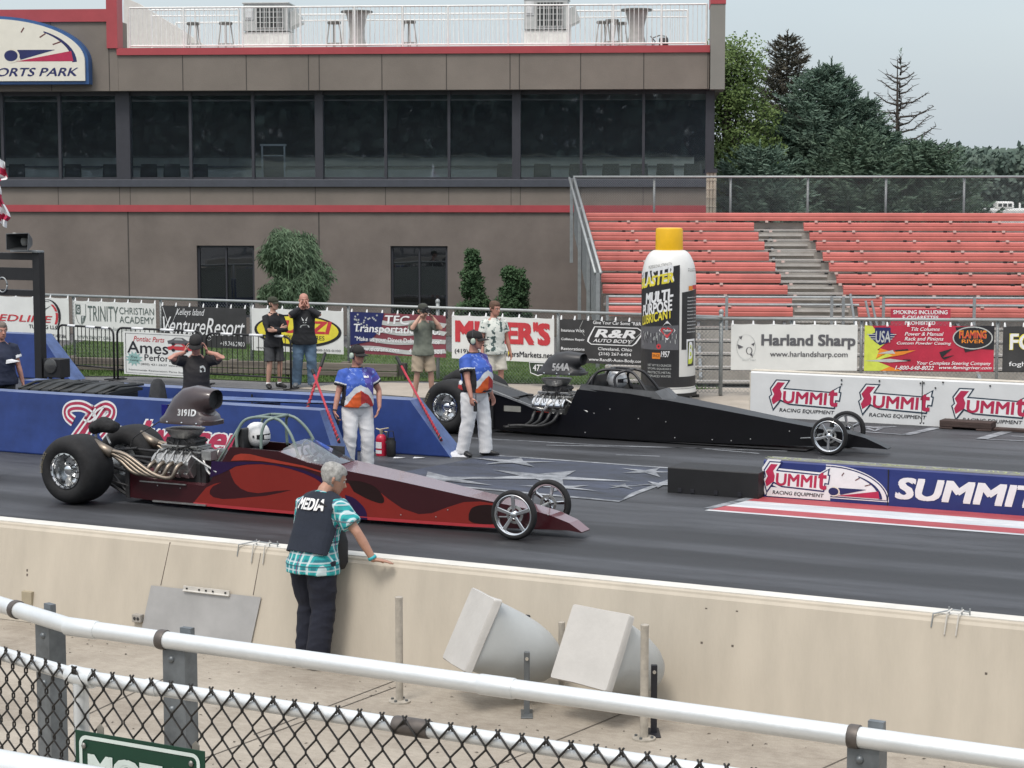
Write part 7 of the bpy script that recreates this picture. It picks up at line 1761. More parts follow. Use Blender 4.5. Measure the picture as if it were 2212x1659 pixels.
for u, v in ((555, 190), (1745, 410)): p = sq_(u, v); m.prism([(p[0] - .012, p[1] - .04), (p[0] + .012, p[1] - .04), (p[0] + .012, p[1] - .008), (p[0], p[1] + .003), (p[0] - .012, p[1] - .008)], lambda a, b, d: Vector((a, d, b)), .02, .024)
m.build('strap', mat('strap_tan', (0.30, 0.28, 0.24), .5, .3), t)
t = thing('handrail', 'thick white handrail crossing the bottom left corner', 'handrail', G(0, 1656, 2.95)); O = t.location.copy()
m = MB(); a = G(-420, 1578, 2.95) - O; b = G(420, 1734, 2.95) - O; m.tube([a, b], .031, 20); m.build('pipe', m_pipe, t, 50)
m = MB(); m.tube([b * .9 - Vector((0, 0, .03)), b * .9 - Vector((0, 0, 2.6))], .025, 12); m.build('post', m_pipe, t, 50)

# ================================================================== people
m_eye = mat('eye_white', (0.6, 0.58, 0.55), .3); m_iris = mat('iris_dark', (0.02, 0.015, 0.012), .2); m_lipc = mat('lip_colour', (0.30, 0.13, 0.11), .5)
SK = {'fair': mat('skin_fair', (0.50, 0.29, 0.215), .5, var=.07, vs=9), 'tan': mat('skin_tan', (0.40, 0.215, 0.15), .5, var=.08, vs=9), 'ruddy': mat('skin_ruddy', (0.45, 0.22, 0.165), .5, var=.1, vs=8)}
HEAD = [(0.0, .060, .022, .026), (.012, .052, .040, .042), (.035, .036, .062, .054), (.06, .022, .076, .061), (.09, .010, .088, .068), (.12, .002, .095, .073), (.15, -.004, .098, .075), (.18, -.007, .094, .072), (.205, -.010, .078, .060), (.222, -.012, .052, .040), (.232, -.012, .02, .016)]
def ik(a, b, l1, l2, pole):
    d = b - a; L_ = d.length
    if L_ > (l1 + l2) * .998: b = a + d * ((l1 + l2) * .998 / L_); d = b - a; L_ = d.length
    x = (l1 * l1 - l2 * l2 + L_ * L_) / (2 * L_); h = sqrt(max(0, l1 * l1 - x * x)); u = d.normalized(); p = Vector(pole); p = (p - u * p.dot(u)).normalized()
    return a + u * x + p * h, b
def hand(mb, wrist, fd, pn, s, curl=.5, thumb=1, grip=None):
    """palm and five separate fingers; fd finger direction, pn palm normal, thumb = side sign"""
    fd = fd.normalized(); pn = (pn - fd * pn.dot(fd)).normalized(); sd = fd.cross(pn) * thumb; k = s
    mb.tube([wrist, wrist + fd * .03 * k, wrist + fd * .06 * k, wrist + fd * .088 * k], [(.026 * k, .018 * k), (.034 * k, .017 * k), (.040 * k, .015 * k), (.039 * k, .012 * k)], 10, side=sd, round_end=True)
    for i, (o, ln) in enumerate(((.029, .070), (.010, .080), (-.010, .074), (-.028, .058))):
        p = wrist + fd * .086 * k + sd * (o * k); pts = [p - fd * .02 * k, p]; a = 0; d = fd.copy()
        for j, f in enumerate((.45, .32, .26)):
            a += curl * (.75 if j == 0 else 1.0) * (1 + .08 * i); d = (fd * cos(a) + pn * sin(a)); p = p + d * (ln * f * k * 1.08); pts.append(p)
        mb.tube(pts, [.0098 * k, .0098 * k, .0090 * k, .0083 * k, .0072 * k], 7, round_end=True)
    p = wrist + fd * .025 * k + sd * .028 * k; d0 = (sd * .75 + fd * .6 + pn * .25).normalized(); d1 = (sd * .25 + fd * .9 + pn * (.3 + curl * .4)).normalized(); mb.tube([p - sd * .012 * k, p + d0 * .035 * k, p + d0 * .035 * k + d1 * .032 * k, p + d0 * .035 * k + d1 * .056 * k], [.014 * k, .0125 * k, .0105 * k, .0085 * k], 8, round_end=True)
def person(label, loc, deg, H=1.78, skin='fair', g=1.0, b=0.0, lean=0.0, hyaw=0.0, hpitch=0.0, arms=None, feet=None, sleeve=.55, top=None, top_paint=None, bottom=None, shorts=False, baggy=1.0, shoe=None, hair=None, hairm=None, cap=None, hem=.86, vox=.010, collar=None, sock=None, fold=.006, neckz=0, flip=0):
    k = H / 1.78; t = thing('person', label, 'person', loc, deg); S = lambda p: Vector(p) * k
    cl_, sl_ = cos(lean), sin(lean)
    def up(p):
        x, y, z = p; z -= .95; return Vector((x * cl_ + z * sl_ if z > 0 else x, y, .95 + (z * cl_ - x * sl_ if z > 0 else z))) * k
    sk = SK[skin]; body = MB()
    HR = Matrix.Rotation(radians(hyaw), 3, 'Z') @ Matrix.Rotation(radians(hpitch) + lean * .35, 3, 'Y'); H0 = up((.012 + neckz, 0, 1.516 - neckz * .8)); hp = lambda x, y, z: H0 + HR @ (Vector((x, y, z)) * k * 1.06)
    # trunk under the clothes, neck
    body.tube([up((0, 0, .86)), up((b * .3, 0, 1.0)), up((b * .4, 0, 1.15)), up((0, 0, 1.32)), up((-.01, 0, 1.42)), up((-.01, 0, 1.47))], [(.15 * g * k, .10 * k), (.145 * g * k, (.10 + b * .4) * k), (.145 * g * k, (.10 + b * .4) * k), (.155 * k * g, .10 * k), (.13 * k, .075 * k), (.07 * k, .06 * k)], 14, side=(0, 1, 0))
    body.tube([up((-.012, 0, 1.42)), up((-.006, 0, 1.50)), hp(-.012, 0, .06)], [.066 * k * (.5 + .5 * g), .057 * k * (.6 + .4 * g), .056 * k], 12)
    V = []; n = 20
    for z, xc, rx, ry in HEAD:
        for j in range(n): q = 2 * pi * j / n; V.append(hp(xc + rx * cos(q), ry * sin(q) * (.55 + .45 * (.5 + .5 * g)) * 1.0, z))
    body.add(V, [(i * n + j, i * n + (j + 1) % n, (i + 1) * n + (j + 1) % n, (i + 1) * n + j) for i in range(len(HEAD) - 1) for j in range(n)] + [tuple(reversed(range(n))), tuple((len(HEAD) - 1) * n + j for j in range(n))])
    body.tube([hp(.090, 0, .128), hp(.104, 0, .10), hp(.116, 0, .082), hp(.100, 0, .072)], [.010 * k, .012 * k, .016 * k, .012 * k], 8, round_end=True)
    body.tube([hp(.075, -.045, .135), hp(.094, -.02, .137), hp(.094, .02, .137), hp(.075, .045, .135)], .010 * k, 8, round_end=True)
    body.tube([hp(.088, -.016, .048), hp(.094, 0, .050), hp(.088, .016, .048)], .010 * k, 8, round_end=True); body.ball(hp(.078, 0, .014), .020 * k, 8)
    for s in (-1, 1): body.tube([hp(-.008, s * .072, .080), hp(-.012, s * .082, .100), hp(-.014, s * .084, .122), hp(-.004, s * .074, .130)], [.009 * k, .013 * k, .014 * k, .009 * k], 8, round_end=True)
    # arms and hands
    A = arms or {}; sh = {}; sleeves = MB(); cuffs = []
    for s, nm in ((1, 'L'), (-1, 'R')):
        spec = A.get(nm, {}); sp = up((-.005, s * .170 * (.65 + .35 * g), 1.372)); tg = spec.get('to', (.06, s * .27 * (.7 + .3 * g), .80)); tg = Vector(tg) if spec.get('world') else S(tg)
        el, wr = ik(sp, tg, .285 * k, .255 * k, spec.get('pole', (-.6, s * .35, -.2))); sh[nm] = (sp, el, wr)
        body.tube([sp, sp.lerp(el, .5), el, el.lerp(wr, .35), wr], [.050 * k * g, .047 * k * (.5 + .5 * g), .040 * k, .041 * k, .028 * k], 12, round_end=True)
        fdir = Vector(spec['fd']) if 'fd' in spec else (wr - el).normalized(); pn = Vector(spec.get('pn', (0, -s, 0)))
        hand(body, wr, fdir, pn, k * spec.get('hs', 1.0), spec.get('curl', .35), spec.get('th', s * spec.get('tf', 1)))
    # legs
    F_ = feet or ((.03, .11, 8), (-.03, -.11, -8)); legs = []
    for (fx, fy, fa), s in zip(F_, (1, -1)):
        hipp = S((0, s * .09 * (.6 + .4 * g), .90)); an = S((fx - .02, fy, .085)); kn, an = ik(hipp, an, .413 * k, .413 * k, (1, s * .08, 0)); legs.append((hipp, kn, an, fa))
        body.tube([hipp, hipp.lerp(kn, .5), kn, kn.lerp(an, .3), kn.lerp(an, .62), an, an - Vector((0, 0, .05 * k))], [.080 * k, .068 * k, .052 * k, .054 * k, .046 * k, .035 * k, .034 * k], 12, round_end=True)
        q = radians(fa); d = Vector((cos(q), sin(q), 0)); body.tube([an + Vector((0, 0, -.045 * k)) - d * .03 * k, an + d * .10 * k + Vector((0, 0, -.055 * k))], [.03 * k, .024 * k], 8, round_end=True)
    me = remesh(body, vox * .72, 3, 'body'); me.materials.append(sk); link('body', me, t, True)
    # face
    for s in (-1, 1):
        m = MB(); c = hp(.083, s * .031, .116); m.ball(c, .0115 * k, 10, 0); m.ball(c + HR @ Vector((.0075 * k, 0, 0)), .0058 * k, 8, 1); m.build('eye', [m_eye, m_iris], t, True)
        m = MB(); m.tube([hp(.094, s * .014, .139), hp(.096, s * .032, .143), hp(.084, s * .050, .137)], .0042 * k, 6); m.build('eyebrow', hairm or m_iris, t, True)
    m = MB(); m.tube([hp(.094, -.020, .047), hp(.1015, 0, .049), hp(.094, .020, .047)], [.003 * k, .0055 * k, .003 * k], 6); m.build('mouth', m_lipc, t, True)
    # clothes
    def folds(me, amp, sc=(7, 7, 11), sd=0.0):
        nr = [(p.co.copy(), p.normal.copy()) for p in me.vertices]; out = []
        for c, nv in nr:
            zz = c.z + .55 * c.y + .3 * c.x; a = .55 - 1.7 * abs(noise.noise(Vector((c.x * sc[0] + sd, c.y * sc[1], zz * sc[2])))) + .45 * noise.noise(Vector((c.x * sc[0] * 2.3, c.y * sc[1] * 2.3 + sd, c.z * sc[2] * 2.1))); out += list(c + nv * (a * amp))
        me.vertices.foreach_set('co', out); me.update()
    if top:
        hq = .034 if hem < .9 else .006
        m = MB(); zs_ = [(hem, b * .2, .130 + hq, .174 + hq), (hem + .06, b * .3, .131 + hq, .174 + hq), (1.02, b * .55, .126, .168), (1.12, b * .65, .124, .166), (1.22, b * .45, .124, .170), (1.30, b * .1, .122, .174), (1.36, -.004, .106, .150), (1.405, -.010, .088, .112), (1.44, -.012, .074, .080), (1.468, -.012, .064, .062)]
        m.tube([up((x, 0, z)) for z, x, _, _ in zs_], [(ry * g * k, (rx * (.6 + .4 * g) + b * (.75 if .9 < z < 1.25 else .3 if z < 1.35 else 0)) * k) for z, x, rx, ry in zs_], 22, side=(0, 1, 0), sq=2.3)
        for nm in sh:
            sp, el, wr = sh[nm]; f = sleeve
            P = [sp + (up((0, 0, 1.40)) - sp) * .35, sp, sp.lerp(el, min(f, 1))] if f <= 1 else [sp + (up((0, 0, 1.40)) - sp) * .35, sp, sp.lerp(el, .5), el, el.lerp(wr, f - 1)]
            gg = .5 + .5 * g; R_ = [.070 * k * gg, .079 * k * gg, .080 * k * gg * (1.0 if f > 1 else 1.06)] if f <= 1 else [.064 * k * gg, .070 * k * gg, .066 * k * gg, .060 * k, .046 * k]
            m.tube(P, R_, 14)
        me = remesh(m, vox, 3, 'shirt'); folds(me, fold, (6, 6, 9), deg)
        mats_ = top if isinstance(top, list) else [top]
        for q in mats_: me.materials.append(q)
        if top_paint:
            inv = {nm: sh[nm] for nm in sh}
            me.polygons.foreach_set('material_index', [top_paint(p.center / k, inv, k) for p in me.polygons])
        shirt = link('shirt', me, t, True)
        if collar:
            m = MB(); m.tube([up((-.045, .055 * s_, 1.50)) if 0 else up((.062 * cos(q_) - .008, .068 * sin(q_), 1.458 + .012 * cos(q_ + pi))) for q_ in [radians(-150 + 300 * i / 20) + pi for i in range(21)]], [(.012 * k, .020 * k)] * 21, 6, side=(0, 0, 1)); m.build('collar', collar, t, True)
    if bottom:
        m = MB(); m.tube([S((0, 0, .80)), S((b * .1, 0, .87)), up((b * .25, 0, .965)), up((b * .3, 0, .99))], [(.155 * g * k, .115 * k), (.168 * g * k, (.122 + b * .4) * k), (.168 * g * k, (.120 + b * .6) * k), (.166 * g * k, (.116 + b * .6) * k)], 18, side=(0, 1, 0))
        for hipp, kn, an, fa in legs:
            gg = (.6 + .4 * g) * baggy
            if shorts: m.tube([hipp, hipp.lerp(kn, .5), hipp.lerp(kn, .93)], [.098 * k * gg, .098 * k * gg, .100 * k * gg], 16)
            else: m.tube([hipp, hipp.lerp(kn, .5), kn, kn.lerp(an, .5), an, an - Vector((0, 0, .045 * k))], [.098 * k * gg, .090 * k * gg, .076 * k * gg, .073 * k * gg, .072 * k * gg, .074 * k * gg], 16)
        me = remesh(m, vox, 3, 'trousers'); folds(me, fold * 1.35, (4, 4, 8), deg + 3); me.materials.append(bottom); link('shorts' if shorts else 'trousers', me, t, True)
    for hipp, kn, an, fa in legs:
        q = radians(fa); d = Vector((cos(q), sin(q), 0)); o = Vector((an.x, an.y, 0)); m = MB()
        R_ = [(-.085, .018, .030, .03), (-.07, .036, .046, .046), (-.02, .042, .052, .052), (.05, .043, .048, .048), (.11, .049, .036, .037), (.155, .045, .029, .030), (.185, .028, .020, .022), (.195, .008, .010, .016)]
        m.tube([o + d * x * k + Vector((0, 0, (z + .004) * k)) for x, _, z, _ in R_], [(w_ * k, z_ * k) for _, w_, z, z_ in R_], 12, side=(-d.y, d.x, 0), sq=2.8); sm = m.build('shoe', shoe or m_blk, t, True)
        for p in sm.data.vertices: p.co.z = max(p.co.z, .0)
        if sock: m = MB(); m.tube([an + Vector((0, 0, -.045 * k)), an + Vector((0, 0, .03 * k))], .042 * k, 12); m.build('sock', sock, t, True)
    # hair / cap
    def shellcap(fn_in, grow, name, mt, nz=0.0):
        V = []; n = 28
        HD = [h for h in HEAD if h[0] >= .03]
        for z, xc, rx, ry in HD:
            for j in range(n):
                q = 2 * pi * j / n; gq = grow if fn_in(q, z) else -.012; nn_ = nz * noise.noise(Vector((q * 5, z * 60, 1))) if gq > 0 else 0
                V.append(hp(xc + (rx + gq + nn_) * cos(q), (ry + gq + nn_) * sin(q), z + (max(0, gq) * .8 if z > .2 else 0)))
        kk = len(HD); m = MB(); m.add(V, [(i * n + j, i * n + (j + 1) % n, (i + 1) * n + (j + 1) % n, (i + 1) * n + j) for i in range(kk - 1) for j in range(n)] + [tuple(reversed(range(n))), tuple((kk - 1) * n + j for j in range(n))]); return m.build(name, mt, t, True)
    if hair == 'short': shellcap(lambda q, z: z > (.178 if abs(q if q < pi else q - 2 * pi) < .9 else .105 if abs(q if q < pi else q - 2 * pi) < 1.75 else .045), .011, 'hair', hairm, .010)
    if hair == 'stubble': shellcap(lambda q, z: z > (.3 if abs(q if q < pi else q - 2 * pi) < 1.3 else .07) and z < .17, .003, 'hair', hairm, .002)
    if hair == 'under_cap': shellcap(lambda q, z: (abs(q if q < pi else q - 2 * pi) > 1.5) and .05 < z < .19, .007, 'hair', hairm, .004)
    if cap:
        shellcap(lambda q, z: z > .145, .014, 'cap', cap, .002); c_ = [o for o in t.children if o.name.startswith('cap')][-1]
        m = MB(); V = []; nb = 12
        for r_ in (.0, .075):
            for i in range(nb + 1):
                q = radians(-68 + 136 * i / nb); V.append(hp((.100 + r_) * cos(q) - .004 + (.02 if r_ else 0), (.084 + r_ * .25) * sin(q), .150 - r_ * .25 - .018 * abs(sin(q)) ** 2))
        V += [p + HR @ Vector((0, 0, -.006 * k)) for p in V]; N2 = 2 * (nb + 1)
        F2 = [(i, i + 1, nb + 2 + i, nb + 1 + i) for i in range(nb)]; m.add(V, F2 + [tuple(N2 + q for q in reversed(f)) for f in F2] + [(nb + 1 + i, nb + 2 + i, N2 + nb + 2 + i, N2 + nb + 1 + i) for i in range(nb)]); m.build('brim', cap, c_, True)
    t_info = dict(hp=hp, sh=sh, up=up, k=k, HR=HR, legs=legs); return t, t_info
def headset(t, I, shellm, dark):
    hp, k, HR = I['hp'], I['k'], I['HR']
    hs = bpy.data.objects.new('headset', None); COL.objects.link(hs); hs.parent = t
    for s in (-1, 1):
        m = MB(); c = hp(-.004, s * .088, .105); ax = HR @ Vector((0, s, 0)); m.tube([c - ax * .012 * k, c + ax * .006 * k, c + ax * .024 * k, c + ax * .032 * k], [(.030 * k, .040 * k), (.036 * k, .046 * k), (.033 * k, .043 * k), (.018 * k, .026 * k)], 16, side=HR @ Vector((1, 0, 0))); m.build('ear_cup', shellm, hs, True)
        m = MB(); c2 = c - ax * .014 * k; m.tube([c2 - ax * .004 * k, c2 + ax * .010 * k], [(.038 * k, .048 * k)] * 2, 16, side=HR @ Vector((1, 0, 0))); m.build('cushion', dark, hs, True)
    m = MB(); m.tube([hp(-.02 - .085 * sin(a) * .9, -.10 * cos(a), .115 + .015 * sin(a)) for a in [pi * i / 14 for i in range(15)]], .007 * k, 6); m.tube([hp(-.01 - .01 * sin(a), -.098 * cos(a), .12 + .135 * sin(a)) for a in [pi * i / 14 for i in range(15)]], [(.009 * k, .004 * k)] * 15, 6); m.build('band', dark, hs, True)
    m = MB(); m.tube([hp(.02, .095, .085), hp(.07, .085, .055), hp(.112, .045, .046)], .004 * k, 6); m.ball(hp(.116, .03, .046), .011 * k, 8); m.build('microphone', dark, hs, True)
def glasses(t, I, m_):
    hp, k = I['hp'], I['k']; m = MB()
    for s in (-1, 1): P = [hp(.104, s * .008, .125), hp(.107, s * .030, .128), hp(.092, s * .056, .125), hp(.090, s * .054, .103), hp(.104, s * .030, .098), hp(.105, s * .010, .106)]; m.add(P + [p - I['HR'] @ Vector((.008 * k, 0, 0)) for p in P], [(0, 1, 2, 3, 4, 5), (11, 10, 9, 8, 7, 6)] + [(i, (i + 1) % 6, 6 + (i + 1) % 6, 6 + i) for i in range(6)]); m.tube([hp(.092, s * .056, .122), hp(.0, s * .082, .122)], .003 * k, 5)
    m.tube([hp(.106, -.01, .122), hp(.106, .01, .122)], .004 * k, 5); m.build('sunglasses', m_, t)
def in_frame(loc, deg, P): return Matrix.Rotation(-radians(deg), 3, 'Z') @ (Vector(P) - Vector(loc))

m_jean = mat('blue_denim', (0.085, 0.14, 0.21), .85, var=.3, vs=4, bump=.2, bs=60); m_wpant = mat('white_trousers', (0.70, 0.70, 0.71), .8, var=.05, vs=4, bump=.15, bs=14); m_khaki = mat('khaki_cotton', (0.36, 0.29, 0.21), .85, var=.1, vs=4); m_khakip = mat('pale_khaki_cotton', (0.55, 0.52, 0.45), .85, var=.08); m_dgrey = mat('charcoal_shorts', (0.05, 0.052, 0.056), .85, var=.2)
m_kcap = mat('black_cap_cloth', (0.016, 0.015, 0.015), .85, var=.2); m_shoek = mat('black_shoe_leather', (0.014, 0.014, 0.015), .45, var=.2); m_tee = mat('black_tee', (0.022, 0.020, 0.022), .85, var=.2, vs=5); m_hood = mat('black_hoodie', (0.014, 0.015, 0.018), .9, var=.2, vs=5); m_sun = mat('dark_lens', (0.02, 0.012, 0.012), .12); m_hs = mat('pale_green_shell', (0.42, 0.50, 0.42), .4, var=.1)
# crew shirt: blue with stars on top, white wave, orange and red below
def crew_mats():
    return [mat('crew_blue', (0.035, 0.095, 0.42), .7, var=.25, vs=6), mat('crew_violet', (0.075, 0.06, 0.30), .7, var=.2, vs=6), mat('crew_white', (0.58, 0.60, 0.62), .7, var=.06), mat('crew_orange', (0.62, 0.10, 0.02), .7, var=.15, vs=6), mat('crew_red', (0.40, 0.03, 0.03), .7, var=.2, vs=6), mat('crew_black', (0.014, 0.013, 0.016), .8), mat('crew_grey', (0.33, 0.35, 0.37), .7), mat('crew_star_blue', (0.20, 0.28, 0.60), .7)]
rs_ = random.Random(4); STARS = [(rs_.uniform(-.26, .26), rs_.uniform(1.18, 1.44), rs_.uniform(.008, .017)) for _ in range(34)]
def crew_paint(c, sh, k):
    x, y, z = c
    for nm in sh:
        sp, el, wr = [q / k for q in sh[nm]]; d = el - sp; f = (c - sp).dot(d) / d.length_squared; rad = ((c - sp) - d * f).length
        if f > .12 and rad < .13 and abs(y) > .19:
            if f > .52: return 5
            if f > .46: return 2
            return 0 if y < 0 or f < .2 else 1
    if z > 1.455: return 5
    if x < .0: return 0 if z > 1.08 else (2 if z > 1.02 else 4)
    a = abs(y + .01); wv = 1.25 - .85 * a - .02 * cos(y * 30); wb = wv - .075 - .05 * (a * 4)
    if z > wv:
        for sy, sz, sr in STARS:
            dy, dz = y - sy, z - sz; r = sqrt(dy * dy + dz * dz)
            if r < sr * (1.0 + .9 * cos(5 * atan2(dy, dz))) * .8: return 7
        return 0 if y < .05 else 1
    if z > wb: return 2
    hump = .975 - 1.8 * (y - .05) ** 2 * 4
    if z < hump: return 6
    return 3 if y < -.015 else 4
def cloth_patch(t, shirt_name, P, fn, m_, d, name, off=.005):
    s = [o for o in t.children if o.name.startswith(shirt_name)][0]; m = MB(); m.poly(P, fn); wrap(m, bvh_of(s), d, off, .5); return m.build(name, m_, s, fix=False)

# 1 man in the vest leaning on the near wall
loc = Vector(G(676, 1436)); deg = 55
hw = in_frame(loc, deg, G(806, 1208, ZT + .03)); hw2 = in_frame(loc, deg, NF.world(NF.loc_g(G(690, 1195, ZT)).x, y_n + .07, ZT + .04))
rx_w = Matrix.Rotation(-radians(deg), 3, 'Z')
nav = mat('navy_vest', (0.011, 0.016, 0.029), .85, var=.15, vs=5, bump=.15, bs=40)
def plaid():
    m = bpy.data.materials.new('teal_plaid'); m.use_nodes = True; nt = m.node_tree; bb = nt.nodes['Principled BSDF']; bb.inputs['Roughness'].default_value = .85; N = nt.nodes.new; L = nt.links.new
    tc = N('ShaderNodeTexCoord'); sp = N('ShaderNodeSeparateXYZ'); L(tc.outputs['Object'], sp.inputs[0])
    def M_(op, a, b_):
        n = N('ShaderNodeMath'); n.operation = op
        for i, q in enumerate((a, b_)):
            if q is None: continue
            if isinstance(q, (int, float)): n.inputs[i].default_value = q
            else: L(q, n.inputs[i])
        return n.outputs[0]
    def band(src, fr, ph, wd): return M_('LESS_THAN', M_('FRACT', M_('ADD', M_('MULTIPLY', src, fr), ph), None), wd)
    h = M_('ADD', sp.outputs[1], M_('MULTIPLY', sp.outputs[0], .8)); col = None
    def mixc(base, fac, c, amt):
        n = N('ShaderNodeMixRGB'); L(M_('MULTIPLY', fac, amt), n.inputs[0]); n.inputs[2].default_value = (*c, 1)
        if isinstance(base, tuple): n.inputs[1].default_value = (*base, 1)
        else: L(base, n.inputs[1])
        return n.outputs[0]
    c = mixc((0.03, 0.30, 0.33), band(h, 15, 0, .42), (0.01, 0.13, 0.17), .8); c = mixc(c, band(sp.outputs[2], 15, .2, .40), (0.02, 0.42, 0.40), .55)
    c = mixc(c, band(h, 15, .35, .25), (0.62, 0.68, 0.70), .75); c = mixc(c, band(sp.outputs[2], 15, .72, .20), (0.60, 0.66, 0.68), .6); c = mixc(c, band(h, 5.5, .7, .06), (0.16, 0.05, 0.16), .8); c = mixc(c, band(sp.outputs[2], 5.5, .3, .07), (0.02, 0.03, 0.06), .7)
    L(c, bb.inputs['Base Color']); return m
mp_ = plaid()
t, I = person('man in a navy vest over a teal plaid shirt leaning on the near wall', loc, deg, 1.76, 'tan', 1.15, .04, .34, -40, 14,
    {'R': dict(to=hw, world=True, pole=(-.5, -.6, .3), fd=rx_w @ Vector((.93, .12, -.16)), pn=(0, 0, -1), curl=.10, th=1), 'L': dict(to=hw2, world=True, pole=(-.2, .2, -1), fd=(1, .2, -.05), pn=(0, 0, -1), curl=.1, th=-1)},
    ((.06, .10, 6), (-.06, -.12, -12)), .72, mp_, None, mat('dark_navy_trousers', (0.007, 0.009, 0.020), .85, var=.15, vs=4, bump=.1, bs=30), baggy=1.28, shoe=m_shoek, hair='short', hairm=mat('silver_hair', (0.30, 0.295, 0.28), .8, var=.45, vs=28), hem=.79, vox=.0085, collar=mp_, fold=.008, neckz=.03)
m = MB(); up, k = I['up'], I['k']
zz_ = [(.925, 0, .152, .200), (1.02, .01, .150, .196), (1.14, .014, .147, .192), (1.26, .008, .142, .194), (1.345, -.004, .128, .192), (1.40, -.010, .110, .168), (1.438, -.014, .092, .128), (1.468, -.014, .078, .094)]
m.tube([up((x, 0, z)) for z, x, _, _ in zz_], [(ry * 1.17 * k, rx * 1.13 * k) for z, x, rx, ry in zz_], 26, side=(0, 1, 0), sq=2.4)
for s in (-1, 1): m.tube([up((-.01, s * .07, 1.43)), up((-.008, s * .155, 1.405))], [.066 * k, .060 * k], 14, round_end=True)
me = remesh(m, .0085, 3, 'vest')
bm = bmesh.new(); bm.from_mesh(me); kill = []
inv_lean = Matrix.Rotation(.34, 3, 'Y').inverted()
for f in bm.faces:
    c = f.calc_center_median() / k; q = Vector((c.x, c.y, c.z - .95)); ql = Matrix.Rotation(-.34, 3, 'Y') @ q; x, y, z = ql.x, ql.y, ql.z + .95
    arm = (abs(y) > .195 and (x - .01) ** 2 / .0095 + (z - 1.30) ** 2 / .016 < 1) or (abs(y) > .225 and z > 1.2)
    if arm or z < .94 or (y < -.05 and x > -.02 - .10 * max(0, (1.15 - z)) * 2 and z < 1.30) or x > .12: kill.append(f)
bmesh.ops.delete(bm, geom=kill, context='FACES'); bm.to_mesh(me); bm.free(); me.materials.append(nav); vest = link('vest', me, t, True)
nr = [(p.co.copy(), p.normal.copy()) for p in me.vertices]; me.vertices.foreach_set('co', [q for c, nv in nr for q in c + nv * (.006 * noise.noise(c * 6))])
so_ = vest.modifiers.new('solid', 'SOLIDIFY'); so_.thickness = .006
m = MB(); L0 = up((-.16, 0, 1.345)); m.text('MEDIA', -.138, -.048, .138, .042, lambda a, b_: L0 + Vector((0, -a, b_)), 0, .05, .05); wrap(m, bvh_of(vest), (1, 0, 0), .016, .6); m.build('lettering', m_white, vest, fix=False)
sp, el, wr = I['sh']['R']; d = (wr - el).normalized(); m = MB(); c = el.lerp(wr, .94); m.tube([c - d * .012, c + d * .012], .037, 14); m.build('wristband', mat('teal_band', (0.03, 0.35, 0.40), .5), t, True)
bagp = loc + Matrix.Rotation(radians(deg), 3, 'Z') @ Vector((.20, -.13, 0)); tb_ = thing('camera_bag', 'black camera bag hanging at the hip of the man in the vest', 'bag', bagp, deg)
m = MB(); m.tube([(0, 0, .80), (0, -.01, .85), (0, -.01, 1.02), (0, 0, 1.12)], [(.05, .03), (.075, .04), (.075, .042), (.05, .03)], 14, side=(1, 0, 0), sq=3.5); m.build('pouch', mat('black_nylon', (0.012, 0.012, 0.014), .7, var=.2), tb_, True); m = MB(); m.tube([(0, 0, 1.10), (-.06, -.035, 1.2), (-.15, -.03, 1.32), (-.22, .02, 1.38)], [(.014, .004)] * 4, 6); m.build('strap', m_blk, tb_, True)

# 2, 3 starters in crew shirts
loc = G(772, 1017)
t, I = person('starter in a blue star shirt facing us, one hand at his pocket', loc, -66, 1.77, 'ruddy', 1.30, .06, 0, 22, 6,
    {'R': dict(to=(.07, -.37, .80), pole=(-.8, -.3, 0), fd=(.25, .10, -1), pn=(.25, 1, 0), curl=.55, th=1), 'L': dict(to=(.12, .29, .90), pole=(-.6, .9, 0), fd=(.1, -.35, -1), pn=(-.1, -1, 0), curl=.2, th=-1)}, ((.02, .15, 28), (.02, -.14, -6)), .62, crew_mats(), crew_paint, m_wpant, baggy=1.12, shoe=m_shoek, hair='under_cap', hairm=mat('dark_brown_hair', (0.03, 0.02, 0.014), .8), cap=m_kcap, hem=.93, vox=.0095, collar=m_blk, fold=.007)
headset(t, I, m_hs, m_blk); glasses(t, I, mat('red_tint_lens', (0.06, 0.012, 0.01), .1))
def belt(t, I, b, g):
    up, k = I['up'], I['k']; m = MB(); m.tube([up((b * .45, 0, .925)), up((b * .45, 0, .96))], [((.168 * g + .008) * k, (.128 + b * .9) * k)] * 2, 26, side=(0, 1, 0)); m.build('belt', m_blk, t, True)
belt(t, I, .06, 1.30)
def badge_(t, I, y0, y1, z0, z1, m_): 
    k = I['k']; c = Vector((.5, 0, 0)); return cloth_patch(t, 'shirt', [(y0, z0), (y1, z0), (y1, z1), (y0, z1)], lambda a, b_: Vector((.2, a * k, b_ * k)), m_, (-1, 0, 0), 'name_patch')
badge_(t, I, .05, .13, 1.325, 1.352, m_white)
sp, el, wr = I['sh']['R']; d = (wr - el).normalized(); m = MB(); c = el.lerp(wr, .93); m.tube([c - d * .008, c + d * .008], .036, 12); m.build('wrist_strap', m_blk, t, True)
tr_ = loc + Matrix.Rotation(radians(-66), 3, 'Z') @ (wr + Vector((.045, .03, -.13))); q = thing('radio', 'small black switch box in the hand of the starter facing us', 'radio', tr_, -66); m = MB(); m.box(-.022, .022, -.016, .016, -.05, .05); m.build('case', m_grip, q, bevel=.006); m = MB(); m.tube([(0, 0, .05), (0, 0, .09)], .005, 6); m.build('aerial', m_grip, q)
loc = G(1024, 985)
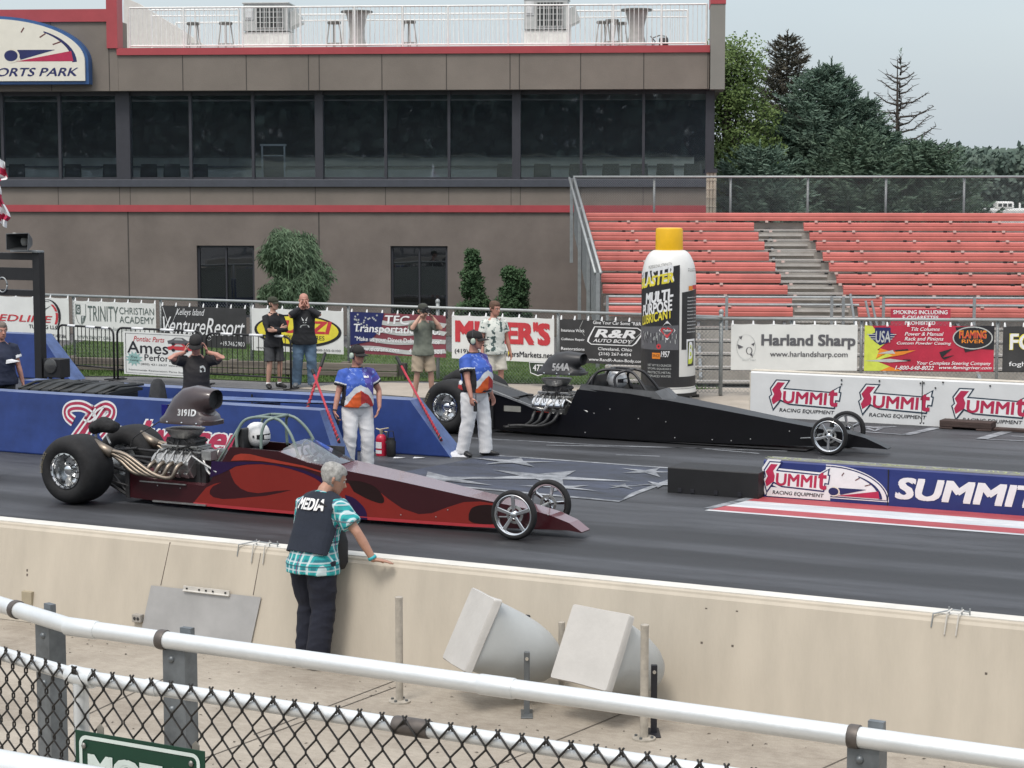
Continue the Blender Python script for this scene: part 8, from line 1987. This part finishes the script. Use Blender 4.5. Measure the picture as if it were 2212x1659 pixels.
t, I = person('starter in a blue star shirt in profile, holding a radio by his thigh', loc, -34, 1.86, 'ruddy', 1.34, .09, 0, 24, 2,
    {'R': dict(to=(.17, -.30, .83), pole=(-.8, -.25, 0), fd=(.12, .06, -1), pn=(.1, 1, 0), curl=.55, th=1), 'L': dict(to=(.10, .30, .84), pole=(-.8, .4, 0))}, ((.13, .13, 18), (-.10, -.11, -16)), .62, crew_mats(), crew_paint, m_wpant, baggy=1.15, shoe=m_shoek, hair='under_cap', hairm=mat('brown_hair', (0.06, 0.04, 0.026), .8), cap=m_kcap, hem=.94, vox=.0095, collar=m_blk, fold=.007)
headset(t, I, m_hs, m_blk); belt(t, I, .09, 1.34); sp, el, wr = I['sh']['R']
tr_ = Vector(loc) + Matrix.Rotation(radians(-34), 3, 'Z') @ (wr + Vector((.05, .035, -.12))); q = thing('radio', 'black hand radio held by the starter in profile', 'radio', tr_, -34); m = MB(); m.box(-.025, .025, -.018, .018, -.09, .05); m.build('case', m_grip, q, bevel=.006); m = MB(); m.tube([(.01, 0, .05), (.01, 0, .16)], .006, 6); m.build('aerial', m_grip, q)

# 4 man with both hands on his ears, between the island walls
fx = .12
def ears(y=.10, z=1.60, x=.02, sg=1): return dict(to=(x, y * sg, z))
t, I = person('man in a black tee and cap pressing both hands to his ears', PY(424, 800, 29.3).xy.to_3d(), -80, 1.80, 'ruddy', 1.14, .04, .10, -6, 22,
    {'R': dict(to=(.10, -.165, 1.50), pole=(.25, -.9, -.75), fd=(-.10, .30, 1), pn=(0, 1, -.2), curl=.28, th=-1), 'L': dict(to=(.10, .165, 1.50), pole=(.25, .9, -.75), fd=(-.10, -.30, 1), pn=(0, -1, -.2), curl=.28, th=1)}, None, .66, m_tee, None, m_dgrey, shoe=m_shoek, hair='under_cap', hairm=_M['dark_brown_hair'], cap=m_kcap, hem=.84, vox=.010)
glasses(t, I, m_sun); cloth_patch(t, 'shirt', [(.05, 1.23), (.13, 1.235), (.13, 1.29), (.10, 1.33), (.05, 1.32)], lambda a, b_: Vector((.3, a, b_)), PR['pale'], (-1, 0, 0), 'print')
# 5 man cut by the left edge
t, I = person('grey haired man in a navy shirt with white sleeve stripes, cut by the left edge', PY(3, 800, 31.0).xy.to_3d(), -62, 1.86, 'ruddy', 1.16, .05, 0, 8, 4, {'L': dict(to=(.10, .30, .82), pole=(-.7, .5, 0))}, None, .60,
    [mat('navy_polo', (0.014, 0.02, 0.045), .8, var=.15), m_whi], lambda c, sh, k: 1 if any((.44 < (c - q[0] / k).dot((q[1] - q[0]) / k) / ((q[1] - q[0]) / k).length_squared < .9) and abs(c.y) > .2 and c.x > .0 for q in sh.values()) else 0, m_dgrey, shoe=m_shoek, hair='short', hairm=mat('grey_brown_hair', (0.16, 0.13, 0.11), .8, var=.3, vs=20), hem=.84, vox=.0105)
cloth_patch(t, 'shirt', [(.02, 1.20), (.20, 1.19), (.22, 1.24), (.12, 1.27), (.03, 1.26)], lambda a, b_: Vector((.3, a, b_)), m_whi, (-1, 0, 0), 'print')
# 6 arms folded, shorts
t, I = person('slim man in dark jacket and grey shorts with folded arms, before the yellow oval', G(592, 838), -62, 1.80, 'fair', .92, .0, 0, 30, -2,
    {'R': dict(to=(.205, .06, 1.16), pole=(.1, -1, -.5), fd=(.1, 1, .25), pn=(-1, 0, .1), curl=.3, th=1), 'L': dict(to=(.235, -.05, 1.13), pole=(.1, 1, -.5), fd=(.05, -1, .1), pn=(-1, 0, 0), curl=.35, th=-1)}, ((.0, .12, 20), (.02, -.12, -10)), 1.92, m_hood, None, m_dgrey, True, 1.02, m_shoek, 'under_cap', _M['brown_hair'], mat('dark_camo_cap', (0.03, 0.034, 0.02), .85, var=.5, vs=25), .80, .011, m_hood, m_white, .006)
# 7 hands on cheeks, hoodie and jeans
t, I = person('bald man in a black hoodie and blue jeans with both hands on his cheeks', G(658, 835), -80, 1.86, 'ruddy', 1.20, .04, 0, 4, 2,
    {'R': dict(to=(.135, -.085, 1.485), pole=(.15, -.95, -.7), fd=(-.25, .10, 1), pn=(-.5, .9, 0), curl=.2, th=-1), 'L': dict(to=(.135, .085, 1.485), pole=(.15, .95, -.7), fd=(-.25, -.10, 1), pn=(-.5, -.9, 0), curl=.2, th=1)}, ((.02, .15, 14), (.0, -.15, -12)), 1.95, m_hood, None, m_jean, False, 1.18, mat('grey_trainer', (0.14, 0.15, 0.16), .7, var=.3, vs=18), 'stubble', mat('stubble_hair', (0.18, 0.11, 0.08), .8), None, .82, .011, m_hood, None, .008)
k = I['k']
for P in ([(-.06, 1.33), (-.03, 1.22), (-.005, 1.21), (-.02, 1.28)], [(.06, 1.33), (.03, 1.22), (.005, 1.21), (.02, 1.28)], [(-.09, 1.13), (.09, 1.13), (.08, 1.165), (.03, 1.185), (-.03, 1.185), (-.08, 1.165)]): cloth_patch(t, 'shirt', [(a * k, b_ * k) for a, b_ in P], lambda a, b_: Vector((.5, a, b_)), PR['pale'], (-1, 0, 0), 'print')
# 8 photographer
loc = G(914, 864)
t, I = person('photographer in a grey green tee and khaki shorts holding up a black camera', loc, -72, 1.80, 'fair', 1.0, .015, 0, 6, 4,
    {'R': dict(to=(.225, -.115, 1.545), pole=(.0, -.7, -1), fd=(.3, .6, .55), pn=(.3, .5, -.6), curl=.5, th=-1), 'L': dict(to=(.225, .115, 1.535), pole=(.0, .7, -1), fd=(.3, -.6, .55), pn=(.3, -.5, -.6), curl=.5, th=1)}, ((.02, .17, 16), (.0, -.15, -10)), .66, mat('sage_tee', (0.165, 0.18, 0.145), .85, var=.12, vs=5), None, m_khaki, True, 1.12, mat('grey_sandal', (0.2, 0.17, 0.15), .8), 'under_cap', _M['brown_hair'], mat('dark_green_cap', (0.04, 0.043, 0.034), .85, var=.3), .83, .010, None, None, .007)
cm_ = Vector(loc) + Matrix.Rotation(radians(-72), 3, 'Z') @ Vector((.275, 0, 1.675)); q = thing('camera', 'compact black camera held to the face of the photographer', 'camera', cm_, -72)
m = MB(); m.box(-.03, .03, -.085, .085, -.045, .045); m.box(-.02, .02, -.035, .035, .045, .065); m.build('body', m_grip, q, bevel=.006); m = MB(); m.lathe([(.034, .03), (.036, .07), (.03, .085), (.02, .08)], 18, (0, 0, -.004), 'x'); m.build('lens', m_block, q, 40)
# 9 leaf print shirt
def leaf_paint(c, sh, k):
    n_ = noise.noise(Vector((c.x * 9, c.y * 17, c.z * 13 + 5))) + .5 * noise.noise(Vector((c.x * 25, c.y * 40, c.z * 33))); return 1 if n_ > .30 else 2 if n_ > .22 else 0
t, I = person('man in a white leaf print shirt and pale shorts behind the starter in profile', G(1067, 862), -66, 1.84, 'ruddy', 1.10, .03, 0, 20, 8, {'L': dict(to=(.05, .30, .84), pole=(-.8, .3, 0)), 'R': dict(to=(.10, -.27, .86), pole=(-.8, -.3, 0))}, None, .62, [mat('shirt_cream', (0.60, 0.62, 0.57), .8, var=.05), mat('leaf_dark_green', (0.055, 0.085, 0.08), .8, var=.3), mat('leaf_sage', (0.24, 0.31, 0.29), .8)], leaf_paint, m_khakip, True, 1.15, mat('pale_trainer', (0.5, 0.5, 0.5), .7), 'short', mat('chestnut_hair', (0.10, 0.055, 0.035), .8, var=.3, vs=20), None, .82, .010, None, None, .007)

bpy.data.scenes.remove(_S2)
